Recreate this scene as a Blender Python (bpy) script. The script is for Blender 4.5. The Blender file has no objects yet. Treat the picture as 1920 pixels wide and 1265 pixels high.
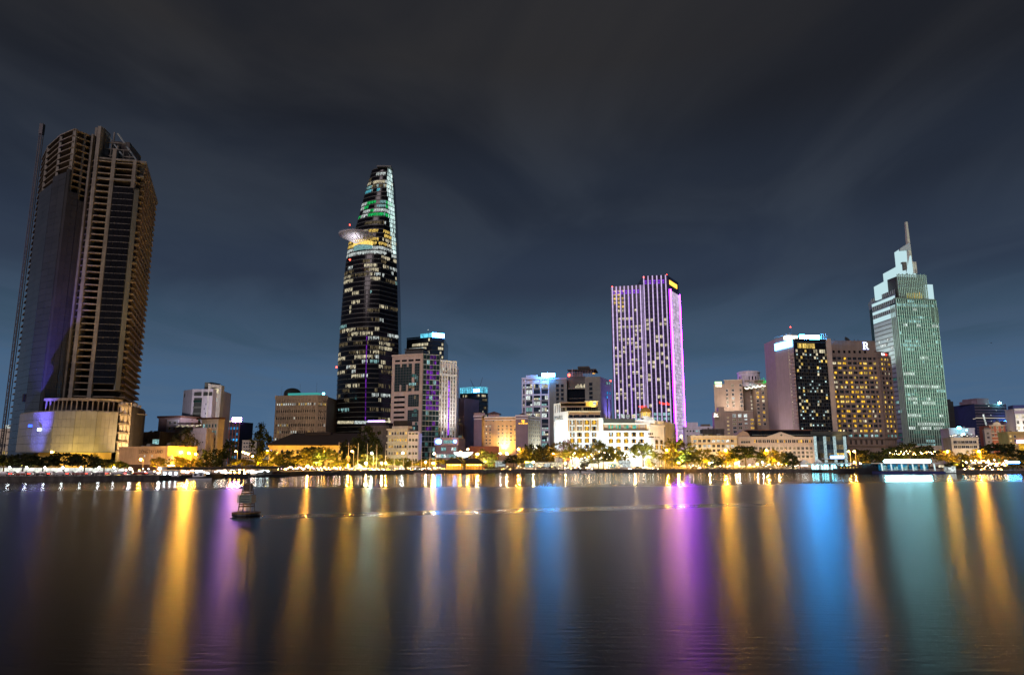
import bpy, bmesh, math, random
from mathutils import Vector, Matrix
SC = bpy.context.scene
COL = SC.collection
rad = math.radians
# ---------------------------------------------------------------- camera, sky, sun, exposure
FPX, CAMZ = 1300.0, 7.0                       # focal length in photo pixels (1920 wide), eye height over the water
PITCH = math.atan(228.0 / FPX)
cam_d = bpy.data.cameras.new("camera"); cam = bpy.data.objects.new("camera", cam_d); COL.objects.link(cam)
cam.location = (0, 0, CAMZ); cam.rotation_euler = (rad(90) + PITCH, 0, 0)
cam_d.sensor_width = 36.0; cam_d.lens = FPX / 1920.0 * 36.0
cam_d.clip_start = 0.5; cam_d.clip_end = 20000
SC.camera = cam

W = bpy.data.worlds.new("World"); SC.world = W; W.use_nodes = True
def build_sky():
    nt = W.node_tree; N = nt.nodes; L = nt.links; N.clear()
    out = N.new("ShaderNodeOutputWorld"); bg = N.new("ShaderNodeBackground")
    tc = N.new("ShaderNodeTexCoord"); sep = N.new("ShaderNodeSeparateXYZ"); L.new(tc.outputs["Generated"], sep.inputs[0])
    # height of the view direction -> glow of the city in the haze, fading upwards
    ramp = N.new("ShaderNodeValToRGB"); cr = ramp.color_ramp; cr.interpolation = 'EASE'
    stops = [(0.0, (.075, .150, .265)), (.11, (.062, .124, .222)), (.16, (.044, .083, .135)), (.25, (.0265, .040, .070)), (.36, (.0180, .0248, .0405)), (.48, (.0125, .0145, .0205)), (1.0, (.011, .0115, .014))]
    while len(cr.elements) < len(stops): cr.elements.new(.5)
    for e, (p, c) in zip(cr.elements, stops): e.position = p; e.color = (*c, 1)
    L.new(sep.outputs["Z"], ramp.inputs[0])
    # cloud deck: project the direction on a plane overhead, stretched along its drift
    mx = N.new("ShaderNodeMath"); mx.operation = 'MAXIMUM'; L.new(sep.outputs["Z"], mx.inputs[0]); mx.inputs[1].default_value = .06
    dx = N.new("ShaderNodeMath"); dx.operation = 'DIVIDE'; L.new(sep.outputs["X"], dx.inputs[0]); L.new(mx.outputs[0], dx.inputs[1])
    dy = N.new("ShaderNodeMath"); dy.operation = 'DIVIDE'; L.new(sep.outputs["Y"], dy.inputs[0]); L.new(mx.outputs[0], dy.inputs[1])
    cb = N.new("ShaderNodeCombineXYZ"); L.new(dx.outputs[0], cb.inputs[0]); L.new(dy.outputs[0], cb.inputs[1])
    mp = N.new("ShaderNodeMapping"); L.new(cb.outputs[0], mp.inputs[0]); mp.inputs["Scale"].default_value = (1.05, .50, 1); mp.inputs["Rotation"].default_value = (0, 0, rad(28)); mp.inputs["Location"].default_value = (3.1, 1.7, 0)
    n1 = N.new("ShaderNodeTexNoise"); n1.inputs["Scale"].default_value = 1.0; n1.inputs["Detail"].default_value = 5; n1.inputs["Roughness"].default_value = .5; n1.inputs["Distortion"].default_value = .8
    L.new(mp.outputs[0], n1.inputs["Vector"])
    cr2 = N.new("ShaderNodeValToRGB"); c2 = cr2.color_ramp; c2.interpolation = 'EASE'
    c2.elements[0].position = .36; c2.elements[0].color = (0, 0, 0, 1); c2.elements[1].position = .66; c2.elements[1].color = (1, 1, 1, 1)
    L.new(n1.outputs["Fac"], cr2.inputs[0])
    cc = N.new("ShaderNodeMix"); cc.data_type = 'RGBA'; cc.blend_type = 'MIX'
    # clouds carry the warm grey of the lamps below
    crc = N.new("ShaderNodeValToRGB"); e = crc.color_ramp; e.elements[0].position = .05; e.elements[0].color = (.080, .150, .255, 1); e.elements[1].position = .52; e.elements[1].color = (.0305, .0295, .0310, 1)
    m1 = e.elements.new(.25); m1.color = (.036, .053, .084, 1)
    L.new(sep.outputs["Z"], crc.inputs[0])
    f = N.new("ShaderNodeMath"); f.operation = 'MULTIPLY'; L.new(cr2.outputs[0], f.inputs[0]); f.inputs[1].default_value = .78
    L.new(f.outputs[0], cc.inputs[0]); L.new(ramp.outputs[0], cc.inputs[6]); L.new(crc.outputs[0], cc.inputs[7])
    L.new(cc.outputs[2], bg.inputs["Color"]); bg.inputs["Strength"].default_value = 1.0
    L.new(bg.outputs[0], out.inputs["Surface"])
build_sky()
sun_d = bpy.data.lights.new("city_moon_glow", 'SUN'); sun_d.energy = 1.5; sun_d.angle = rad(25); sun_d.color = (1.0, .82, .86)
sun = bpy.data.objects.new("city_moon_glow", sun_d); COL.objects.link(sun)
sun.rotation_euler = (rad(62), 0, rad(-28))   # from behind the camera's left shoulder

vs = SC.view_settings; vs.view_transform = 'Standard'; vs.look = 'None'; vs.exposure = 0.0; vs.gamma = 1.0
SC.render.engine = 'CYCLES'
cy = SC.cycles; cy.use_denoising = True
try: cy.denoiser = 'OPENIMAGEDENOISE'
except Exception: pass
cy.max_bounces = 5; cy.diffuse_bounces = 2; cy.glossy_bounces = 3; cy.transmission_bounces = 2; cy.transparent_max_bounces = 4
cy.sample_clamp_indirect = 6.0; cy.caustics_reflective = False; cy.caustics_refractive = False
try: cy.use_light_tree = True
except Exception: pass

# ---------------------------------------------------------------- from a photo pixel and a distance to a place
CT, ST = math.cos(PITCH), math.sin(PITCH)
def P(px, py, Y):
    u, v = (px - 960.0) / FPX, (632.5 - py) / FPX
    d = (u, CT - v * ST, ST + v * CT); t = Y / d[1]
    return Vector((d[0] * t, Y, CAMZ + d[2] * t))
def X(px, Y, py=850): return P(px, py, Y).x
def Z(px, py, Y): return P(px, py, Y).z
GZ = 1.5                                       # street level over the water

# ---------------------------------------------------------------- materials
MATS = {}
def nodes(name):
    m = bpy.data.materials.new(name); m.use_nodes = True; nt = m.node_tree; nt.nodes.clear(); MATS[name] = m
    return m, nt.nodes, nt.links
def surf(name, col, rough=.75, metal=0.0, spec=.4, var=.25, scale=.25, streak=0.0, bump=0.0, joint=None, jcol=.55):
    """Principled with a two-scale grain, run-down streaks and optional panel joints (w, h in metres)."""
    m, N, L = nodes(name)
    out = N.new("ShaderNodeOutputMaterial"); b = N.new("ShaderNodeBsdfPrincipled"); L.new(b.outputs[0], out.inputs[0])
    b.inputs["Roughness"].default_value = rough; b.inputs["Metallic"].default_value = metal; b.inputs["Specular IOR Level"].default_value = spec
    g = N.new("ShaderNodeNewGeometry")
    n = N.new("ShaderNodeTexNoise"); n.inputs["Scale"].default_value = scale; n.inputs["Detail"].default_value = 6; n.inputs["Roughness"].default_value = .65
    L.new(g.outputs["Position"], n.inputs["Vector"])
    mr = N.new("ShaderNodeMapRange"); mr.inputs[1].default_value = .3; mr.inputs[2].default_value = .7; mr.inputs[3].default_value = 1 - var; mr.inputs[4].default_value = 1 + var * .6
    L.new(n.outputs["Fac"], mr.inputs[0]); fac = mr.outputs[0]
    oi = N.new("ShaderNodeObjectInfo")
    orr = N.new("ShaderNodeMapRange"); orr.inputs[3].default_value = 1 - var * .45; orr.inputs[4].default_value = 1 + var * .3; L.new(oi.outputs["Random"], orr.inputs[0])
    mm = N.new("ShaderNodeMath"); mm.operation = 'MULTIPLY'; L.new(fac, mm.inputs[0]); L.new(orr.outputs[0], mm.inputs[1]); fac = mm.outputs[0]
    if streak:
        mp = N.new("ShaderNodeMapping"); L.new(g.outputs["Position"], mp.inputs[0]); mp.inputs["Scale"].default_value = (.9, .9, .05)
        n2 = N.new("ShaderNodeTexNoise"); n2.inputs["Scale"].default_value = 1.0; n2.inputs["Detail"].default_value = 4; L.new(mp.outputs[0], n2.inputs["Vector"])
        r2 = N.new("ShaderNodeMapRange"); r2.inputs[1].default_value = .35; r2.inputs[2].default_value = .65; r2.inputs[3].default_value = 1 - streak; r2.inputs[4].default_value = 1 + streak * .3
        L.new(n2.outputs["Fac"], r2.inputs[0]); m2 = N.new("ShaderNodeMath"); m2.operation = 'MULTIPLY'; L.new(fac, m2.inputs[0]); L.new(r2.outputs[0], m2.inputs[1]); fac = m2.outputs[0]
    c = N.new("ShaderNodeMix"); c.data_type = 'RGBA'; c.blend_type = 'MULTIPLY'; c.inputs[0].default_value = 1; c.inputs[6].default_value = (*col, 1)
    L.new(fac, c.inputs[7]); L.new(c.outputs[2], b.inputs["Base Color"])
    if bump:
        bp = N.new("ShaderNodeBump"); bp.inputs["Strength"].default_value = bump; bp.inputs["Distance"].default_value = .05; L.new(n.outputs["Fac"], bp.inputs["Height"]); L.new(bp.outputs[0], b.inputs["Normal"])
    return m
def glow(name, col, s, var=.6, tex=.0, scale=1.2, sampled=False):
    """A lit thing: emission that differs from pane to pane and carries curtains and furniture as grain."""
    m, N, L = nodes(name)
    out = N.new("ShaderNodeOutputMaterial"); e = N.new("ShaderNodeEmission"); L.new(e.outputs[0], out.inputs[0])
    e.inputs["Color"].default_value = (*col, 1)
    g = N.new("ShaderNodeNewGeometry"); oi = N.new("ShaderNodeObjectInfo")
    a = N.new("ShaderNodeMath"); a.operation = 'ADD'; L.new(g.outputs["Random Per Island"], a.inputs[0]); L.new(oi.outputs["Random"], a.inputs[1])
    fr = N.new("ShaderNodeMath"); fr.operation = 'FRACT'; L.new(a.outputs[0], fr.inputs[0])
    mr = N.new("ShaderNodeMapRange"); mr.inputs[3].default_value = s * (1 - var); mr.inputs[4].default_value = s * (1 + var); L.new(fr.outputs[0], mr.inputs[0])
    val = mr.outputs[0]
    if tex:
        n = N.new("ShaderNodeTexNoise"); n.inputs["Scale"].default_value = scale; n.inputs["Detail"].default_value = 2; L.new(g.outputs["Position"], n.inputs["Vector"])
        r = N.new("ShaderNodeMapRange"); r.inputs[1].default_value = .38; r.inputs[2].default_value = .6; r.inputs[3].default_value = 1 - tex; r.inputs[4].default_value = 1.1; L.new(n.outputs["Fac"], r.inputs[0])
        mu = N.new("ShaderNodeMath"); mu.operation = 'MULTIPLY'; L.new(val, mu.inputs[0]); L.new(r.outputs[0], mu.inputs[1]); val = mu.outputs[0]
    e.inputs["Strength"].default_value = s
    if not sampled: L.new(val, e.inputs["Strength"])   # lamps and big signs keep one strength, so that light sampling knows it
    try: m.cycles.emission_sampling = 'FRONT' if sampled else 'NONE'
    except Exception: pass
    return m
def glass(name, col=(.012, .014, .018), rough=.12, spec=.6, var=.3):
    return surf(name, col, rough, 0, spec, var, .08)

surf("concrete", (.20, .178, .145), .85, var=.35, streak=.35, bump=.2)
surf("concrete_dark", (.10, .085, .075), .9, var=.4, streak=.3)
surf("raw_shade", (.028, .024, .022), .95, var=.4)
surf("warm_slab", (.245, .20, .145), .85, var=.35, streak=.25)
surf("beige_stone", (.40, .33, .30), .7, var=.12, streak=.12)
surf("pink_stone", (.32, .245, .25), .7, var=.10, streak=.10)
surf("brown_stone", (.22, .165, .145), .75, var=.18, streak=.15)
surf("hotel_brown", (.20, .155, .130), .75, var=.15, streak=.12)
surf("white_plaster", (.74, .74, .73), .7, var=.10, streak=.14)
surf("lilac_white", (.64, .58, .66), .7, var=.12, streak=.15)
surf("cream_plaster", (.56, .48, .36), .75, var=.16, streak=.18)
surf("tan_plaster", (.36, .27, .21), .75, var=.14, streak=.14)
surf("ochre_plaster", (.58, .40, .13), .75, var=.15, streak=.15)
surf("pinkish_plaster", (.34, .24, .26), .75, var=.15, streak=.12)
surf("mauve_wall", (.20, .145, .20), .75, var=.15, streak=.1)
surf("orange_plaster", (.46, .30, .16), .8, var=.2, streak=.2)
surf("brick_red", (.34, .11, .055), .8, var=.2)
surf("dark_roof", (.016, .011, .009), .85, var=.3)
surf("red_roof", (.10, .045, .035), .85, var=.3)
surf("grey_panel", (.15, .155, .14), .5, var=.12)
surf("dark_panel", (.055, .058, .055), .5, var=.2)
surf("lilac_panel", (.26, .22, .30), .5, var=.12)
surf("green_fin", (.30, .40, .33), .45, var=.12)
surf("pale_panel", (.30, .34, .335), .5, var=.10)
surf("steel", (.22, .20, .17), .5, .3, var=.2)
surf("dark_steel", (.045, .040, .036), .6, .2, var=.3)
surf("white_steel", (.70, .70, .70), .45, var=.08)
surf("dish_grey", (.36, .34, .36), .5, var=.08)
surf("black_hull", (.018, .018, .020), .5, var=.3)
surf("white_hull", (.6, .6, .6), .4, var=.12)
surf("thatch", (.035, .025, .015), .95, var=.4, scale=1.5)
surf("tarp", (.075, .066, .060), .8, var=.3)
surf("asphalt", (.05, .05, .052), .8, var=.3, scale=.5)
surf("paving", (.28, .25, .22), .85, var=.25, scale=.6)
surf("quay_stone", (.09, .08, .07), .9, var=.4, scale=.5, streak=.4, bump=.4)
surf("earth", (.06, .05, .045), .95, var=.4, scale=.02)
surf("sheeting", (.74, .72, .66), .7, var=.12)
surf("blue_net", (.030, .040, .15), .8, var=.25)
surf("blue_dark", (.028, .032, .060), .7, var=.25)
surf("bark", (.06, .045, .032), .95, var=.4, scale=2)
surf("buoy_green", (.085, .115, .085), .5, var=.2, scale=2)
surf("buoy_yellow", (.17, .10, .03), .6, var=.3, scale=2)
surf("cloth_dark", (.02, .018, .018), .9, var=.5)
surf("skin", (.30, .18, .12), .6)
surf("car_dark", (.03, .03, .035), .3, .2, .6)
surf("car_pale", (.45, .45, .46), .3, .2, .6)
surf("car_red", (.30, .03, .02), .3, .2, .6)
surf("rubber", (.015, .015, .015), .8)
surf("letter_dark", (.03, .04, .045), .6)
surf("letter_brown", (.05, .025, .012), .6)
surf("awning_gold", (.45, .25, .05), .7, var=.2)
surf("pole_pale", (.50, .42, .34), .5)
surf("frame_pale", (.50, .46, .42), .6)
surf("frame_dark", (.05, .05, .055), .5)
surf("frame_white", (.72, .70, .66), .6)
glass("dark_glass"); glass("black_glass", (.006, .006, .008), .12, .18); glass("teal_glass", (.014, .030, .030), .15, .6); glass("blue_glass", (.02, .03, .05), .12, .6)
glass("grey_glass", (.040, .038, .036), .25, .45, .2); surf("podium_panel", (.22, .205, .165), .45, var=.16); glass("violet_glass", (.035, .022, .055), .2, .5)
glow("lit_warm", (1.0, .68, .16), .95, .5, .55); glow("lit_gold", (1.0, .56, .05), 1.0, .5, .6, .9); glow("lit_pale", (.98, .86, .58), .75, .55, .6)
glow("lit_white", (.86, .95, .92), .8, .5, .6); glow("lit_cool", (.42, .80, .80), .62, .55, .6); glow("lit_cyan", (.15, .70, .85), .8, .5, .5)
glow("lit_dim", (.9, .7, .4), .14, .9, .5); glow("lit_green", (.02, .62, .14), .85, .3, .3); glow("lit_purple", (.23, .03, .55), .55, .8, .7, .5); glow("lit_teal_dim", (.15, .45, .42), .22, .8, .6)
glow("lit_amber_bright", (1.0, .5, .06), 2.2, .4, .3)
# ---------------------------------------------------------------- mesh kit
class MB:
    def __init__(s): s.v = []; s.f = []; s.m = []; s.ms = []
    def mi(s, mat):
        if mat not in s.ms: s.ms.append(mat)
        return s.ms.index(mat)
    def poly(s, pts, mat):
        i = len(s.v); s.v += [tuple(p) for p in pts]; s.f.append(tuple(range(i, i + len(pts)))); s.m.append(s.mi(mat))
    def mesh(s, verts, faces, mat):
        i = len(s.v); k = s.mi(mat); s.v += [tuple(p) for p in verts]
        for f in faces: s.f.append(tuple(i + a for a in f)); s.m.append(k)
    def prism(s, poly, z0, z1, mat, top=None, bottom=True):
        n = len(poly); i = len(s.v); k = s.mi(mat)
        s.v += [(p[0], p[1], z0) for p in poly] + [(p[0], p[1], z1) for p in poly]
        for a in range(n):
            b = (a + 1) % n; s.f.append((i + a, i + b, i + n + b, i + n + a)); s.m.append(k)
        s.f.append(tuple(i + n + a for a in range(n))); s.m.append(s.mi(top) if top else k)
        if bottom: s.f.append(tuple(i + a for a in reversed(range(n)))); s.m.append(k)
    def hexa(s, p, mat):                       # eight corners: bottom four, top four
        s.mesh(p, [(3, 2, 1, 0), (4, 5, 6, 7), (0, 1, 5, 4), (1, 2, 6, 5), (2, 3, 7, 6), (3, 0, 4, 7)], mat)
    def box(s, x0, x1, y0, y1, z0, z1, mat):
        s.hexa([(x0, y0, z0), (x1, y0, z0), (x1, y1, z0), (x0, y1, z0), (x0, y0, z1), (x1, y0, z1), (x1, y1, z1), (x0, y1, z1)], mat)
    def tube(s, a, b, r0, r1, mat, n=6, cap=True):
        a, b = Vector(a), Vector(b); d = (b - a)
        if d.length < 1e-6: return
        d.normalize(); u = d.orthogonal().normalized(); w = d.cross(u)
        i = len(s.v); k = s.mi(mat)
        for c, r in ((a, r0), (b, r1)):
            for j in range(n):
                t = 2 * math.pi * j / n; s.v.append(tuple(c + (u * math.cos(t) + w * math.sin(t)) * r))
        for j in range(n):
            q = (j + 1) % n; s.f.append((i + j, i + q, i + n + q, i + n + j)); s.m.append(k)
        if cap:
            s.f.append(tuple(i + n + j for j in range(n))); s.m.append(k); s.f.append(tuple(i + j for j in reversed(range(n)))); s.m.append(k)
    def lathe(s, prof, mat, c=(0, 0, 0), n=16):
        i = len(s.v); k = s.mi(mat)
        for r, z in prof:
            for j in range(n):
                t = 2 * math.pi * j / n; s.v.append((c[0] + r * math.cos(t), c[1] + r * math.sin(t), c[2] + z))
        for a in range(len(prof) - 1):
            for j in range(n):
                q = (j + 1) % n; s.f.append((i + a * n + j, i + a * n + q, i + (a + 1) * n + q, i + (a + 1) * n + j)); s.m.append(k)
        s.f.append(tuple(i + (len(prof) - 1) * n + j for j in range(n))); s.m.append(k); s.f.append(tuple(i + j for j in reversed(range(n)))); s.m.append(k)
    def fbox(s, F, s0, s1, z0, z1, d0, d1, mat):   # box on a facade: along, height, out
        p = [F.pt(s0, d1, z0), F.pt(s1, d1, z0), F.pt(s1, d0, z0), F.pt(s0, d0, z0), F.pt(s0, d1, z1), F.pt(s1, d1, z1), F.pt(s1, d0, z1), F.pt(s0, d0, z1)]
        s.hexa(p, mat)
    def data(s, name, off=(0, 0, 0), smooth=False):
        me = bpy.data.meshes.new(name)
        me.from_pydata([(a - off[0], b - off[1], c - off[2]) for a, b, c in s.v], [], s.f)
        for m in s.ms: me.materials.append(MATS[m])
        me.polygons.foreach_set("material_index", s.m)
        if smooth: me.polygons.foreach_set("use_smooth", [True] * len(s.f))
        me.update(); return me
    def build(s, name, parent=None, smooth=False, stuff=False):
        """one mesh object; vertices are given in place, the thing's own origin is taken off"""
        off = org(parent) if parent else (0, 0, 0)
        o = bpy.data.objects.new(name, s.data(name, off, smooth)); COL.objects.link(o)
        if parent: o.parent = parent
        if stuff: o["kind"] = "stuff"
        return o
def org(o):
    v = Vector(o.location)
    while o.parent: o = o.parent; v = v + o.location
    return tuple(v)
class Face:
    """A vertical facade from A to B (as seen, left to right), outward normal towards the viewer."""
    def __init__(s, A, B):
        s.A = Vector((A[0], A[1], 0)); s.B = Vector((B[0], B[1], 0)); d = s.B - s.A; s.len = d.length; s.u = d / s.len; s.n = Vector((s.u.y, -s.u.x, 0)); s.ang = math.atan2(s.u.y, s.u.x)
    def pt(s, a, d, z): p = s.A + s.u * a + s.n * d; return Vector((p.x, p.y, z))
    def at(s, px, py=850):                     # distance along the facade where a photo column crosses it
        lo, hi = -s.len, 2 * s.len
        for _ in range(40):
            m = (lo + hi) / 2; p = s.pt(m, 0, 0)
            if X(px, p.y, py) > p.x: lo = m
            else: hi = m
        return lo
    def zt(s, px, py):                         # height on the facade at a photo pixel
        a = s.at(px, py); return Z(px, py, s.pt(a, 0, 0).y)
def FC(px0, Y0, px1, Y1, py=850): return Face((X(px0, Y0, py), Y0), (X(px1, Y1, py), Y1))
def thing(name, label, cat, loc=(0, 0, 0), group=None, rz=0):
    o = bpy.data.objects.new(name, None); COL.objects.link(o); o.location = loc; o.rotation_euler = (0, 0, rz)
    o["label"] = label; o["category"] = cat
    if group: o["group"] = group
    if len(label.split()) > 16: print("LONG", len(label.split()), name, label)
    o.empty_display_size = 1; return o
def struct(name, mb, smooth=False, kind="structure"):
    o = mb.build(name, None, smooth); o["kind"] = kind; return o
def part(name, me, parent, loc=None, rz=0):    # loc in world coordinates
    o = bpy.data.objects.new(name, me); COL.objects.link(o); o.parent = parent
    if loc is not None:
        q = org(parent)
        o.location = (loc[0] - q[0], loc[1] - q[1], loc[2] - q[2])
    o.rotation_euler = (0, 0, rz); return o
CACHE = {}
def box_me(w, h, d, mat, name="block"):
    k = ("b", round(w, 3), round(h, 3), round(d, 3), mat)
    if k not in CACHE:
        m = MB(); m.box(0, w, -d, 0, 0, h, mat); CACHE[k] = m.data(name)
    return CACHE[k]
def win_me(w, h, frame, pane, bars=1, fw=None, sill=True, deep=.12):
    """a framed window: raised frame ring, sill, glazing bars, pane set back inside the ring"""
    k = ("w", round(w, 3), round(h, 3), frame, pane, bars, sill, deep)
    if k in CACHE: return CACHE[k]
    m = MB(); f = fw or min(.14, w * .09)
    m.box(-w / 2, -w / 2 + f, -deep, 0, 0, h, frame); m.box(w / 2 - f, w / 2, -deep, 0, 0, h, frame)
    m.box(-w / 2 + f, w / 2 - f, -deep, 0, h - f, h, frame); m.box(-w / 2 + f, w / 2 - f, -deep, 0, 0, f, frame)
    for i in range(bars):
        x = -w / 2 + w * (i + 1) / (bars + 1); m.box(x - f / 3, x + f / 3, -deep * .8, 0, f, h - f, frame)
    if sill: m.box(-w / 2 - .1, w / 2 + .1, -deep - .15, 0, -.18, -.003, frame)
    m.poly([(-w / 2 + f, -.04, f), (w / 2 - f, -.04, f), (w / 2 - f, -.04, h - f), (-w / 2 + f, -.04, h - f)], pane)
    CACHE[k] = m.data("window"); return CACHE[k]
def fpart(name, F, root, me, s, z, d=0.0):
    p = F.pt(s, d, z); return part(name, me, root, p, F.ang)
def windows(F, root, ss, zs, w, h, frame, pick, bars=1, sill=True, name="window", deep=.12, d=.02):
    n = 0
    for j, z in enumerate(zs):
        for i, s in enumerate(ss):
            pane = pick(i, j)
            if pane is None: continue
            fpart(name, F, root, win_me(w, h, frame, pane, bars, None, sill, deep), s, z, d); n += 1
    return n
def lin(a, b, n): return [a + (b - a) * (i + .5) / n for i in range(n)]
def chooser(seed, weights):
    r = random.Random(seed); ks = list(weights); ws = [weights[k] for k in ks]
    return lambda i, j: (lambda c: None if c == "none" else c)(r.choices(ks, ws)[0])
def run_me(w, h, pane, n, frame="frame_dark"):
    """a run of lit office panes on one floor, split by mullions"""
    k = ("r", round(w, 2), round(h, 2), pane, n, frame)
    if k in CACHE: return CACHE[k]
    m = MB()
    for i in range(n):
        a, b = w * i / n, w * (i + 1) / n
        m.poly([(a + .08, -.05, .1), (b - .08, -.05, .1), (b - .08, -.05, h - .1), (a + .08, -.05, h - .1)], pane)
    for i in range(n + 1): m.box(w * i / n - .07, w * i / n + .07, -.14, 0, 0, h, frame)
    m.box(.07, w - .07, -.12, 0, h - .1, h, frame); m.box(.07, w - .07, -.12, 0, 0, .1, frame)
    CACHE[k] = m.data("window_run"); return CACHE[k]
def runs(F, root, s0, s1, z0, z1, floors, pane_w, h, weights, seed, density, maxn=300, mean=5, d=.03, name="window"):
    r = random.Random(seed); ks = list(weights); ws = [weights[k] for k in ks]; cnt = 0
    fh = (z1 - z0) / floors
    for j in range(floors):
        dens = density(j / floors) if callable(density) else density
        z = z0 + j * fh; s = s0 + pane_w * r.randint(0, 3)
        while s < s1 - pane_w:
            n = max(1, min(int(r.expovariate(1 / mean)) + 1, int((s1 - s) / pane_w), 9))
            if r.random() < dens and cnt < maxn:
                fpart(name, F, root, run_me(pane_w * n, h, r.choices(ks, ws)[0], n), s, z + (fh - h) * .5, d); cnt += 1
            s += pane_w * n
    return cnt
def rows(F, root, name, s0, s1, zs, h, d, mat, d0=.0):      # horizontal pieces, one object per floor, shared mesh
    me = box_me(s1 - s0, h, d, mat, name)
    for z in zs: fpart(name, F, root, me, s0, z, d0)
def cols(F, root, name, ss, w, z0, z1, d, mat, d0=.0):      # vertical pieces
    me = box_me(w, z1 - z0, d, mat, name)
    for s in ss: fpart(name, F, root, me, s - w / 2, z0, d0)
def lamp_me(r, mat):
    k = ("l", r, mat)
    if k not in CACHE:
        bm = bmesh.new(); bmesh.ops.create_icosphere(bm, subdivisions=1, radius=r); me = bpy.data.meshes.new("bulb"); bm.to_mesh(me); bm.free(); me.materials.append(MATS[mat]); CACHE[k] = me
    return CACHE[k]
def mirror_back(poly_pts, depth):              # closes a footprint behind its visible front points
    return poly_pts
def quad_foot(F, depth): return [F.pt(0, 0, 0), F.pt(F.len, 0, 0), F.pt(F.len, -depth, 0), F.pt(0, -depth, 0)]
def spot(name, loc, target, power, col, size=100, blend=.6, r=.4, parent=None):
    d = bpy.data.lights.new(name, 'SPOT'); d.energy = power * LAMP_GAIN; d.color = col; d.spot_size = rad(size); d.spot_blend = blend; d.shadow_soft_size = r
    o = bpy.data.objects.new(name, d); COL.objects.link(o)
    o.location = loc; o.rotation_euler = (Vector(target) - Vector(loc)).to_track_quat('-Z', 'Y').to_euler(); return o
LAMP_GAIN = 5.0
def flood(loc, target, power, col, size=100, blend=.6, what="floodlight"):
    """a floodlight fixture on the ground or a ledge: housing, bracket and its lamp"""
    t = thing("floodlight", what, "floodlight", loc, "floodlights at the feet of the lit facades")
    m = MB(); x, y, z = loc; m.box(x - .35, x + .35, y - .25, y + .25, z - .45, z - .12, "dark_steel"); m.build("housing", t)
    m = MB(); m.box(x - .42, x - .36, y - .05, y + .05, z - .7, z - .1, "dark_steel"); m.box(x + .36, x + .42, y - .05, y + .05, z - .7, z - .1, "dark_steel"); m.build("bracket", t)
    spot("flood_beam", loc, target, power, col, size, blend); return t
# ---------------------------------------------------------------- the river, the banks, the streets
BANK_PX = [(0, 224), (150, 230), (300, 241), (400, 262), (480, 290), (560, 315), (640, 336), (780, 358), (950, 376), (1120, 386), (1300, 392), (1450, 386), (1570, 376), (1700, 356), (1920, 348)]
BANK = [(X(px, Y, 885), Y) for px, Y in BANK_PX]
BANK = [(-1500, 190), (-420, 212)] + BANK + [(480, 340), (1500, 330)]
def bank_y(x):
    for (a, ya), (b, yb) in zip(BANK, BANK[1:]):
        if a <= x <= b: return ya + (yb - ya) * (x - a) / (b - a)
    return BANK[-1][1]
def bank_off(d): return [(x, y + d) for x, y in BANK]
def strip(m, d0, d1, z, mat, zb=None):
    a, b = bank_off(d0), bank_off(d1)
    for i in range(len(a) - 1):
        m.poly([(*a[i], z), (*a[i + 1], z), (*b[i + 1], z), (*b[i], z)], mat)
        if zb is not None: m.poly([(*a[i], zb), (*a[i + 1], zb), (*a[i + 1], z), (*a[i], z)], mat)
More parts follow.
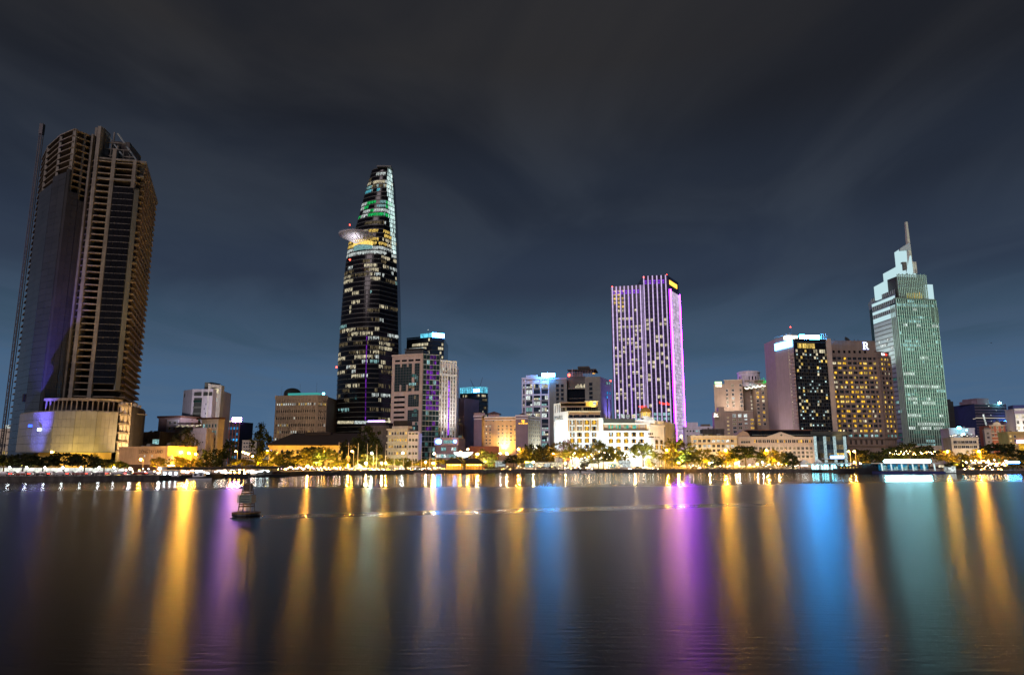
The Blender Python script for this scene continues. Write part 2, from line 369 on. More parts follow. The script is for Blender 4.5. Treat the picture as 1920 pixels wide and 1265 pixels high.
def water_mat():
    m, N, L = nodes("river_water")
    out = N.new("ShaderNodeOutputMaterial")
    g = N.new("ShaderNodeNewGeometry"); sep = N.new("ShaderNodeSeparateXYZ"); L.new(g.outputs["Position"], sep.inputs[0])
    # wind: rough open water, a sheltered strip along the far bank, a slick trailing from the buoy; edges wander
    mp = N.new("ShaderNodeMapping"); L.new(g.outputs["Position"], mp.inputs[0]); mp.inputs["Scale"].default_value = (.006, .05, 1)
    n = N.new("ShaderNodeTexNoise"); n.inputs["Scale"].default_value = 1; n.inputs["Detail"].default_value = 4; L.new(mp.outputs[0], n.inputs["Vector"])
    def math_(op, a, b=None, c=None):
        q = N.new("ShaderNodeMath"); q.operation = op
        for i, v in enumerate((a, b, c)):
            if v is None: continue
            if isinstance(v, (int, float)): q.inputs[i].default_value = v
            else: L.new(v, q.inputs[i])
        return q.outputs[0]
    def rng(v, a, b, c, d, smooth=True):
        q = N.new("ShaderNodeMapRange"); q.interpolation_type = 'SMOOTHSTEP' if smooth else 'LINEAR'; L.new(v, q.inputs[0])
        for i, k in zip((1, 2, 3, 4), (a, b, c, d)): q.inputs[i].default_value = k
        return q.outputs[0]
    nz = math_('MULTIPLY', math_('SUBTRACT', n.outputs["Fac"], .5), 90.0)
    # distance of the sheltered strip's edge grows to the right: y - (150 + .25 (x + 110))
    edge = math_('ADD', math_('SUBTRACT', sep.outputs["Y"], math_('MULTIPLY_ADD', sep.outputs["X"], .28, 192.0)), math_('MULTIPLY', nz, .7))
    calm = rng(edge, -22, 26, 0, 1)
    # slick: a thin calm streak from the buoy to the right
    sl = math_('ABSOLUTE', math_('ADD', math_('SUBTRACT', sep.outputs["Y"], math_('MULTIPLY_ADD', sep.outputs["X"], .34, 98.5)), math_('MULTIPLY', nz, .05)))
    side = math_('MULTIPLY', rng(sep.outputs["X"], -36, -26, 0, 1), rng(sep.outputs["X"], 12, 48, 1, 0))
    slick = math_('MULTIPLY', rng(sl, 1.0, 5.0, .75, 0), side)
    c = math_('MAXIMUM', calm, slick)
    r_open = math_('MULTIPLY_ADD', math_('SUBTRACT', n.outputs["Fac"], .5), .08, .298)
    mix = N.new("ShaderNodeMix"); L.new(c, mix.inputs[0]); L.new(r_open, mix.inputs[2]); mix.inputs[3].default_value = .085
    rough = mix.outputs[0]
    # ripples
    m2 = N.new("ShaderNodeMapping"); L.new(g.outputs["Position"], m2.inputs[0]); m2.inputs["Scale"].default_value = (.35, 1.6, 1)
    n2 = N.new("ShaderNodeTexNoise"); n2.inputs["Scale"].default_value = 1.4; n2.inputs["Detail"].default_value = 5; n2.inputs["Roughness"].default_value = .6; L.new(m2.outputs[0], n2.inputs["Vector"])
    bp = N.new("ShaderNodeBump"); bp.inputs["Strength"].default_value = .42; bp.inputs["Distance"].default_value = .10; L.new(n2.outputs["Fac"], bp.inputs["Height"])
    gl = N.new("ShaderNodeBsdfAnisotropic"); gl.distribution = 'BECKMANN'; gl.inputs["Color"].default_value = (.60, .60, .60, 1); gl.inputs["Anisotropy"].default_value = .04; tg = N.new("ShaderNodeCombineXYZ"); tg.inputs[0].default_value = 1.0; L.new(tg.outputs[0], gl.inputs["Tangent"]); L.new(rough, gl.inputs["Roughness"]); tc_ = N.new("ShaderNodeMix"); tc_.data_type = "RGBA"; L.new(c, tc_.inputs[0]); tc_.inputs[6].default_value = (.72, .72, .72, 1); tc_.inputs[7].default_value = (1, 1, 1, 1); L.new(tc_.outputs[2], gl.inputs["Color"]); L.new(bp.outputs[0], gl.inputs["Normal"])
    df = N.new("ShaderNodeBsdfDiffuse"); df.inputs["Color"].default_value = (.004, .0035, .003, 1)
    fr = N.new("ShaderNodeFresnel"); fr.inputs["IOR"].default_value = 1.34
    ms = N.new("ShaderNodeMixShader"); L.new(fr.outputs[0], ms.inputs[0]); L.new(df.outputs[0], ms.inputs[1]); L.new(gl.outputs[0], ms.inputs[2]); L.new(ms.outputs[0], out.inputs[0])
water_mat()
m = MB(); b = BANK
for i in range(len(b) - 1): m.poly([(b[i][0], -80, 0), (b[i + 1][0], -80, 0), (b[i + 1][0], b[i + 1][1] + 3, 0), (b[i][0], b[i][1] + 3, 0)], "river_water")
struct("river_water", m)
m = MB(); strip(m, 0, 14, GZ, "paving", -1.0); struct("promenade", m)
m = MB(); strip(m, -.25, .45, GZ + .16, "quay_stone", -1.0)
a, c_ = bank_off(.45), bank_off(.45)
for i in range(len(a) - 1): m.poly([(*a[i + 1], GZ), (*a[i], GZ), (*a[i], GZ + .16), (*a[i + 1], GZ + .16)], "quay_stone")
struct("embankment", m)
m = MB(); strip(m, 14, 28, GZ - .12, "asphalt"); struct("road", m)
m = MB(); strip(m, 14, 14.3, GZ + .004, "paving", GZ - .12); struct("kerb", m)
m = MB(); strip(m, 28, 36, GZ, "paving", GZ - .12); struct("pavement", m)
m = MB(); a = bank_off(36)
for i in range(len(a) - 1): m.poly([(*a[i], GZ - .004), (*a[i + 1], GZ - .004), (a[i + 1][0] * 8, 9000, GZ - .004), (a[i][0] * 8, 9000, GZ - .004)], "earth")
struct("ground", m)
m = MB(); m.poly([(-1500, -80, GZ), (1500, -80, GZ), (1500, -900, GZ), (-1500, -900, GZ)], "earth"); m.poly([(-1500, -80, -1), (-1500, -80, GZ), (1500, -80, GZ), (1500, -80, -1)], "quay_stone"); struct("near_ground", m)
# ---------------------------------------------------------------- unfinished tower on the left
def saigon_left_tower():
    pp = 745
    A = (X(22, 402, pp), 402); B = (X(31, 384, pp), 384); B2 = (X(54, 369, pp), 369); C = (X(80, 362, pp), 362); D = (X(119, 371, pp), 371)
    D2 = (X(123, 376, pp), 376); E0 = (X(122, 371, pp), 370.5); E1 = (X(138, 372, pp), 371.5); G = (X(172, 374, pp), 374); H = (X(213, 376, pp), 376); I = (X(222, 378, pp), 378); J = (X(254, 443, pp), 443)
    K = (A[0] + 4, 450)
    zL = Z(135, 240, 362); zR = Z(250, 304, 378); zC = Z(176, 238, 371); FH = 3.62
    t = thing("unfinished_tower", "tall dark unfinished tower with bare floor slabs and a blue floodlit glass bay", "tower", (C[0], 390, GZ))
    # bare floor plates: the left lobe goes up to the rounded top, the right half stops lower
    front = [A, B, B2, C, D, E1, G, H, I, J, K]
    lob = [A, B, B2, C, D, (D[0] + 1, 400), (A[0] + 4, 420)]
    out = lambda poly, d: [(x + (d if x > -200 else 0), y - (d if y < 380 else 0)) for x, y in poly]
    mb = MB(); mb.prism([(x - t.location.x, y - 390) for x, y in front], 0, .46, "warm_slab"); slab = mb.data("floor_slab")
    mb = MB(); mb.prism([(x - t.location.x, y - 390) for x, y in lob], 0, .56, "warm_slab"); slabL = mb.data("floor_slab")
    z = GZ + 6.0; zs = []
    while z < zR: zs.append(z); part("floor_slab", slab, t, (t.location.x, 390, z)); z += FH
    z0 = z; zsl = []
    while z < zL - .5: zsl.append(z); part("floor_slab", slabL, t, (t.location.x, 390, z)); z += FH
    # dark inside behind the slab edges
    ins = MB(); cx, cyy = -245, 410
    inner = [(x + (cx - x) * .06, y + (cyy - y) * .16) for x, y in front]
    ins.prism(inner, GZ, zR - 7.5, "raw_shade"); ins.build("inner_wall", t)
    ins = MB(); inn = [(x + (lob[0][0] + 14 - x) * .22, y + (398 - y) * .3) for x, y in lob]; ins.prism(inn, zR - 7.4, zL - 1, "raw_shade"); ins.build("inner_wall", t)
    # columns of the open floors
    for p, r, zt in ((C, .8, zL), (B2, .7, zL), (B, .7, zL), (((C[0] + D[0]) / 2, (C[1] + D[1]) / 2 + .6), .5, zL)):
        m = MB(); m.box(p[0] - r, p[0] + r, p[1] + .7, p[1] + .7 + 2 * r, GZ, zt, "concrete"); m.build("column", t)
    # twin fins of the lift core with a dark slot between them
    F = Face(D, E1)
    for s0, s1 in ((0, F.len * .22), (F.len * .62, F.len)):
        m = MB(); m.fbox(F, s0, s1, GZ, zC - (5 if s0 == 0 else 0), -9, 1.4, "concrete"); m.build("core_fin", t)
    m = MB(); m.fbox(F, F.len * .22 + .01, F.len * .62 - .01, GZ, zC - 1, -9, -1.6, "concrete_dark"); m.build("core_wall", t)
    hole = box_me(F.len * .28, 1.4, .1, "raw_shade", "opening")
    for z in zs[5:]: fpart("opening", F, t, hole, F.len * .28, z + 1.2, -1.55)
    m = MB(); m.fbox(F, 0, F.len, zC - 12, zC + .6, -10, -1.7, "concrete"); m.build("core_cap", t)
    # open bay: two columns, slab edges run between them
    F2 = Face(E1, G)
    m = MB(); m.fbox(F2, F2.len - 2.2, F2.len - .3, GZ, zR + 6, -2.5, .8, "concrete"); m.build("column", t)
    edge = box_me(F2.len - 2.4, .58, .7, "warm_slab", "slab_edge")
    for z in zs[6:]: fpart("slab_edge", F2, t, edge, .1, z - .1, .05)
    dk = box_me(F2.len - 2.6, 1.9, .2, "raw_shade", "dark_infill")
    # dark glass of the right bay and the grey corner strip
    zg = Z(232, 349, 376); F3 = Face(G, H); n = int((zg - 45) / FH)
    pan = box_me(F3.len / 4 - .18, FH - .35, .25, "black_glass", "glass_panel")
    for z in zs:
        if 44 < z < zg - FH * .6:
            for k in range(4): fpart("glass_panel", F3, t, pan, F3.len * k / 4 + .09, z + .2, .55)
    bm_ = box_me(F3.len, .12, .12, "steel", "joint_strip")
    for z in zs:
        if 44 < z < zg: fpart("joint_strip", F3, t, bm_, 0, z, .58)
    m = MB(); F4 = Face(H, I); m.fbox(F4, 0, F4.len, 44, zg - 2, -1, .7, "grey_panel"); m.build("corner_strip", t)
    for zt in (zg + 2.5, zR - 1):
        m = MB(); m.fbox(F3, -1, F3.len + .5, zt, zt + 1.1, -1, .8, "concrete"); m.build("beam", t)
        m = MB(); m.fbox(F2, 0, F2.len, zt, zt + 1.0, -1, .7, "concrete"); m.build("beam", t)
    m = MB(); m.fbox(F3, F3.len - 1.8, F3.len, zg - 3, zR - 1.05, -1.5, .75, "concrete"); m.build("column", t)
    # raw flank: balcony edges stand out past the wall, piers between, some bays further out
    F5 = Face(I, J); r = random.Random(5)
    deep = box_me(F5.len * .94, .85, 2.2, "warm_slab", "balcony_edge"); low = box_me(F5.len * .94, .38, 1.9, "concrete", "balcony_rail")
    for k, z in enumerate(zs[8:]):
        lim = F5.len
        fpart("balcony_edge", F5, t, deep, 1.0 + r.random() * 1.5, z, .1)
        if k % 3: fpart("balcony_rail", F5, t, low, 2.0 + r.random(), z + 1.35, .1)
    m = MB(); m.fbox(F5, 0, F5.len, zR - .6, zR + .7, -3, 2.6, "concrete"); m.build("roof_beam", t)
    m = MB(); m.fbox(F5, 0, F5.len, zR - 9.2, zR - 8.2, -3, 1.6, "concrete"); m.build("roof_beam", t)
    for k in range(12):
        s = F5.len * (k + .5) / 12; m = MB(); m.fbox(F5, s - .7, s + .7, zR - 8.15, zR - .65, -1, 1.5, "concrete"); m.build("roof_pier", t)
    for (a, b) in ((20, 24), (17, 19), (31, 34)):
        for q in (.35, .5, .65, .8):
            m = MB(); s = F5.len * q; m.fbox(F5, s - 1.4, s + 1.4, zs[a], zs[b], -1, 1.9, "concrete_dark"); m.build("pier", t)
    # crown: sloping frame on the roof behind
    class Struts:
        def tube(s, *a): m = MB(); m.tube(*a); m.build("roof_strut", t)
    mm = Struts()
    for q in (0, .25, .5, .75, 1):
        mm.tube(F3.pt(-4, -4 - 30 * q, zR), F3.pt(-4, -4 - 30 * q, zR + 17 * (1 - q) + 1), .45, .45, "steel")
    mm.tube(F3.pt(-2, -3, zR + 17), F3.pt(F3.len * .75, -6, zR + 3), .5, .5, "pale_panel"); mm.tube(F3.pt(-9, -3, zR + 18), F3.pt(F3.len * .2, -4, zR + 3), .45, .45, "pale_panel")
    for k in range(5): mm.tube(F3.pt(-8 + k * 3.4, -3, zR + 2), F3.pt(-8 + k * 3.4, -3, zR + 15 - k * 2.6), .35, .35, "concrete")
    for k in range(3): mm.tube(F3.pt(-9, -3, zR + 3 + k * 4), F3.pt(3 + (2 - k) * 2.4, -3, zR + 3 + k * 4), .4, .4, "concrete")
    m = MB(); m.prism([tuple(F3.pt(-9, -14, 0))[:2], tuple(F3.pt(1, -14, 0))[:2], tuple(F3.pt(1, -34, 0))[:2], tuple(F3.pt(-9, -34, 0))[:2]], zR, zR + 17, "concrete_dark"); m.build("plant_room", t)
    # glass bay of the left lobe, one strip of panes per floor and facet; the top steps down to the right
    zt0 = Z(150, 771, 349)
    def glazed(F, ztop, mat, n, z_from=GZ + 4, tag="glass_panel"):
        me = box_me(F.len / n - .10, FH - .12, .3, mat, tag)
        for z in zs + zsl:
            if z + FH > ztop or z < z_from: continue
            for k in range(n): fpart(tag, F, t, me, F.len * k / n + .05, z + .06, .85)
    ztl = Z(120, 318, 362)
    FB = Face(B, B2); FB2 = Face(B2, C); FD = Face(C, D)
    glazed(FB, Z(88, 350, 380), "grey_glass", 2); glazed(FB2, ztl, "grey_glass", 2); FDa = Face(C, ((C[0] * .45 + D[0] * .55), (C[1] * .45 + D[1] * .55))); FDb = Face((FDa.B.x, FDa.B.y), (D[0] - .6, D[1] + .1))
    glazed(FDa, Z(150, 352, 366), "grey_glass", 2); glazed(FDb, Z(152, 366, 368), "grey_glass", 2)
    for p, zc_ in ((C, ztl), (B2, ztl - 6)):
        m = MB(); m.tube((p[0], p[1] + .3, zt0), (p[0], p[1] + .3, zc_), 1.25, 1.25, "grey_glass", 8); m.build("corner_glass", t)
    # podium: curved metal-framed glass skirt with five rows, colonnade terrace, open slabs at the right end
    pts = [(X(36, 372, 800), 372), (X(62, 356, 800), 356), (X(100, 348, 800), 348), (X(140, 347, 800), 347), (X(180, 350, 800), 350), (X(219, 357, 800), 357)]
    zt = Z(150, 771, 349); zb = Z(150, 846, 349); nrow = 5
    for a, b in zip(pts, pts[1:]):
        F = Face(a, b); n = max(4, int(F.len / 1.9)); me = box_me(F.len / n - .07, (zt - zb) / nrow - .12, .2, "podium_panel", "podium_panel")
        for j in range(nrow):
            for k in range(n): fpart("podium_panel", F, t, me, F.len * k / n + .035, zb + (zt - zb) * j / nrow + .06, .1)
        m = MB(); m.fbox(F, 0, F.len, zb - .5, zt, -1, 0, "grey_panel"); m.build("podium_wall", t)
        m = MB(); m.fbox(F, 0, F.len, GZ, zb - .51, -5, -4, "ochre_plaster"); m.build("ground_wall", t)
    m = MB(); m.prism(pts + [(pts[-1][0] + 3, 380), (pts[0][0], 385)], zt, zt + .5, "concrete"); m.build("terrace", t)
    zc = Z(150, 751, 352)
    pt2 = [(X(84, 353, 760), 353), (X(130, 350, 760), 350), (X(180, 353, 760), 353), (X(228, 361, 760), 361)]
    for a, b in zip(pt2, pt2[1:]):
        F = Face(a, b); n = int(F.len / 2.1); me = box_me(.55, zc - zt - .6, .55, "warm_slab", "terrace_column")
        for k in range(n): fpart("terrace_column", F, t, me, F.len * (k + .3) / n, zt + .55, -.2)
        m = MB(); m.fbox(F, -.3, F.len + .3, zc, zc + 1.3, -10, .6, "warm_slab"); m.build("terrace_roof", t)
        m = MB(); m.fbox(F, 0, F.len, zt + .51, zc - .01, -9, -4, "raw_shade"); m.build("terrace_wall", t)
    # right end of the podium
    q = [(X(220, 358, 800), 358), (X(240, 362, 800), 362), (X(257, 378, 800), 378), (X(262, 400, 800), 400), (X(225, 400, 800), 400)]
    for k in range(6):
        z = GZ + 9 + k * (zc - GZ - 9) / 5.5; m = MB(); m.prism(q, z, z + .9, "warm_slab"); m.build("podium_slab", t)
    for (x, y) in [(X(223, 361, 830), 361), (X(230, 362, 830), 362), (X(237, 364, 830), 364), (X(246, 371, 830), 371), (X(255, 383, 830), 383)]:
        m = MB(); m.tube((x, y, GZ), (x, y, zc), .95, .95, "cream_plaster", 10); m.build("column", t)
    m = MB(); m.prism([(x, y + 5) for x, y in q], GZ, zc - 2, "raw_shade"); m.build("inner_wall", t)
    # lit entrance
    F = Face(pts[3], pts[5])
    for s in (.28, .42, .56): fpart("window", F, t, run_me(4, 5, "lit_warm", 3), F.len * s, GZ + 1, -3.8)
    m = MB(); m.fbox(Face(pts[0], pts[1]), 2, 4.2, Z(72, 750, 360), Z(72, 735, 360), 0, .7, "raw_shade"); m.build("vent", t)
    for px, py, mt in ((57, 798, "sign_blue"), (74, 805, "sign_white")):
        p = P(px, py, 351); m = MB(); m.box(p.x - .9, p.x + .9, p.y - .3, p.y, p.z - .6, p.z + .6, mt); m.build("facade_lamp", t)
    flood((X(50, 338, 850), 338, GZ + 1), (X(56, 360, 800), 362, 34), 24000, (.10, .14, 1.0), 56, .9, "blue floodlight on the ground below the glass bay of the unfinished tower")
    flood((X(74, 340, 850), 336, GZ + 1), (X(60, 362, 700), 364, 72), 190000, (.12, .10, 1.0), 38, 1.0, "second blue floodlight aimed up the glass bay of the unfinished tower")
    for px in (110, 150, 190): flood((X(px, 338, 850), 338, GZ + 1), (X(px, 350, 820), 350, 14), 4500, (1, .68, .13), 110, .8, "%s of three yellow floodlights in front of the curved podium" % {110: "leftmost", 150: "middle", 190: "rightmost"}[px])
    flood((X(262, 352, 850), 350, GZ + 1), (X(245, 395, 600), 395, 70), 20000, (1, .66, .34), 80, .8, "amber floodlight at the raw flank of the unfinished tower")
    flood((X(170, 318, 850), 318, GZ + 1), (X(178, 372, 500), 372, 115), 26000, (1, .68, .34), 60, 1.0, "added amber floodlight far in front of the open bay of the unfinished tower")  # added light, turns the slab edges golden
    # hoist mast: lattice with ties to the tower
    p = P(80, 232, 396); s = thing("hoist_mast", "thin dark lattice hoist mast rising along the left edge of the unfinished tower", "hoist mast", (p.x, p.y, GZ))
    m = MB(); h = p.z; w = .75
    for dx, dy in ((-w, -w), (w, -w), (w, w), (-w, w)): m.tube((p.x + dx, p.y + dy, GZ), (p.x + dx, p.y + dy, h), .24, .24, "dark_steel", 4)
    m.build("mast_legs", s); m = MB(); z = GZ; k = 0
    while z < h - 2:
        a, b = (-w, w) if k % 2 else (w, -w); m.tube((p.x + a, p.y - w, z), (p.x + b, p.y - w, z + 2), .15, .15, "dark_steel", 4); m.tube((p.x - w, p.y - w, z), (p.x + w, p.y - w, z), .15, .15, "dark_steel", 4); z += 2; k += 1
    m.build("lattice", s)
    for k in range(11):
        z = 25 + k * (h - 35) / 10; m = MB(); m.tube((p.x + w, p.y, z), (A[0] + 1, 398, z + .5), .10, .10, "dark_steel", 4); m.build("tie_bar", s)
    m = MB(); m.box(p.x - 1.1, p.x + 1.1, p.y - 1.1, p.y + 1.1, h - 7, h - .5, "dark_steel"); m.build("mast_head", s)
glow("sign_blue", (.02, .06, 1.0), 7, .1); glow("sign_white", (.7, .85, 1.0), 6, .1)
saigon_left_tower()

def simple_block(name, label, cat, F, depth, ztop, wall, parapet=.8, group=None, roof="dark_roof"):
    c = F.pt(F.len / 2, -depth / 2, GZ); t = thing(name, label, cat, tuple(c), group)
    m = MB(); m.prism([tuple(p)[:2] for p in quad_foot(F, depth)], GZ - .3, ztop, wall, roof); m.build("wall", t)
    if parapet:
        m = MB(); m.fbox(F, -.25, F.len + .25, ztop - .5, ztop + parapet, -.3, .28, wall); m.fbox(F, -.25, .05, ztop, ztop + parapet, -depth, -.31, wall); m.fbox(F, F.len - .05, F.len + .25, ztop, ztop + parapet, -depth, -.31, wall); m.build("parapet", t)
    r = random.Random(len(bpy.data.objects)); fp = F.len * depth
    for k in range(min(6, 2 + int(F.len / 9))):
        s, d, w, h = F.len * r.uniform(.08, .85), -depth * r.uniform(.15, .7), r.uniform(1.0, 2.8), r.uniform(.7, 2.2); m = MB()
        if r.random() < .3: p = F.pt(s, d, ztop + .01); m.lathe([(w * .4, 0), (w * .4, h), (.1, h + .3)], "pale_panel", tuple(p), 10); m.build("water_tank", t)
        else: m.fbox(F, s, s + w, ztop + .01, ztop + h, d - w, d, r.choice(["grey_panel", "concrete", "pale_panel"])); m.build("roof_unit", t)
    return t
def side_r(F, depth): return Face(tuple(F.pt(F.len, 0, 0))[:2], tuple(F.pt(F.len, -depth, 0))[:2])
def side_l(F, depth): return Face(tuple(F.pt(0, -depth, 0))[:2], tuple(F.pt(0, 0, 0))[:2])

# low cream building behind the mast
F = FC(-40, 432, 21, 428); t = simple_block("cream_building", "low cream building at the left edge behind the hoist mast", "building", F, 20, Z(5, 806, 430), "cream_plaster")
windows(F, t, lin(8, F.len - 1, 5), [GZ + 4, GZ + 8.4, GZ + 12.8], 1.7, 2.2, "frame_pale", chooser(3, {"lit_warm": 2, "dark_glass": 3}))
for s in lin(F.len * .6, F.len - 1, 5):
    p = F.pt(s, -2, Z(5, 806, 430) + 1.6); m = MB(); m.box(p.x - .8, p.x + .8, p.y, p.y + .4, p.z - .5, p.z + 1.6, "lit_cyan" if int(s) % 2 else "lit_white"); m.build("roof_lamp", t)

# orange wall building with lettering
F = FC(222, 318, 313, 300, 865); zt = Z(280, 838, 305); t = simple_block("orange_walled_shop", "low orange walled building lettered DONG TAY LAND beside the unfinished tower", "building", F, 14, zt, "orange_plaster", .4)
def text_part(txt, F, root, s, z, size, mat, d=.06, name="lettering", center=False, ext=.04):
    cu = bpy.data.curves.new("lettering", 'FONT'); cu.body = txt; cu.size = size; cu.extrude = ext; cu.materials.append(MATS[mat])
    if center: cu.align_x = 'CENTER'
    tmp = bpy.data.objects.new(name, cu); COL.objects.link(tmp); me = bpy.data.meshes.new_from_object(tmp.evaluated_get(bpy.context.evaluated_depsgraph_get())); bpy.data.objects.remove(tmp)
    o = bpy.data.objects.new(name, me); COL.objects.link(o); o.parent = root
    p = F.pt(s, d, z); q = org(root); o.location = (p.x - q[0], p.y - q[1], p.z - q[2]); o.rotation_euler = (rad(90), 0, F.ang); return o
text_part("DONG TAY LAND", F, t, F.at(261, 846), Z(261, 849.5, 308), 2.1, "letter_brown")
m = MB(); m.fbox(F, F.len * .2, F.len * .8, GZ, GZ + 3.2, 0, .12, "letter_brown"); m.build("shutter", t)
windows(F, t, [F.len * .55, F.len * .7], [Z(270, 856, 308)], .9, .8, "frame_pale", lambda i, j: "lit_white", 0)
flood((X(270, 290, 870), 288, GZ + .9), (X(270, 308, 850), 308, 9), 2200, (1, .62, .16), 120, .8, "floodlight on the ground before the orange lettered wall")

# old houses left of the white tower
F = FC(252, 430, 296, 425); t = simple_block("dark_shophouse", "dark low shophouse with one lit floor between the tower and the pink house", "building", F, 16, Z(270, 812, 428), "concrete_dark")
windows(F, t, [F.at(301 - 6, 830) - 1.2], [Z(290, 833, 428)], 5.0, 3.2, "frame_pale", lambda i, j: "lit_cool", 2); windows(F, t, lin(1, F.len * .7, 4), [Z(270, 828, 428)], 1.3, 1.8, "frame_dark", lambda i, j: "dark_glass")
F = FC(292, 455, 333, 450); t = simple_block("pink_house", "pinkish house with a flat dark red roof and a pale lit bay", "house", F, 16, Z(310, 783, 452), "pinkish_plaster", .5, roof="red_roof")
m = MB(); m.fbox(F, -.8, F.len + .8, Z(310, 783, 452), Z(310, 783, 452) + 1.3, -16.5, .8, "red_roof"); m.build("roof", t)
m = MB(); m.fbox(F, F.len * .42, F.len * .95, GZ, Z(310, 786, 452), 0, .6, "lilac_white"); m.build("bay", t)
windows(F, t, [F.len * .58, F.len * .8], [Z(310, 795, 452), Z(310, 806, 452), Z(310, 817, 452)], 1.9, 1.9, "frame_white", lambda i, j: "dark_glass", 1, d=.62)
F = FC(325, 440, 372, 436); zt = Z(350, 803, 438); t = simple_block("brown_terrace_house", "brown house with a string of lights and plants on its roof terrace", "house", F, 18, zt, "tan_plaster")
m = MB()
for k in range(16): p = F.pt(F.len * (k + .5) / 16, -.6 + (k % 3) * .4, zt + 1.0 + (k % 4) * .25); m.box(p.x - .35, p.x + .35, p.y - .3, p.y + .3, p.z, p.z + .55, "lit_pale")
m.build("terrace_lights", t)
m = MB(); m.fbox(F, F.len * .05, F.len * .9, zt + 3.0, zt + 3.5, -8, .5, "red_roof"); m.build("terrace_roof", t)
F = FC(338, 424, 384, 420); t = simple_block("lilac_house", "pale lilac windowless house wall below the terrace lights", "house", F, 12, Z(360, 812, 422), "lilac_white")
m = MB(); m.fbox(F, F.len * .42, F.len * .97, Z(360, 812, 422), Z(360, 808, 422) + 2, -6, -.5, "lilac_white"); m.build("stair_box", t)
windows(F, t, [F.len * .2, F.len * .5], [Z(350, 828, 422), Z(350, 838, 422)], 1.3, 1.6, "frame_dark", lambda i, j: "dark_glass")
F = FC(374, 432, 405, 427); zt = Z(385, 788, 430); t = simple_block("cream_office", "narrow cream office with rows of greenish lit windows under a dark roof", "building", F, 5, zt, "cream_plaster")
m = MB(); m.fbox(F, -4, F.len + .6, zt + .8, zt + 1.8, -5, .6, "red_roof"); m.build("roof", t)
windows(F, t, lin(.8, F.len - .6, 5), [zt - 4.4 - 4.2 * k for k in range(7)], 1.35, 2.3, "frame_white", chooser(9, {"lit_teal_dim": 3, "lit_cool": 2, "dark_glass": 2}), 0)

# white tower
def white_tower():
    F1 = FC(335, 487, 357, 478); F2 = FC(357, 478, 396, 476, 780); F3 = FC(396, 476, 417, 492, 780)
    z1 = Z(350, 730, 480); z2 = Z(385, 720, 478)
    t = thing("white_tower", "white windowless faced tower block with lit stair strip on its right corner", "tower", (F2.A.x, 485, GZ))
    foot = [tuple(F1.A)[:2], tuple(F2.A)[:2], tuple(F2.B)[:2], tuple(F3.B)[:2], (F3.B.x - 3, 512), (F1.A.x, 512)]
    m = MB(); m.prism(foot, GZ, z1, "lilac_white", "dark_roof"); m.build("wall", t)
    # dark recess strip with balconies, roof openings
    s0, s1 = F2.len * .12, F2.len * .50
    m = MB(); m.fbox(F2, s0, s1, 30, z1 - 6, .02, .2, "dark_panel"); m.build("recess", t)
    for k in range(12):
        z = z1 - 9 - k * 4.1; m = MB(); m.fbox(F2, s0, s1, z, z + 1.2, .2, .8, "grey_panel" if k % 3 else "lit_teal_dim"); m.build("balcony", t)
    for a, b in ((.1, .46), (.55, .97)):
        m = MB(); m.fbox(F2, F2.len * a, F2.len * b, z1 - 4.6, z1 - 2.0, .02, .25, "dark_panel"); m.build("roof_opening", t)
    for k in range(4): m = MB(); m.fbox(F1, F1.len * (.1 + k * .23), F1.len * (.25 + k * .23), z1 - 4.8, z1 - 2.4, .02, .25, "dark_panel"); m.build("roof_opening", t)
    # right corner tower, brighter, with a zigzag of lit stair windows
    m = MB(); m.prism([tuple(F2.pt(F2.len * .80, 1.2, 0))[:2], tuple(F3.pt(F3.len * .55, 1.4, 0))[:2], tuple(F3.B)[:2], (F3.B.x - 9, 508)], GZ, z2, "white_plaster", "dark_roof"); m.build("stair_tower", t)
    FS = Face(tuple(F2.pt(F2.len * .80, 1.2, 0))[:2], tuple(F3.pt(F3.len * .55, 1.4, 0))[:2])
    for k in range(9):
        z = z2 - 12 - k * 8.4; fpart("window", FS, t, run_me(3.4, 3.0, "lit_white", 2, "frame_white"), FS.len * (.35 if k % 2 else .42), z, .02)
    m = MB(); m.fbox(FS, FS.len * .5, FS.len * .8, z2 - 6, z2 - 3, 0, .3, "lit_pale"); m.build("corner_lamp", t)
    m = MB(); m.fbox(F2, F2.len * .45, F2.len * .8, z1, z1 + 5, -14, -3, "grey_panel"); m.build("plant_room", t)
    r = random.Random(2)
    for k in range(9):
        m = MB(); s = F2.len * r.uniform(.55, .78); m.fbox(F2, s, s + .5, 18 + k * 3.2, 18 + k * 3.2 + 1.2, .01, .12, "dark_panel"); m.build("vent", t)
white_tower()
flood((X(356, 433, 840), 433, Z(350, 803, 438) + 5.5), (X(378, 480, 760), 480, 66), 17000, (.94, .90, 1.0), 110, .9, "added floodlight above the roofs below the white tower")  # added light to brighten the white tower's faces

# far blue lit tower with a violet roof sign
glow("sign_violet", (.56, .20, 1.0), 170, .1, sampled=True); glow("blue_dots", (.05, .45, 1.0), .9, .7)
F = FC(415, 905, 446, 900); zt = Z(430, 792, 902); t = simple_block("lattice_tower", "distant blue lit tower with a bright violet white sign on its roof", "tower", F, 30, zt, "blue_dark")
windows(F, t, lin(1, F.len - 1, 5), [zt - 9 - 7.4 * k for k in range(8)], 2.6, 3.4, "frame_dark", chooser(4, {"blue_dots": 3, "lit_cyan": 1, "dark_glass": 3}), 0)
m = MB(); m.fbox(F, F.len * .55, F.len * 1.05, zt + 1, zt + 6.5, -1, .5, "sign_violet"); m.build("roof_sign", t)
m = MB(); m.fbox(F, 0, F.len * .45, zt + .8, zt + 3, -1, .4, "lit_pale"); m.build("roof_lights", t)
for k in range(6): m = MB(); s = F.len * k / 5; m.fbox(F, s - .4, s + .4, GZ, zt, 0, .5, "brick_red"); m.build("frame_column", t)
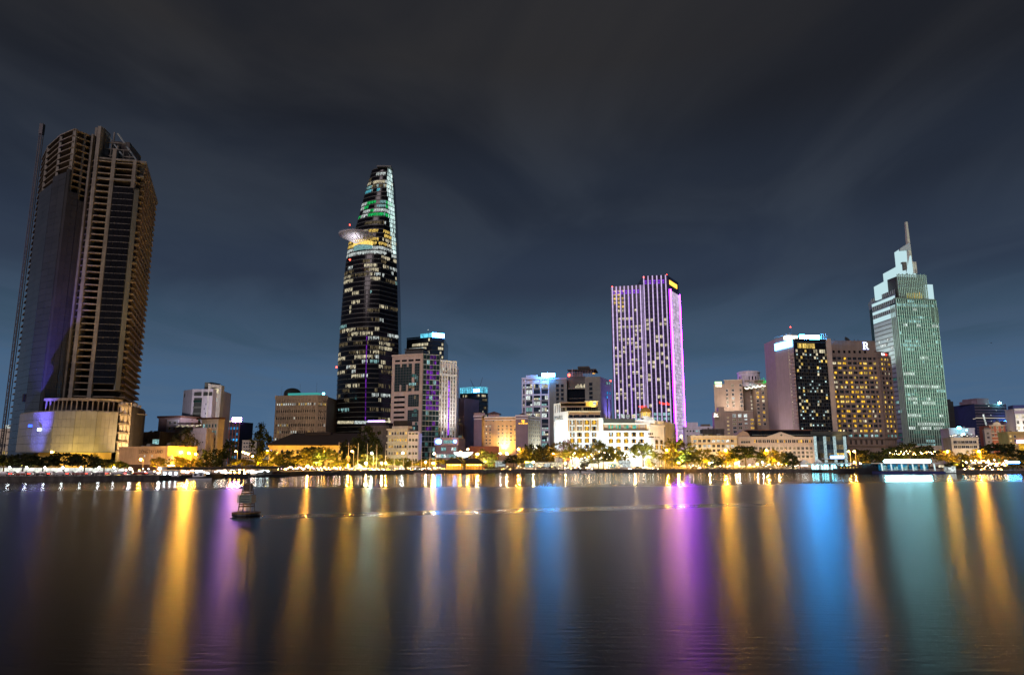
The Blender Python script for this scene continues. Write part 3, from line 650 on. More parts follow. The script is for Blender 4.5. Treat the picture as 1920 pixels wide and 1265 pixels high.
F = FC(453, 800, 480, 800); t = simple_block("far_apartment_block", "small far pale apartment block left of the tall ragged tree", "building", F, 25, Z(466, 826, 800), "cream_plaster")
windows(F, t, lin(1, F.len - 1, 5), [GZ + 6 + 4.2 * k for k in range(5)], 2.0, 1.8, "frame_pale", chooser(5, {"dark_glass": 4, "lit_dim": 1}), 0)
F = FC(618, 800, 632, 800); t = simple_block("far_pale_building", "small far pale lit building just left of the glass skyscraper", "building", F, 20, Z(620, 800, 800), "cream_plaster")

# brown office block
def brown_office():
    Fm = FC(511, 566, 590, 558); Fr = FC(590, 558, 609, 566)
    zt = Z(550, 742, 560); t = thing("brown_office", "brown ribbed office block with slit windows, roof dome and turquoise lit roof edge", "office building", (Fm.A.x + 25, 575, GZ))
    m = MB(); m.prism([tuple(Fm.A)[:2], tuple(Fm.B)[:2], tuple(Fr.B)[:2], (Fr.B.x, 600), (Fm.A.x, 600)], GZ, zt, "tan_plaster", "dark_roof"); m.build("wall", t)
    m = MB(); m.fbox(Fm, -.3, Fm.len, zt - 2.5, zt + .6, -.5, .8, "tan_plaster"); m.fbox(Fr, .01, Fr.len, zt - 2.5, zt + .6, -.5, .8, "tan_plaster"); m.build("cornice", t)
    for F, n in ((Fm, 19), (Fr, 5)): cols(F, t, "rib", [F.len * (k + .5) / n for k in range(n)], .55, GZ + 6, zt - 2.52, .7, "tan_plaster")
    r = random.Random(21); sl = {0: .85, 1: 0, 2: .06, 3: .35, 4: .3, 5: .55, 6: .1}
    for F, n in ((Fm, 19), (Fr, 5)):
        for j in range(7):
            z = zt - 7.5 - j * 5.6
            for k in range(n - 1):
                lit = r.random() < sl[j]; w = F.len / n
                fpart("window", F, t, win_me(.9, 2.0, "frame_dark", "lit_white" if lit and r.random() < .7 else ("lit_warm" if lit else "dark_glass"), 0, None, False, .1), F.len * (k + 1) / n, z, .02)
    c = Fm.pt(Fm.len * .18, -14, zt); m = MB(); m.lathe([(7, 0), (7, 3.5), (6.3, 5.6), (4.5, 7.2), (2, 8.0), (.2, 8.2)], "dark_panel", tuple(c), 16); m.build("roof_dome", t, True)
    m = MB(); m.fbox(Fm, Fm.len * .28, Fm.len * .99, zt + .62, zt + 2.6, -6, -.6, "lit_teal_edge"); m.build("roof_edge_light", t)
    m = MB(); p = Fr.pt(Fr.len * .6, 0, zt + 2); m.box(p.x - .9, p.x + .9, p.y - .6, p.y, p.z - .6, p.z + .8, "sign_teal"); m.build("roof_lamp", t)
    for s in (2, Fm.len * .5, Fm.len * .9): m = MB(); m.tube(Fm.pt(s, -5, zt), Fm.pt(s, -5, zt + 9 + s * .08), .10, .05, "dark_steel", 4); m.build("antenna", t)
flood((X(560, 480, 800), 478, 12), (X(558, 560, 780), 560, 42), 34000, (1, .80, .58), 70, .9, "added warm floodlight behind the hall aimed at the brown ribbed office")  # added light to brighten the brown facade
glow("lit_teal_edge", (.08, .50, .46), .7, .1); glow("sign_teal", (.25, .95, 1.0), 14, .1)
brown_office()

# customs house
def customs_house():
    F = FC(504, 420, 700, 424); ze = Z(560, 833, 421); zr = Z(580, 811, 428)
    t = thing("customs_house", "long yellow colonial hall with arched upper windows under a dark hipped roof", "building", tuple(F.pt(F.len / 2, -14, GZ)))
    m = MB(); m.prism([tuple(p)[:2] for p in quad_foot(F, 26)], GZ - .3, ze, "ochre_plaster"); m.build("wall", t)
    o = 1.6; a = [F.pt(-o, o, ze), F.pt(F.len + o, o, ze), F.pt(F.len + o, -26 - o, ze), F.pt(-o, -26 - o, ze)]; rr = [F.pt(11, -13, zr), F.pt(F.len - 11, -13, zr)]
    m = MB(); m.mesh(a + [p - Vector((0, 0, .5)) for p in a] + rr, [(0, 1, 9, 8), (1, 2, 9), (2, 3, 8, 9), (3, 0, 8), (4, 5, 1, 0), (5, 6, 2, 1), (6, 7, 3, 2), (7, 4, 0, 3), (7, 6, 5, 4)], "dark_roof"); m.build("roof", t)
    m = MB(); m.fbox(F, -.5, F.len + .5, ze - 1.6, ze - .52, 0, .8, "ochre_plaster"); m.build("cornice", t)
    arch = MB(); pts = [(-.9, 0), (.9, 0), (.9, 1.5)] + [(.9 * math.cos(q), 1.5 + .9 * math.sin(q)) for q in (math.pi * k / 8 for k in range(1, 8))] + [(-.9, 1.5)]
    arch.poly([(x, -.03, z) for x, z in pts], "dark_glass")
    for (x0, z0), (x1, z1) in zip(pts, pts[1:] + pts[:1]): arch.mesh([(x0, -.25, z0), (x1, -.25, z1), (x1 * 1.22, -.25, .75 + (z1 - .75) * 1.18), (x0 * 1.22, -.25, .75 + (z0 - .75) * 1.18), (x0, -.02, z0), (x1, -.02, z1)], [(0, 1, 2, 3), (4, 5, 1, 0)], "ochre_plaster")
    me = arch.data("arched_window")
    for k in range(20): fpart("arched_window", F, t, me, F.len * (k + .5) / 20, ze - 5.4, .02)
    windows(F, t, [F.len * (k + .5) / 20 for k in range(20)], [GZ + 1.2], 1.6, 2.6, "ochre_plaster", chooser(8, {"dark_glass": 4, "lit_gold": 1}))
    m = MB(); m.fbox(F, F.len * .3, F.len * .55, zr - 1.2, zr + .5, -16, -10, "dark_roof"); m.build("ridge_vent", t)
    for s in (.08, .25, .42, .6, .78): flood(tuple(F.pt(F.len * s, 7, GZ + .8)), tuple(F.pt(F.len * s, 0, ze - 2)), 2600, (1, .62, .10), 120, .8, "yellow floodlight before the hipped roof hall, %s" % {.08: "at its left end", .25: "a quarter along", .42: "near the middle", .6: "right of the middle", .78: "near its right end"}[s])
customs_house()
# ---------------------------------------------------------------- glass skyscraper with the helipad
glow("led_white_green", (.66, .90, .88), 1.25, .5, .5, .6)
def skyscraper():
    Yc = 598
    prof = [(868, 628, 750), (800, 630, 749.5), (720, 632, 749), (660, 635, 748), (600, 639, 747), (550, 643, 746), (500, 647.5, 744.5), (450, 655, 743), (430, 666, 742), (400, 675, 740.5), (375, 681, 739), (345, 690, 737), (321, 697, 735.5)]
    lv = [(Z((a + b) / 2, py, Yc), X(a, Yc, py), X(b, Yc, py)) for py, a, b in prof]
    ztop = lv[-1][0]
    t = thing("glass_skyscraper", "tallest curved glass skyscraper with a round helipad, green lit band and scattered lit floors", "skyscraper", (lv[0][1] + 25, Yc, GZ))
    def at(z):
        for (z0, a0, b0), (z1, a1, b1) in zip(lv, lv[1:]):
            if z <= z1: q = (z - z0) / (z1 - z0); return a0 + (a1 - a0) * q, b0 + (b1 - b0) * q
        return lv[-1][1], lv[-1][2]
    NF, NR = 22, 9
    def ring(z, grow=0.0):
        l, r = at(z); w = r - l; rx = l + w * (.74 if z < 150 else .74 + .10 * (z - 150) / (ztop - 150)); dep = w * .40
        pts = []
        for k in range(NF + 1):                # bulging front from the left edge to the ridge
            q = k / NF; x = l + (rx - l) * q; bul = math.sin(math.pi * min(1, q * .62 + .0)) ** .75 if q > 0 else 0
            pts.append((x, Yc - dep * (.12 + .88 * bul) * (1 if q else .3) - grow))
        for k in range(1, NR + 1):             # flatter right flank
            q = k / NR; pts.append((rx + (r - rx) * q, pts[NF][1] + grow + dep * .85 * q - grow))
        return pts, (l, r)
    FHT = 3.95; nfl = int((ztop - GZ) / FHT); m = MB(); zs = [GZ + k * (ztop - GZ) / nfl for k in range(nfl + 1)]
    rings = [ring(z) for z in zs]
    body = MB(); np_ = NF + NR + 1
    for k in range(nfl):
        a, b = rings[k][0], rings[k + 1][0]
        for i in range(np_ - 1): body.poly([(*a[i], zs[k]), (*a[i + 1], zs[k]), (*b[i + 1], zs[k + 1]), (*b[i], zs[k + 1])], "black_glass")
        (l, r), (l2, r2) = rings[k][1], rings[k + 1][1]
        body.poly([(*a[-1], zs[k]), (r - 3, Yc + 34, zs[k]), (r2 - 3, Yc + 34, zs[k + 1]), (*b[-1], zs[k + 1])], "black_glass")
        body.poly([(l + 3, Yc + 34, zs[k]), (*a[0], zs[k]), (*b[0], zs[k + 1]), (l2 + 3, Yc + 34, zs[k + 1])], "black_glass")
    tp = rings[-1]; body.poly([(*p, ztop) for p in tp[0]] + [(tp[1][1] - 3, Yc + 34, ztop), (tp[1][0] + 3, Yc + 34, ztop)], "dark_panel")
    body.build("curtain_wall", t)
    # every storey: a spandrel strip standing proud of the glass
    for k in range(1, nfl + 1):
        a, _ = ring(zs[k], .0); b, _ = ring(min(ztop, zs[k]), 0); s = MB(); z0, z1 = zs[k] - .35, zs[k] + .35
        for i in range(np_ - 1):
            (x0, y0), (x1, y1) = a[i], a[i + 1]; o = .35
            s.mesh([(x0, y0 - o, z0), (x1, y1 - o, z0), (x1, y1 - o, z1), (x0, y0 - o, z1), (x0, y0 + .2, z1), (x1, y1 + .2, z1), (x0, y0 + .2, z0), (x1, y1 + .2, z0)], [(0, 1, 2, 3), (3, 2, 5, 4), (6, 7, 1, 0)], "dark_panel")
        s.build("storey_band", t)
    # lit panes: runs per storey, each run one window with its mullions
    r = random.Random(77)
    fr = lambda z: (ztop - z) / (ztop - GZ)
    def pane_run(k, i0, i1, mat, sub=4):
        w = MB(); a, _ = ring(zs[k] + .4); b, _ = ring(zs[k + 1] - .4)
        for i in range(i0, i1):
            for q in range(sub):
                if r.random() < (.04 if fr(zs[k]) < .36 else .22): continue
                f0, f1 = (q + .10) / sub, (q + .90) / sub; L2 = lambda p, i, f: (p[i][0] + (p[i + 1][0] - p[i][0]) * f, p[i][1] + (p[i + 1][1] - p[i][1]) * f - .12)
                hh = r.choice((0, .1, .2, .45)); z0, z1 = zs[k] + .45 + hh * 3, zs[k + 1] - .45
                w.poly([(*L2(a, i, f0), z0), (*L2(a, i, f1), z0), (*L2(b, i, f1), z1), (*L2(b, i, f0), z1)], mat)
        if w.f: w.build("window", t)
    def py_of(z):                              # storey -> row in the photo, only to know which storeys are lit
        best = min(range(len(prof)), key=lambda i: abs(lv[i][0] - z)); i = best
        lo, hi = (i - 1, i) if z < lv[i][0] and i else (i, min(i + 1, len(lv) - 1))
        if lo == hi: return prof[lo][0]
        q = (z - lv[lo][0]) / (lv[hi][0] - lv[lo][0]); return prof[lo][0] + (prof[hi][0] - prof[lo][0]) * q
    cnt = 0
    for k in range(1, nfl):
        y = py_of(zs[k] + 2); f = .0; pal = {"lit_pale": 5, "lit_white": 3, "lit_cool": 1, "lit_dim": 5}
        lit_bands = [(332, 340, .35), (346, 358, .85), (360, 368, .9), (386, 410, .97), (424, 428, .3), (440, 470, .75), (484, 500, .25), (505, 532, .85), (536, 540, .2), (553, 560, .5), (570, 590, .35), (605, 612, .3), (623, 650, .85), (654, 668, .75), (672, 700, .8), (705, 715, .45), (724, 730, .6), (738, 756, .55), (768, 790, .5)]
        for a_, b_, d_ in lit_bands:
            if a_ - 3 <= y <= b_ + 3: f = max(f, d_ * (.97 if y < 480 else .70))
        f = max(f, .04)
        if 384 <= y <= 412: pal = {"lit_green": 4, "lit_white": 4, "lit_cool": 2}; f = .93
        elif 358 <= y <= 372: pal = {"lit_cyan": 3, "lit_white": 3}
        elif 440 <= y <= 472: pal = {"lit_warm": 5, "lit_pale": 2}
        elif 474 <= y <= 484: pal = {"lit_white": 1}; f = .95
        i = 0
        while i < NF + NR:
            n = r.randint(1, 6) if f < .9 else r.randint(3, 8); e = min(i + n, NF + NR)
            if i < NF < e: e = NF
            if r.random() < f and cnt < 295: pane_run(k, i, e, r.choices(list(pal), list(pal.values()))[0]); cnt += 1
            i = e + (1 if r.random() < .25 and f < .9 else 0)
    # illuminated right flank of the top and the line of lights down its edge
    for k in range(int(nfl * .70), nfl):
        w = MB(); a, b = ring(zs[k] + .4)[0], ring(zs[k + 1] - .4)[0]; wid = min(1, .25 + (k / nfl - .70) * 3.2)
        for i in range(NF, NF + NR):
            if (i - NF + .5) / NR < 1 - wid: continue
            for q in range(2):
                if r.random() < .12: continue
                L2 = lambda p, f: (p[i][0] + (p[i + 1][0] - p[i][0]) * f, p[i][1] + (p[i + 1][1] - p[i][1]) * f - .5)
                w.poly([(*L2(a, q / 2 + .05), zs[k] + .3), (*L2(a, q / 2 + .45), zs[k] + .3), (*L2(b, q / 2 + .45), zs[k + 1] - .3), (*L2(b, q / 2 + .05), zs[k + 1] - .3)], "led_white_green")
        if w.f: w.build("led_panel", t)
    # purple reflection strip on the front glass, put in as emission
    w = MB()
    for k in range(8, 27):
        a, b = ring(zs[k])[0], ring(zs[k + 1])[0]; i = 16
        w.poly([(a[i][0], a[i][1] - .5, zs[k]), (a[i][0] + .8, a[i][1] - .5, zs[k]), (b[i][0] + .8, b[i][1] - .5, zs[k + 1]), (b[i][0], b[i][1] - .5, zs[k + 1])], "lit_purple")
    w.build("violet_glow_line", t)
    # helipad: tilted-looking round deck on brackets out of the left front
    c = P(668, 441, 575); R = 33 * 575 / FPX * 1.02; m = MB()
    m.lathe([(R * .50, -3.6), (R * .82, -2.0), (R * .97, -.9), (R, -.1), (R, .5), (R * .96, .62)], "dish_grey", tuple(c), 40); m.build("helipad", t, True)
    m = MB()
    for k in range(40): q = 2 * math.pi * k / 40; m.tube((c.x + R * math.cos(q), c.y + R * math.sin(q), c.z + .4), (c.x + R * math.cos(q), c.y + R * math.sin(q), c.z + 1.6), .06, .06, "pale_panel", 4)
    m.build("helipad_railing", t)
    for k in range(10):
        q = rad(180 + 18 * k + 9); m = MB(); m.tube((c.x + 3, c.y + 4, c.z - 8), (c.x + R * .8 * math.cos(q), c.y + R * .8 * math.sin(q), c.z - 2.4), .35, .25, "dish_grey", 6); m.build("bracket", t)
    m = MB(); m.lathe([(R * .62, -7.4), (R * .62, -4.0)], "lit_warm", tuple(c + Vector((5, 9, 0))), 30); m.build("lit_collar", t)
    m = MB(); m.lathe([(R * .70, -10.6), (R * .72, -7.45)], "lit_cool", tuple(c + Vector((6, 13, 0))), 30); m.build("lit_collar", t)
    m = MB(); m.tube(c + Vector((-6, 0, .6)), c + Vector((-6, 0, 9)), .12, .08, "dark_steel", 5); m.build("mast", t); part("beacon", lamp_me(.55, "red_lamp"), t, c + Vector((-6, 0, 9.3)))
    for px, py in ((631, 688), (656, 487)): p = P(px, py, 570); part("beacon", lamp_me(.7, "red_lamp"), t, p)
    # roof ornaments
    m = MB(); p = P(716, 320, 592); m.box(p.x - 4, p.x + 9, 588, 600, ztop, ztop + 1.2, "dark_panel"); m.build("roof_plant", t)
    # podium glow at the foot
    z = Z(690, 795, 580); m = MB()
    for a, b in ((632, 662), (664, 700), (702, 738)): m.box(X(a, 575), X(b, 575), 572.0, 572.3, z, z + 2.4, "lit_pale" if a != 664 else "lit_white")
    m.build("podium_lights", t)
    spot("under_helipad_light", (c.x + 1, c.y - 7, c.z - 10), (c.x - 2, c.y - 4, c.z), 1300, (.92, .88, .95), 150)
glow("red_lamp", (1.0, .05, .03), 14, .1); glow("violet_sign", (.35, .20, 1.0), 6, .2)
skyscraper()

# ---------------------------------------------------------------- dark glass block with a blue lit top, behind
glow("sign_blue_white", (.06, .36, 1.0), 55, .1, sampled=True); glow("crown_cyan", (.12, .55, .75), 1.1, .4, .5, .5)
F = FC(757, 645, 806, 632); Fr = FC(806, 632, 829, 638); zt = Z(795, 632, 632); t = thing("dark_glass_block", "dark glass office block with a bright blue lit roof corner behind the beige tower", "office building", (F.A.x + 20, 660, GZ))
m = MB(); m.prism([tuple(F.A)[:2], tuple(F.B)[:2], tuple(Fr.B)[:2], (Fr.B.x, 680), (F.A.x, 680)], GZ, zt, "blue_glass", "dark_roof"); m.build("curtain_wall", t)
for FF in (F, Fr):
    rows(FF, t, "storey_band", 0, FF.len, [zt - 4 * k for k in range(1, 24)], .5, .3, "dark_panel")
runs(F, t, 1, F.len - 1, zt - 16, zt, 4, 1.8, 2.7, {"lit_pale": 4, "lit_white": 1}, 3, .72, mean=3); runs(Fr, t, .5, Fr.len - .5, zt - 32, zt - 4, 7, 1.8, 2.7, {"lit_pale": 4}, 5, .3, mean=2)
runs(F, t, 1, F.len - 1, zt - 100, zt - 16, 21, 1.8, 2.7, {"lit_pale": 4, "lit_dim": 3}, 31, .16, mean=3)
m = MB(); m.fbox(Fr, 0, Fr.len, zt + .3, zt + 4.2, -.5, .3, "sign_blue_white"); m.build("crown_light", t)
m = MB(); m.fbox(F, F.len * .55, F.len - .3, zt + .3, zt + 4, -.5, .3, "crown_cyan"); m.fbox(F, 0, F.len * .54, zt + .3, zt + 1.5, -.5, .3, "blue_glass"); m.build("crown_screen", t)
m = MB(); p = F.pt(F.len * .72, -5, zt); m.tube(p, p + Vector((0, 0, 8)), .15, .1, "dark_steel", 5); m.build("mast", t); part("beacon", lamp_me(.5, "lit_white"), t, p + Vector((0, 0, 8.4)))

# ---------------------------------------------------------------- beige tower with three different faces
def beige_tower():
    F1 = FC(733, 484, 791, 476, 760); F2 = FC(791, 476, 822, 481, 760); F3 = FC(822, 481, 853.5, 490, 760)
    zt = Z(765, 667, 480); t = thing("beige_tower", "beige stone tower with big dark glazed panels, violet lit centre and pale right face", "office building", (F2.A.x, 495, GZ))
    z2 = F2.zt(797, 664); z3 = F3.zt(838, 680)
    m = MB(); m.prism([tuple(F1.A)[:2], tuple(F1.B)[:2], tuple(F2.B)[:2], (F2.B.x, 520), (F1.A.x, 520)], GZ, zt, "beige_stone", "dark_roof"); m.prism([tuple(F3.A)[:2], tuple(F3.B)[:2], (F3.B.x, 520), (F3.A.x, 520)], GZ, z3, "lilac_white", "dark_roof"); m.build("wall", t)
    H = zt - GZ
    def panel(F, s0, s1, z0, z1, mat, nx, nz, name="glazed_panel"):
        g = MB(); g.fbox(F, F.len * s0, F.len * s1, z0, z1, .01, .12, mat); o = g.build(name, t)
        fr = MB()
        for k in range(nx + 1): s = F.len * (s0 + (s1 - s0) * k / nx); fr.fbox(F, s - .1, s + .1, z0, z1, .12, .3, "frame_dark")
        for k in range(nz + 1): z = z0 + (z1 - z0) * k / nz; fr.fbox(F, F.len * s0, F.len * s1, z - .14, z + .14, .12, .26, "frame_dark")
        f = MB(); ob = fr.build("glazing_bars", o); return o
    zy = lambda py: F1.zt(765, py)
    panel(F1, .10, .655, zy(733), zy(682), "teal_glass", 6, 10); panel(F1, .75, .90, zy(733), zy(682), "teal_glass", 2, 10)
    for a in (.28, .50): m = MB(); m.fbox(F1, F1.len * a, F1.len * (a + .05), zy(733), zy(721), .31, .7, "beige_stone"); m.build("pier", t)
    for a in (.28, .50): m = MB(); m.fbox(F1, F1.len * a, F1.len * (a + .05), zy(688), zy(682), .31, .7, "beige_stone"); m.build("pier", t)
    for k in range(4): m = MB(); m.fbox(F1, F1.len * (.10 + .22 * k), F1.len * (.26 + .22 * k), zy(677.5), zy(674), .01, .2, "black_glass"); m.build("top_opening", t)
    for k, (a, b) in enumerate(((762, 740), (790, 769), (830, 797))): panel(F1, .56, .90, zy(a), zy(b), "teal_glass", 5, 5)
    for k in range(7): zz = zy(742 + 9.5 * k); m = MB(); m.fbox(F1, F1.len * .10, F1.len * .45, zz - 1.4, zz, .01, .2, "black_glass"); o = m.build("window", t)
    runs(F1, t, F1.len * .57, F1.len * .89, zy(830), zy(682), 36, 1.4, 2.2, {"lit_teal_dim": 3, "lit_dim": 2, "lit_cool": 1}, 14, .13, mean=1.5, d=.2)
    m = MB(); m.fbox(F1, -.3, F1.len + .2, zt, zt + 1.2, -.6, .5, "beige_stone"); m.build("parapet", t)
    m = MB(); m.fbox(F1, F1.len * .3, F1.len * .9, zt + 1.2, zt + 4.5, -14, -5, "dark_panel"); m.build("plant_room", t)
    for k in range(14): s = F1.len * (.32 + .04 * k); m = MB(); m.tube(F1.pt(s, -4, zt + 1), F1.pt(s, -4, zt + 5.2), .12, .12, "dark_steel", 4); m.build("roof_post", t)
    m = MB(); m.fbox(F1, F1.len * .3, F1.len * .9, zt + 5.2, zt + 5.7, -12, -3.8, "dark_steel"); m.build("roof_frame", t)
    # curved glass centre, set in storeys with violet lit panes
    n = 22; g = MB(); g.fbox(F2, 0, F2.len, GZ, z2, .05, 1.0, "teal_glass"); g.build("glass_centre", t)
    for k in range(1, n + 1):
        z = GZ + (z2 - GZ) * k / n; fpart("storey_band", F2, t, box_me(F2.len, .5, .35, "pale_panel"), 0, z - .5, 1.0)
    for k in range(6): fpart("mullion", F2, t, box_me(.25, z2 - GZ - .3, .25, "grey_panel"), F2.len * k / 5 - .12, GZ, 1.0)
    r = random.Random(6)
    for k in range(n):
        for q in range(4):
            y = k / n; mat = None; x = r.random()
            if y > .42: mat = "lit_purple" if x < .62 else ("lit_cool" if x < .68 else None)
            elif y > .30: mat = "lit_purple" if x < .25 else ("lit_teal_dim" if x < .5 else None)
            else: mat = "lit_teal_dim" if x < .45 else ("lit_cool" if x < .55 else None)
            if mat: fpart("window", F2, t, run_me(F2.len / 5 - .3, (z2 - GZ) / n - .7, mat, 2), F2.len * (q + 1) / 5 + .15 - .0, GZ + (z2 - GZ) * k / n + .1, 1.02)
    # pale right face: windows between ribs, dark slot with a violet light line
    zc = F3.zt(838, 703); ncol = 6
    cols(F3, t, "rib", [F3.len * k / ncol for k in range(ncol + 1)], .75, GZ + 12, z3 + .5, .8, "white_plaster")
    m = MB(); m.fbox(F3, -.4, F3.len + .6, zc - .7, zc + .8, .0, 1.3, "white_plaster"); m.fbox(F3, -.3, F3.len + .4, z3 + .5, z3 + 1.6, -.6, 1.0, "white_plaster"); m.build("cornice", t)
    fl = 20; r = random.Random(12)
    for k in range(fl):
        z = GZ + 14 + (z3 - GZ - 17) * k / fl
        for c in range(ncol):
            if c == 3: continue
            x = r.random(); mat = "lit_white" if x < .10 else ("lit_teal_dim" if x < .22 else "dark_glass")
            fpart("window", F3, t, win_me(F3.len / ncol * .50, 2.3, "frame_white", mat, 1, None, True, .1), F3.len * (c + .5) / ncol, z, .02)
    m = MB(); m.fbox(F3, F3.len * 3.12 / ncol, F3.len * 3.88 / ncol, GZ + 10, zc - 1, .02, .2, "black_glass"); m.build("slot_glass", t)
    w = MB()
    for k in range(46):
        z = GZ + 22 + (zc - GZ - 26) * k / 46
        if r.random() < .8: w.fbox(F3, F3.len * (3.2 + .3 * r.random()) / ncol, F3.len * (3.6 + .2 * r.random()) / ncol, z, z + 1.2, .2, .3, "lit_purple_b")
    w.build("violet_glow_line", t)
    flood(tuple(F3.pt(F3.len * .5, 16, 22)), tuple(F3.pt(F3.len * .5, 0, 55)), 9000, (1, .92, .88), 100, .9, "floodlight on a low roof before the pale right face of the beige tower")
glow("lit_purple_b", (.30, .05, .85), 1.6, .5)
beige_tower()

# ---------------------------------------------------------------- white art deco building and its neighbours
F = FC(676, 446, 728, 442); t = simple_block("dark_warehouse", "dark low building behind the trees left of the art deco block", "building", F, 24, Z(700, 800, 444), "concrete_dark")
m = MB(); m.fbox(F, 2, F.len - 3, Z(700, 800, 444) + .8, Z(700, 800, 444) + 3.0, -14, -2, "dark_roof"); m.fbox(F, F.len * .2, F.len * .75, Z(700, 790, 444), Z(700, 790, 444) + .8, -4, -1, "violet_sign"); m.build("roof_terrace", t)
def deco():
    F = FC(726, 432, 764, 428); F2 = FC(764, 428, 784, 430); zt = Z(745, 806, 430); z2 = Z(772, 811, 429)
    t = thing("art_deco_building", "cream art deco building with rounded balconies and warm lit rooms behind the flagpoles", "building", tuple(F.pt(F.len, -8, GZ)))
    m = MB(); m.prism([tuple(p)[:2] for p in quad_foot(F, 18)], GZ, zt, "cream_plaster", "dark_roof"); m.prism([tuple(F2.A)[:2], tuple(F2.B)[:2], (F2.B.x, 446), (F2.A.x, 446)], GZ, z2, "lilac_white", "dark_roof"); m.build("wall", t)
    nfl = 5; fh = (zt - GZ - 3) / nfl
    for k in range(nfl):
        z = GZ + 3 + fh * k; m = MB(); m.fbox(F, -.4, F.len + .2, z, z + .9, 0, 1.1, "cream_plaster"); m.build("balcony", t)
    windows(F, t, lin(.6, F.len - .4, 7), [GZ + 4.1 + fh * k for k in range(nfl)], 1.35, 1.9, "frame_pale", chooser(15, {"lit_gold": 4, "lit_warm": 3, "dark_glass": 4}))
    windows(F2, t, lin(.3, F2.len - .3, 3), [GZ + 4.1 + fh * k for k in range(nfl)], 1.6, 1.8, "frame_white", chooser(16, {"dark_glass": 6, "lit_dim": 1}))
    m = MB(); m.fbox(F, -.5, F.len, zt, zt + .9, -.4, .9, "cream_plaster"); m.fbox(F, F.len * .1, F.len * .9, zt + .9, zt + 2.6, -9, -3, "cream_plaster"); m.fbox(F2, -.2, F2.len + .4, z2, z2 + .6, -.4, .5, "lilac_white"); m.build("parapet", t)
    m = MB(); m.fbox(F, F.len * .15, F.len * .85, zt + 2.6, zt + 6, -10, -3.5, "dark_roof"); m.build("roof_house", t)
    flood(tuple(F.pt(F.len * .6, 12, GZ + .8)), tuple(F.pt(F.len * .6, 0, 12)), 1900, (1, .85, .6), 120, .8, "floodlight in front of the art deco building")
deco()

# low building with blue signs
F = FC(816, 452, 858, 449); zt = Z(840, 822, 450); t = simple_block("blue_sign_building", "low glass fronted building under a brown sign band with two round blue lit signs", "building", F, 18, Z(840, 822, 450), "mauve_wall", .3)
glow("neon_blue", (.04, .26, 1.0), 60, .15, sampled=True)
m = MB(); m.fbox(F, -.6, F.len + .8, zt - 4.2, zt + .6, 0, 1.0, "pinkish_plaster"); m.build("sign_band", t)
for px, w_ in ((824, 2.6), (854, 1.7)):
    p = F.pt(F.at(px, 828), 1.06, zt - 1.8); m = MB(); m.lathe([(w_ * .5, 0), (w_ * .5, .25)], "neon_blue", (0, 0, 0), 14)
    me = m.data("round_sign"); o = part("round_sign", me, t, p); o.rotation_euler = (rad(90), 0, 0); o.scale = (1.6 if px == 824 else 1, 1, 1)
m = MB(); m.fbox(F, F.len * .38, F.len * .82, zt - 3.0, zt - 1.0, 1.0, 1.15, "lit_cool"); m.build("sign_window", t)
runs(F, t, .5, F.len - .5, GZ + 1, zt - 4.4, 3, 1.7, 2.4, {"lit_cool": 4, "lit_white": 3, "lit_cyan": 1}, 7, .8, mean=3)
# purple building
F = FC(851, 528, 869, 524); zt = Z(860, 748, 526); t = simple_block("purple_building", "narrow purple lit building between the beige tower and the crane topped tower", "building", F, 22, zt, "mauve_wall")
m = MB(); m.fbox(F, 0, F.len, zt - 14, zt - 12.8, 0, .6, "pinkish_plaster"); m.build("cornice", t)
cols(F, t, "rib", [F.len * (k + .5) / 5 for k in range(5)], .5, GZ + 8, zt - 14.1, .5, "pinkish_plaster")
runs(F, t, .6, F.len - .4, GZ + 6, GZ + 24, 4, 1.5, 2.6, {"lit_white": 3, "lit_cool": 2}, 8, .5, mean=2); runs(F, t, .6, F.len - .4, GZ + 24, zt - 15, 8, 1.2, 2.0, {"lit_dim": 3, "lit_purple": 1}, 9, .15, mean=1)
flood(tuple(F.pt(F.len * .5, 16, 20)), tuple(F.pt(F.len * .5, 0, 45)), 30000, (.66, .42, 1.0), 100, .9, "violet floodlight below the narrow purple building")

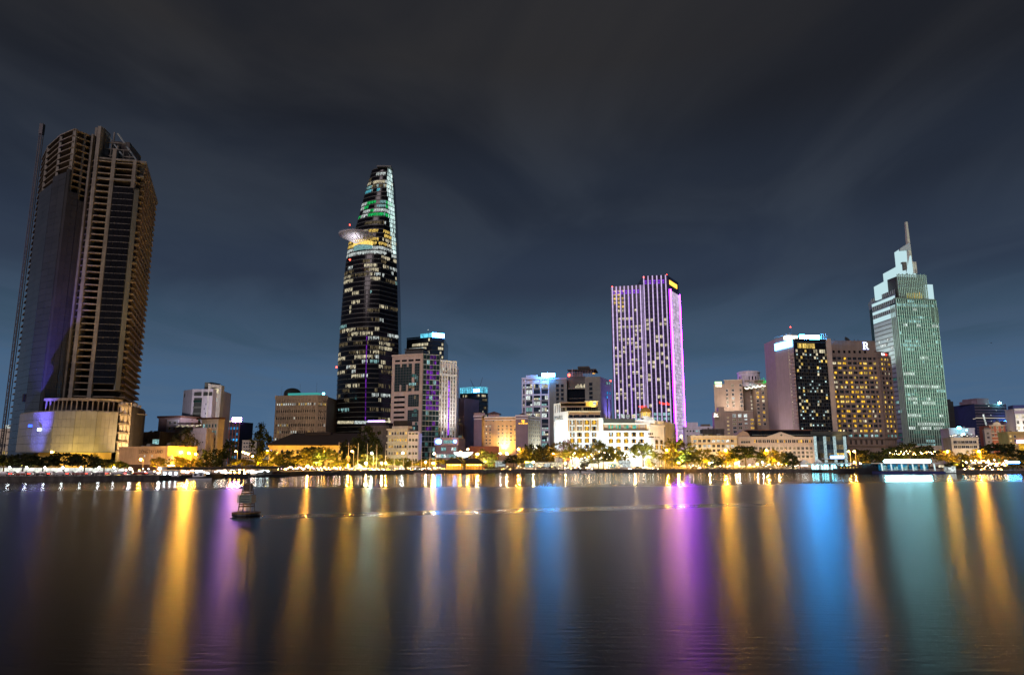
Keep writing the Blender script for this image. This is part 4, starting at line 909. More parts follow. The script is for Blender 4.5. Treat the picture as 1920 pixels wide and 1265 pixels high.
# tower under construction with cranes
def crane_tower():
    F = FC(861, 705, 899, 694); Fr = FC(899, 694, 914, 702); zt = Z(885, 738, 698); t = thing("crane_topped_tower", "dark glass tower with a glowing blue white crown and two cranes on top", "tower", (F.A.x + 15, 715, GZ))
    m = MB(); m.prism([tuple(F.A)[:2], tuple(F.B)[:2], tuple(Fr.B)[:2], (Fr.B.x, 735), (F.A.x, 735)], GZ, zt, "blue_glass", "dark_roof"); m.build("curtain_wall", t)
    for FF in (F, Fr): rows(FF, t, "storey_band", 0, FF.len, [zt - 4.1 * k for k in range(0, 17)], .7, .4, "dark_panel")
    runs(F, t, .5, F.len - .5, GZ + 2, zt, 17, 1.5, 2.4, {"lit_pale": 3, "lit_dim": 2, "lit_warm": 1}, 18, .33, mean=2); runs(Fr, t, .5, Fr.len - .5, GZ + 2, zt, 17, 1.5, 2.4, {"lit_pale": 3, "lit_dim": 3}, 19, .25, mean=2)
    for FF, n in ((F, 11), (Fr, 5)):
        for k in range(n):
            m = MB(); s = FF.len * k / n; m.fbox(FF, s + .15, s + FF.len / n * .62, zt + .6, zt + 6.0 - .3 * (k % 3), -.4, .3, "crown_cyan"); m.build("crown_panel", t)
        m = MB(); m.fbox(FF, 0, FF.len, zt + 6.1, zt + 6.8, -.5, .4, "crown_cyan"); m.build("crown_rim", t)
    m = MB(); m.fbox(F, F.len * .70, F.len * .98, zt + 1.4, zt + 4.6, .45, .9, "sign_blue_white"); m.build("crown_sign", t)
    for px, tip, s_ in ((889, 882, 1), (899, 905, 1.25)):
        b = P(px, 727, 708); c = thing("tower_crane", "dark luffing crane on the roof of the blue crowned tower, jib leaning %s" % ("left" if tip < px else "right"), "crane", (b.x, b.y, zt), "cranes on the blue crowned tower")
        m = MB(); m.tube((b.x, b.y, zt), (b.x, b.y, b.z), .45, .4, "dark_steel", 5); m.build("mast", c)
        e = P(tip, 727 - 20 * s_ / 1.25, 708); m = MB(); m.tube(b, e, .35, .18, "dark_steel", 4); m.build("jib", c)
        q = b + (b - e) * .28; q.z = b.z + 1; m = MB(); m.tube(b, q, .4, .35, "dark_steel", 4); m.box(q.x - .7, q.x + .7, q.y - .6, q.y + .6, q.z - .9, q.z + .4, "dark_steel"); m.build("counter_jib", c)
crane_tower()

# ---------------------------------------------------------------- yellow lit hotel with hipped roofs
def yellow_hotel():
    FL = FC(888, 508, 903, 503); FM = FC(908, 506, 968, 502); FT = FC(967, 496, 990, 494); FR = FC(990, 494, 1014, 512)
    t = thing("yellow_lit_hotel", "peach and purple hotel flooded with yellow light, with a golden heart shaped emblem", "hotel", (X(950, 510), 512, GZ))
    zl = Z(895, 781, 505); zm = Z(935, 783, 504); zt = Z(978, 780, 495); zr = Z(1000, 782, 500)
    def hip(x0, x1, y0, y1, z, h, o=.8):
        m = MB(); cx, cyy = (x0 + x1) / 2, (y0 + y1) / 2
        m.mesh([(x0 - o, y0 - o, z), (x1 + o, y0 - o, z), (x1 + o, y1 + o, z), (x0 - o, y1 + o, z), (cx, cyy, z + h)], [(0, 1, 4), (1, 2, 4), (2, 3, 4), (3, 0, 4), (3, 2, 1, 0)], "red_roof"); m.build("roof", t)
    m = MB(); m.prism([tuple(FL.A)[:2], tuple(FL.B)[:2], (FL.B.x, 530), (FL.A.x, 530)], GZ, zl, "mauve_wall", "dark_roof"); m.build("left_wall", t)
    m = MB(); m.prism([(FL.B.x + .01, 505), tuple(FM.A)[:2], tuple(FM.B)[:2], (FM.B.x, 530), (FL.B.x + .01, 530)], GZ, zm, "ochre_pink", "dark_roof"); m.build("main_wall", t)
    m = MB(); m.prism([tuple(FT.A)[:2], tuple(FT.B)[:2], (FT.B.x, 530), (FT.A.x, 530)], GZ, zt, "mauve_wall", "dark_roof"); m.build("sign_tower_wall", t)
    m = MB(); m.prism([tuple(FR.A)[:2], tuple(FR.B)[:2], (FR.B.x, 530), (FR.A.x + .01, 530)], GZ, zr, "cream_plaster", "dark_roof"); m.build("right_wall", t)
    m = MB()
    for F, z in ((FL, zl), (FM, zm), (FT, zt), (FR, zr)):
        m.fbox(F, -.2, F.len + .2, z, z + .8, -1, .7, "lilac_white"); m.fbox(F, 0, F.len, z - 1.9, z - 1.3, 0, .35, "lilac_white")
    m.build("cornice", t)
    hip(FL.A.x, FL.B.x + 2, 508, 516, zl + 3.0, Z(895, 771, 505) - zl - 3.0)
    for x0, x1 in ((FL.A.x, FL.B.x + 2), (X(915, 508), X(936, 508))): m = MB(); m.box(x0, x1, 507.5, 518, zl + .8 if x0 < X(900, 508) else zm + .8, (zl if x0 < X(900, 508) else zm) + 3.0, "pinkish_plaster"); m.build("turret_wall", t)
    hip(X(915, 508), X(936, 508), 508, 518, zm + 3.0, Z(928, 770, 508) - zm - 3.0, 1.4)
    hip(FT.A.x + 2, FT.B.x - .5, 497, 506, zt + .8, Z(984, 773, 497) - zt - .8, .6); hip(X(996, 500), X(1004, 500), 504, 514, zr + .8, Z(1000, 776, 505) - zr - .6, .6)
    wd = lambda *k: chooser(*k)
    windows(FM, t, [FM.at(px, 800) for px in (912, 919)], [FM.zt(935, py) for py in (800, 806.6, 813.2, 819.5, 826, 832)], 1.1, 1.0, "frame_pale", chooser(2, {"dark_glass": 5, "lit_pale": 1}), 0)
    windows(FM, t, [FM.at(px, 800) for px in (935, 942.5, 950.3, 958, 965.3)], [FM.zt(935, py) for py in (800, 806.6, 813.2, 819.5, 826, 832)], 1.15, 1.05, "frame_pale", chooser(3, {"dark_glass": 5, "lit_warm": 2, "lit_white": 1}), 1)
    windows(FM, t, [FM.at(px, 790) for px in (911.5, 925.5, 942, 958)], [FM.zt(935, 790)], .8, .8, "frame_pale", lambda i, j: "dark_glass", 0)
    windows(FR, t, lin(.8, FR.len - .5, 6), [FR.zt(1002, py) for py in (791, 798, 805, 812, 819, 826, 833)], .75, 1.35, "frame_white", chooser(5, {"dark_glass": 7, "lit_white": 1}), 0)
    # emblem: a heart shaped lit leaf over a lit line of lettering (too small to read)
    s0 = FT.at(981, 789); zc = FT.zt(981, 789.5); e = MB(); pts = []
    for k in range(20):
        q = 2 * math.pi * k / 20; pts.append((1.35 * math.sin(q) ** 3 * 1.0, (13 * math.cos(q) - 5 * math.cos(2 * q) - 2 * math.cos(3 * q) - math.cos(4 * q)) / 16 * 1.45))
    e.poly([FT.pt(s0 + a, .32, zc + b) for a, b in pts][::-1], "lit_amber_bright")
    e.fbox(FT, s0 - .12, s0 + .12, zc - 2.0, zc - .3, .2, .34, "lit_amber_bright"); e.build("emblem", t)
    e = MB(); r = random.Random(3); s = FT.at(972.5, 793)
    while s < FT.at(989, 793): w = r.uniform(.25, .5); z = FT.zt(981, 793.6); e.fbox(FT, s, s + w, z - .35, z + .35, .2, .3, "lit_amber_bright"); s += w + .14
    e.build("lettering", t)
    flood(tuple(FM.pt(FM.at(950, 830), 7, GZ + 9)), tuple(FM.pt(FM.at(948, 810), 0, 20)), 9000, (1, .66, .10), 130, .9, "strong yellow floodlight at the foot of the emblem hotel")
    flood(tuple(FM.pt(FM.at(946, 830), 6, GZ + 12)), tuple(FM.pt(FM.at(946, 815), 0, 18)), 2600, (.9, .95, .95), 80, .9, "white floodlight at the foot of the emblem hotel")
    flood(tuple(FR.pt(FR.len * .7, 10, GZ + 8)), tuple(FR.pt(FR.len * .6, 0, 20)), 4500, (.9, 1, .95), 110, .8, "white floodlight beside the right wing of the emblem hotel")
    m = MB(); m.box(X(880, 480), X(935, 480), 480, 490, GZ, Z(905, 836, 480), "brick_red"); m.build("front_annex", t)
surf("ochre_pink", (.55, .36, .24), .75, var=.12, streak=.12)
yellow_hotel()

# ---------------------------------------------------------------- white gridded office with a blue roof sign
glow("sign_sky_blue", (.07, .38, 1.0), 120, .05, sampled=True)
def grid_office():
    F = FC(980, 566, 1029.5, 562, 790); zt = F.zt(1005, 711); t = thing("white_grid_office", "white office with a grid of large lit windows and a bright roof sign", "office building", tuple(F.pt(F.len / 2, -15, GZ)))
    m = MB(); m.prism([tuple(p)[:2] for p in quad_foot(F, 26)], GZ, zt, "lilac_white", "dark_roof"); m.build("wall", t)
    n = 14; fh = (zt - GZ - 3) / n; edges = [0, .11, .40, .70, 1.0]
    for e in edges: m = MB(); m.fbox(F, F.len * e - .5, F.len * e + .5, GZ, zt, 0, .9, "lilac_white"); m.build("pier", t)
    for k in range(n + 1): m = MB(); m.fbox(F, 0, F.len, GZ + fh * k - (.35 if k % 2 else .7), GZ + fh * k + (.35 if k % 2 else .5), 0, .6 if k % 2 else .89, "grey_panel" if k % 2 else "lilac_white"); m.build("spandrel", t)
    r = random.Random(41)
    for k in range(n):
        for a, b in zip(edges, edges[1:]):
            s = F.len * a + .55; w = F.len * (b - a) - 1.1; nn = max(2, int(w / 1.3))
            g = MB(); g.fbox(F, s, s + w, GZ + fh * k + .55, GZ + fh * k + fh - .75, .01, .06, "blue_glass"); g.build("window", t)
            i = 0
            while i < nn:
                L_ = r.randint(1, 3); L_ = min(L_, nn - i)
                if r.random() < .62: fpart("window", F, t, run_me(w / nn * L_ - .02, r.choice((fh - 1.4, fh - 1.4, 1.6)), r.choices(["lit_white", "lit_cool", "lit_pale"], [5, 2, 2])[0], L_), s + w / nn * i, GZ + fh * k + .6, .07)
                i += L_
    m = MB(); m.fbox(F, -.6, F.len + .6, zt, zt + 1.6, -.6, 1.2, "lilac_white"); m.fbox(F, F.len * .1, F.len * .55, zt + 1.61, zt + 4, -10, -4, "lilac_white"); m.build("parapet", t)
    zs = Z(1028, 706, 556); s0 = F.at(1016, 703); m = MB(); p0 = P(1016, 706, 558); p1 = P(1040, 700, 558)
    m.box(p0.x, p1.x, 557, 558, p0.z, p1.z, "sign_sky_blue"); m.build("roof_sign", t)
    for k in range(5): m = MB(); x = p0.x + (p1.x - p0.x) * (k + .5) / 5; m.tube((x, 558.5, zt), (x, 558.5, p1.z), .15, .15, "dark_steel", 4); m.build("sign_post", t)
grid_office()

# ---------------------------------------------------------------- dark panelled office behind the white hotel
def dark_office():
    F = FC(1030.5, 560, 1126, 552, 750); Fr = FC(1126, 552, 1147, 585, 750); zt = F.zt(1115, 706); z1 = F.zt(1045, 711)
    t = thing("dark_panelled_office", "dark olive panelled office with a flat roof canopy and a blue lit right flank", "office building", (X(1080, 570), 572, GZ))
    xa, xb = F.at(1063, 740), F.at(1097, 740); pt = lambda s, d: tuple(F.pt(s, d, 0))[:2]
    m = MB(); m.prism([pt(0, 0), pt(xa, 0), pt(xa, -30), pt(0, -30)], GZ, z1, "grey_panel", "dark_roof"); m.prism([pt(xb, 0), pt(F.len, 0), tuple(Fr.B)[:2], pt(xb, -34)], GZ, zt, "grey_panel", "dark_roof"); m.prism([pt(xa + .01, -5), pt(xb - .01, -5), pt(xb - .01, -30), pt(xa + .01, -30)], GZ, F.zt(1080, 704), "dark_panel", "dark_roof"); m.build("wall", t)
    # cladding panels: joints stand as fine recesses between proud plates
    def clad(FF, s0, s1, z0, z1_, w, h, mat, holes=(), off=0.0):
        nx, nz = max(1, int((s1 - s0) / w)), max(1, int((z1_ - z0) / h)); me = box_me((s1 - s0) / nx - .16, (z1_ - z0) / nz - .16, .2, mat, "cladding_panel")
        for i in range(nx):
            for j in range(nz):
                s = s0 + (s1 - s0) * i / nx; z = z0 + (z1_ - z0) * j / nz
                if any(a - .5 < s + 1 < b and c - .5 < z + 1 < d for a, b, c, d in holes): continue
                fpart("cladding_panel", FF, t, me, s + .08, z + .08, off)
    zlow = GZ + 30
    clad(F, 0, xa, zlow, z1, 2.6, 3.4, "grey_panel"); clad(F, xb, F.len, zlow, zt, 2.6, 3.4, "grey_panel"); clad(Fr, 0, Fr.len, zlow, zt, 4, 3.4, "lilac_panel")
    for px in (1045.5, 1054.5):
        for py in (726, 734.5, 742.5, 750.5, 759): fpart("window", F, t, win_me(2.4, 2.6, "frame_dark", "dark_glass", 0, None, False, .15), F.at(px, 740), F.zt(px, py), .22)
    for py in (723, 731.5, 740, 748, 757): fpart("window", F, t, win_me(2.8, 2.6, "frame_dark", "dark_glass", 0, None, False, .15), F.at(1108, 740), F.zt(1108, py), .22)
    m = MB(); m.fbox(F, xa + .1, xb - .1, zlow, F.zt(1080, 729), -4.99, -4.8, "black_glass"); m.build("recess_glass", t)
    rows(F, t, "glass_joint", xa + .1, xb - .1, [zlow + 3.4 * k for k in range(8)], .15, .15, "steel", -4.8)
    m = MB(); m.fbox(F, xa + .1, xb - .1, F.zt(1080, 728.5), F.zt(1080, 727), -4.9, -2, "grey_panel"); m.build("ledge", t)
    for k in range(9):
        s = xa + (xb - xa) * (.42 + .06 * k); fpart("window", F, t, run_me(1.2, 1.6 + .8 * (k % 3), "lit_pale", 1), s, F.zt(1090, 726), -4.7)
    # roof: canopy, plant, beacons
    m = MB(); a = pt(xa + 8, 1); m.fbox(F, xb - 14, F.len - 3, zt + 5.5, zt + 6.3, -22, .5, "dark_steel"); m.fbox(F, xb - 6, F.len - 9, zt + 7.6, zt + 9.2, -18, -4, "dark_steel"); m.build("roof_canopy", t)
    m = MB(); r = random.Random(4)
    for k in range(16): s = xb - 12 + (F.len - xb + 8) * k / 16; m.tube(F.pt(s, -1, zt + .5), F.pt(s, -1, zt + 5.5), .22, .22, "lilac_panel", 4)
    m.build("canopy_posts", t)
    m = MB(); m.fbox(F, xa + 1, xb - 3, F.zt(1080, 704), F.zt(1080, 704) + 4, -16, -6, "concrete"); m.fbox(F, xa + 6, xb - 8, F.zt(1080, 704) + .1, F.zt(1080, 704) + 3, -5.9, -5.2, "steel"); m.build("plant_room", t)
    m = MB(); m.fbox(F, -.1, xa, z1, z1 + 1.2, -1, .4, "lilac_panel"); m.build("parapet", t)
    for px, py, rr in ((1067, 703, 1.25), (1144.5, 714, .8)): part("red_beacon", lamp_me(rr, "red_lamp"), t, P(px, py, 551 if px < 1100 else 583))
    for px in (1112, 1115): part("orange_lamp", lamp_me(.5, "lit_amber_bright"), t, P(px, 700, 550))
    m = MB(); p = P(1073, 705, 553); m.tube(p, P(1073, 689, 553), .3, .15, "pale_panel", 5); m.build("antenna", t)
    m = MB()
    for q in (.52, .82): m.fbox(Fr, Fr.len * q, Fr.len * q + 3.2, zlow, zt - 16, .21, .4, "black_glass")
    m.build("slot_glass", t)
    for px, py, mt in ((1137, 721, "lit_cool"), (1142, 721, "lit_cool"), (1138, 739, "sign_blue"), (1143, 740, "sign_blue"), (1137, 747, "sign_blue")):
        s = Fr.at(px, py); z = Fr.zt(px, py); fpart("window", Fr, t, run_me(4, 2.4, mt if mt != "sign_blue" else "blue_dots", 2), s - 2, z, .42)
    spot("flank_blue_light", tuple(Fr.pt(Fr.len * .6, 12, zt - 30)), tuple(Fr.pt(Fr.len * .6, 0, zt - 20)), 4500, (.12, .14, 1.0), 120); spot("flank_yellow_light", tuple(Fr.pt(Fr.len * .6, 8, zlow + 3)), tuple(Fr.pt(Fr.len * .6, 0, zlow + 8)), 1800, (1, .75, .05), 110)
dark_office()
# ---------------------------------------------------------------- white colonial hotel on the waterfront
glow("lit_teal_room", (.10, .62, .50), .75, .3, .5)
def white_hotel():
    FS = FC(1038.5, 442, 1065, 425, 800)                    # blank flank with dark letters
    FA = FC(1065, 425, 1131, 424, 800); FB = FC(1131, 424.5, 1218, 425, 800); FCn = FC(1218, 425, 1245, 437, 800); FD = FC(1246, 438, 1268, 470, 800)
    t = thing("white_waterfront_hotel", "long floodlit white colonial hotel with gold lit shuttered windows and stepped roof terraces", "hotel", (X(1140, 440), 440, GZ))
    zA = FA.zt(1100, 783); zB = FB.zt(1180, 787); zs1 = FS.zt(1050, 757); zC = FCn.zt(1225, 790)
    P2 = lambda F, s, d: tuple(F.pt(s, d, 0))[:2]
    m = MB(); m.prism([tuple(FS.A)[:2], tuple(FS.B)[:2], tuple(FA.B)[:2], P2(FA, FA.len, -24), (FS.A.x + 1, 455)], GZ - .3, zA, "white_plaster", "dark_roof"); m.build("left_wall", t)
    m = MB(); m.prism([(FA.B.x + .01, 424.6), tuple(FB.B)[:2], tuple(FCn.B)[:2], (FCn.B.x - 2, 462), (FA.B.x + .01, 452)], GZ - .3, zB, "white_plaster", "dark_roof"); m.build("main_wall", t)
    # flank goes up in two steps
    zs2 = FS.zt(1060, 771)
    m = MB(); m.prism([tuple(FS.A)[:2], P2(FS, FS.len * .46, 0), P2(FS, FS.len * .46, -9), (FS.A.x + 1, 456)], zA + .01, FS.zt(1044, 756), "white_plaster", "dark_roof"); m.prism([P2(FS, FS.len * .46 + .02, 0), tuple(FS.B)[:2], P2(FA, 4, -9), P2(FS, FS.len * .46 + .02, -8)], zA + .01, zs2, "white_plaster", "dark_roof"); m.build("flank_wall", t)
    for k, sx in enumerate((.13, .27, .40)):
        if k < 3: m = MB(); z = FS.zt(1045, 773); m.fbox(FS, FS.len * sx - .25, FS.len * sx + (.25 if k < 2 else .5), z, z + (4.4 if k != 1 else 5.0), .01, .1, "letter_dark"); m.build("slit_window", t)
    text_part("JMAREL", FS, t, .8, FS.zt(1047, 786.5), 3.6, "letter_dark", .08)
    # roof terraces above the left wing (set back): two dark glazed decks with tan fascia, one bright lit pavilion
    for (a, b, y0, y1, dd) in ((1064, 1126, 779, 772, -2.5),): m = MB(); m.fbox(FA, FA.at(a, 780), FA.at(b, 780), FA.zt(1100, y0), FA.zt(1100, y1), -14, dd, "tan_plaster"); m.build("terrace_fascia", t)
    za = FA.zt(1100, 772); m = MB(); m.fbox(FA, FA.at(1063, 780), FA.at(1127, 780), za, za + .8, -15, -1.6, "cream_plaster"); m.build("terrace_roof", t)
    g = [(FA.at(px, 779)) for px in (1069, 1081, 1095, 1109, 1121)]
    for s in g: fpart("window", FA, t, run_me(3.0, 1.6, "dark_glass", 3), s - 1.5, FA.zt(1100, 782), -2.45)
    z2 = FA.zt(1100, 769.5); z3 = FA.zt(1100, 762); m = MB(); m.fbox(FA, FA.at(1052, 765), FA.at(1124, 765), z2, z3, -16, -6, "concrete_dark"); m.build("upper_terrace_wall", t)
    for k in range(9): fpart("window", FA, t, run_me(2.4, 2.2, "black_glass" if k % 4 else "lit_dim", 2), FA.at(1056, 765) + k * 2.55, z2 + .3, -5.95)
    m = MB(); m.fbox(FA, FA.at(1051, 765), FA.at(1126, 765), z3, z3 + .7, -17, -4.5, "brown_stone"); m.fbox(FA, FA.at(1051, 765), FA.at(1100, 765), z3 + 2.6, z3 + 3.2, -17, -5, "brown_stone"); m.fbox(FA, FA.at(1052, 765), FA.at(1098, 765), z3 + .71, z3 + 2.59, -16, -7, "raw_shade"); m.build("terrace_roof", t)
    m = MB(); s0, s1 = FA.at(1099, 757), FA.at(1122, 757); m.fbox(FA, s0, s1, z3 + .71, FA.zt(1110, 752), -14, -5, "ochre_plaster"); m.fbox(FA, s0 - .6, s1 + .6, FA.zt(1110, 752), FA.zt(1110, 750.6), -15, -4.4, "cream_plaster"); m.build("roof_pavilion", t)
    fpart("window", FA, t, run_me(2.0, 2.1, "lit_white", 1), s1 - 3, z3 + 1.3, -4.95)
    spot("pavilion_light", tuple(FA.pt(s1 - 2, -2.5, z3 + 1.2)), tuple(FA.pt(s1 - 4, -5, z3 + 2.5)), 650, (1, .75, .15), 150)
    # shuttered windows: gold lit surround, white curtain, dark leaves
    sh = {}
    def shutter_me(kind):
        if kind not in sh:
            m = MB(); m.box(-1.45, 1.45, -.35, 0, -.35, -.1, "awning_gold"); m.poly([(-.6, -.06, -.1), (.6, -.06, -.1), (.6, -.06, 2.3), (-.6, -.06, 2.3)], {"a": "lit_white", "b": "lit_gold", "c": "dark_glass"}[kind])
            m.box(-1.42, -.55, -.22, 0, -.09, 2.1, "letter_brown"); m.box(.55, 1.42, -.22, 0, -.09, 2.1, "letter_brown"); m.box(-1.4, 1.4, -.3, 0, 2.35, 2.6, "frame_white")
            m.box(-1.1, -.78, -.24, -.221, .2, 1.5, "lit_gold"); m.box(.78, 1.1, -.24, -.221, .2, 1.5, "lit_gold"); sh[kind] = m.data("shuttered_window")
        return sh[kind]
    r = random.Random(31)
    def shutters(F, pxs, pys, ref, d=.02):
        for py in pys:
            for px in pxs: fpart("shuttered_window", F, t, shutter_me(r.choices("abc", [2, 5, 3])[0]), F.at(px, py), F.zt(ref, py + 3.2), d)
    shutters(FA, (1073, 1086.5, 1100.5, 1114), (791.5, 803, 814.5, 825.5, 837), 1095)
    shutters(FB, (1145.5, 1159.5, 1174, 1188.5, 1203), (814, 826.5, 840), 1180)
    # gold lit balcony frame over the top two floors of the left wing
    m = MB(); sa, sb = FA.at(1065.5, 795), FA.at(1121.5, 795); za, zb = FA.zt(1095, 808), FA.zt(1095, 787)
    for px in (1066, 1079.5, 1093.5, 1107, 1121): s = FA.at(px, 795); m.fbox(FA, s - .3, s + .3, za, zb, 0, .6, "awning_gold")
    m.fbox(FA, sa, sb, zb, zb + .6, 0, .8, "frame_white"); m.fbox(FA, sa, sb, (za + zb) / 2 - .2, (za + zb) / 2 + .2, 0, .55, "frame_white"); m.build("balcony_frame", t)
    # top floor gallery of the main wing with teal rooms, dark awning roof, corner tempietto
    s0, s1 = FB.at(1131.5, 795), FB.at(1211, 795); zg0, zg1 = FB.zt(1170, 805), FB.zt(1170, 795.5)
    m = MB(); m.fbox(FB, s0, s1, zg0, zg1, .01, .1, "tan_plaster"); m.build("gallery_wall", t)
    for px in (1145, 1159.5, 1174, 1188.5): fpart("window", FB, t, run_me(3.0, 2.4, "lit_teal_room", 2, "awning_gold"), FB.at(px, 800) - 1.5, zg0 + .4, .12)
    for k in range(7): s = s0 + (s1 - s0) * k / 6; m = MB(); m.fbox(FB, s - .2, s + .2, zg0, zg1, .1, .9, "awning_gold"); m.build("gallery_post", t)
    m = MB(); m.fbox(FB, s0 - .3, s1 + 1, zg0 - .6, zg0 - .01, 0, 1.2, "letter_brown"); m.fbox(FB, s0 - .3, FB.len, zg0 - 1.3, zg0 - .61, 0, .8, "frame_white"); m.build("gallery_ledge", t)
    m = MB(); m.fbox(FB, s0, FB.at(1190, 790), zg1 + .9, FB.zt(1170, 784.5), -12, .8, "dark_panel"); m.fbox(FB, s0, FB.at(1211, 790), zg1, zg1 + .89, 0, .9, "frame_white"); m.build("awning_roof", t)
    zt = FB.zt(1200, 783); s = FB.at(1193, 785); e = FB.at(1227, 785); m = MB(); m.fbox(FB, s, e, zB - 2, FB.zt(1210, 786.5), -8, .3, "white_plaster"); m.fbox(FB, FB.at(1207, 785), FB.at(1226, 785), FB.zt(1210, 786.5), FB.zt(1210, 783), -7, .1, "white_plaster"); m.build("corner_parapet", t)
    c = FB.pt(FB.at(1213, 783), -3.5, FB.zt(1210, 783)); m = MB(); m.lathe([(3.9, 0), (3.9, 1.1)], "white_plaster", tuple(c), 14); m.build("cupola_base", t)
    for k in range(8): q = 2 * math.pi * k / 8; m = MB(); m.tube(c + Vector((3.4 * math.cos(q), 3.4 * math.sin(q), 1.1)), c + Vector((3.4 * math.cos(q), 3.4 * math.sin(q), 3.4)), .22, .22, "cream_plaster", 6); m.build("cupola_column", t)
    m = MB(); m.lathe([(3.9, 3.4), (3.9, 3.9), (3.4, 4.0), (2.9, 5.2), (1.6, 6.3), (.3, 6.8)], "awning_gold", tuple(c), 16); m.build("cupola_dome", t, True)
    m = MB(); m.lathe([(2.6, 1.2), (2.6, 3.3)], "lit_warm", tuple(c), 12); m.build("cupola_light", t)
    for k, px in enumerate((1166, 1175, 1186)): fpart("window", FB, t, run_me(2.2, 2.2, "lit_white" if k < 2 else "lit_pale", 1, "frame_white"), FB.at(px, 779), FB.zt(1170, 783), -2 - .0)
    # name over the corner entrance: small dark letters, round corner windows
    m = MB(); r2 = random.Random(2)
    for row, (py, h) in enumerate(((815, 1.0), (820, .5))):
        for k in range(3 if row == 0 else 4): s = FB.at(1215.5 + (3.2 if row == 0 else 2.4) * k, 815); m.fbox(FB, s, s + .75, FB.zt(1218, py), FB.zt(1218, py) + h * 1.3, .05, .15, "letter_brown")
    m.build("lettering", t)
    m = MB()
    for k in range(5): s = 1.6 + k * 2.0; m.fbox(FCn, s, s + .7, FCn.zt(1230, 820), FCn.zt(1230, 820) + .7, .05, .15, "letter_brown")
    m.build("lettering", t)
    shutters(FCn, (1231, 1240), (828, 838), 1232)
    m = MB(); m.fbox(FCn, -.2, FCn.len + .4, zB - 3.4, zB - 2.6, 0, .8, "frame_white"); m.build("cornice", t)
    zD = FD.zt(1255, 793); m = MB(); m.prism([(FD.A.x + .3, 438), tuple(FD.B)[:2], (FD.B.x - 6, 486), (FD.A.x - 4, 464)], GZ - .3, zD, "cream_plaster", "dark_roof"); m.build("side_wall", t)
    for py, h in ((800, 4.0), (818, 3.2)):
        for k in range(9): fpart("window", FD, t, win_me(1.7, h, "frame_white", "lit_dim" if k % 3 == 0 else "dark_glass", 1, None, False), FD.len * (k + .5) / 9, FD.zt(1257, py + 3), .02)
    # floodlights along the pavement
    nm = ["before the flank of the white hotel", "below the first window column of the white hotel", "below the fourth window column of the white hotel", "below the gallery of the white hotel", "in the middle of the white hotel's front", "below the corner cupola of the white hotel", "at the rounded corner of the white hotel"]
    for k, (px, Y, w) in enumerate(((1026, 424, 15000), (1078, 409, 3600), (1108, 409, 3600), (1140, 409, 3600), (1172, 409, 3600), (1206, 409, 3600), (1236, 414, 4000))):
        fl_ = flood((X(px, Y), Y, GZ + 5.0), (X(px, 426), 426, 22), w, (.66, .92, 1.0), 140, .8, "white floodlight on a post " + nm[k])
        m = MB(); m.tube((X(px, Y), Y, GZ), (X(px, Y), Y, GZ + 4.3), .1, .1, "dark_steel", 5); m.build("post", fl_)
white_hotel()

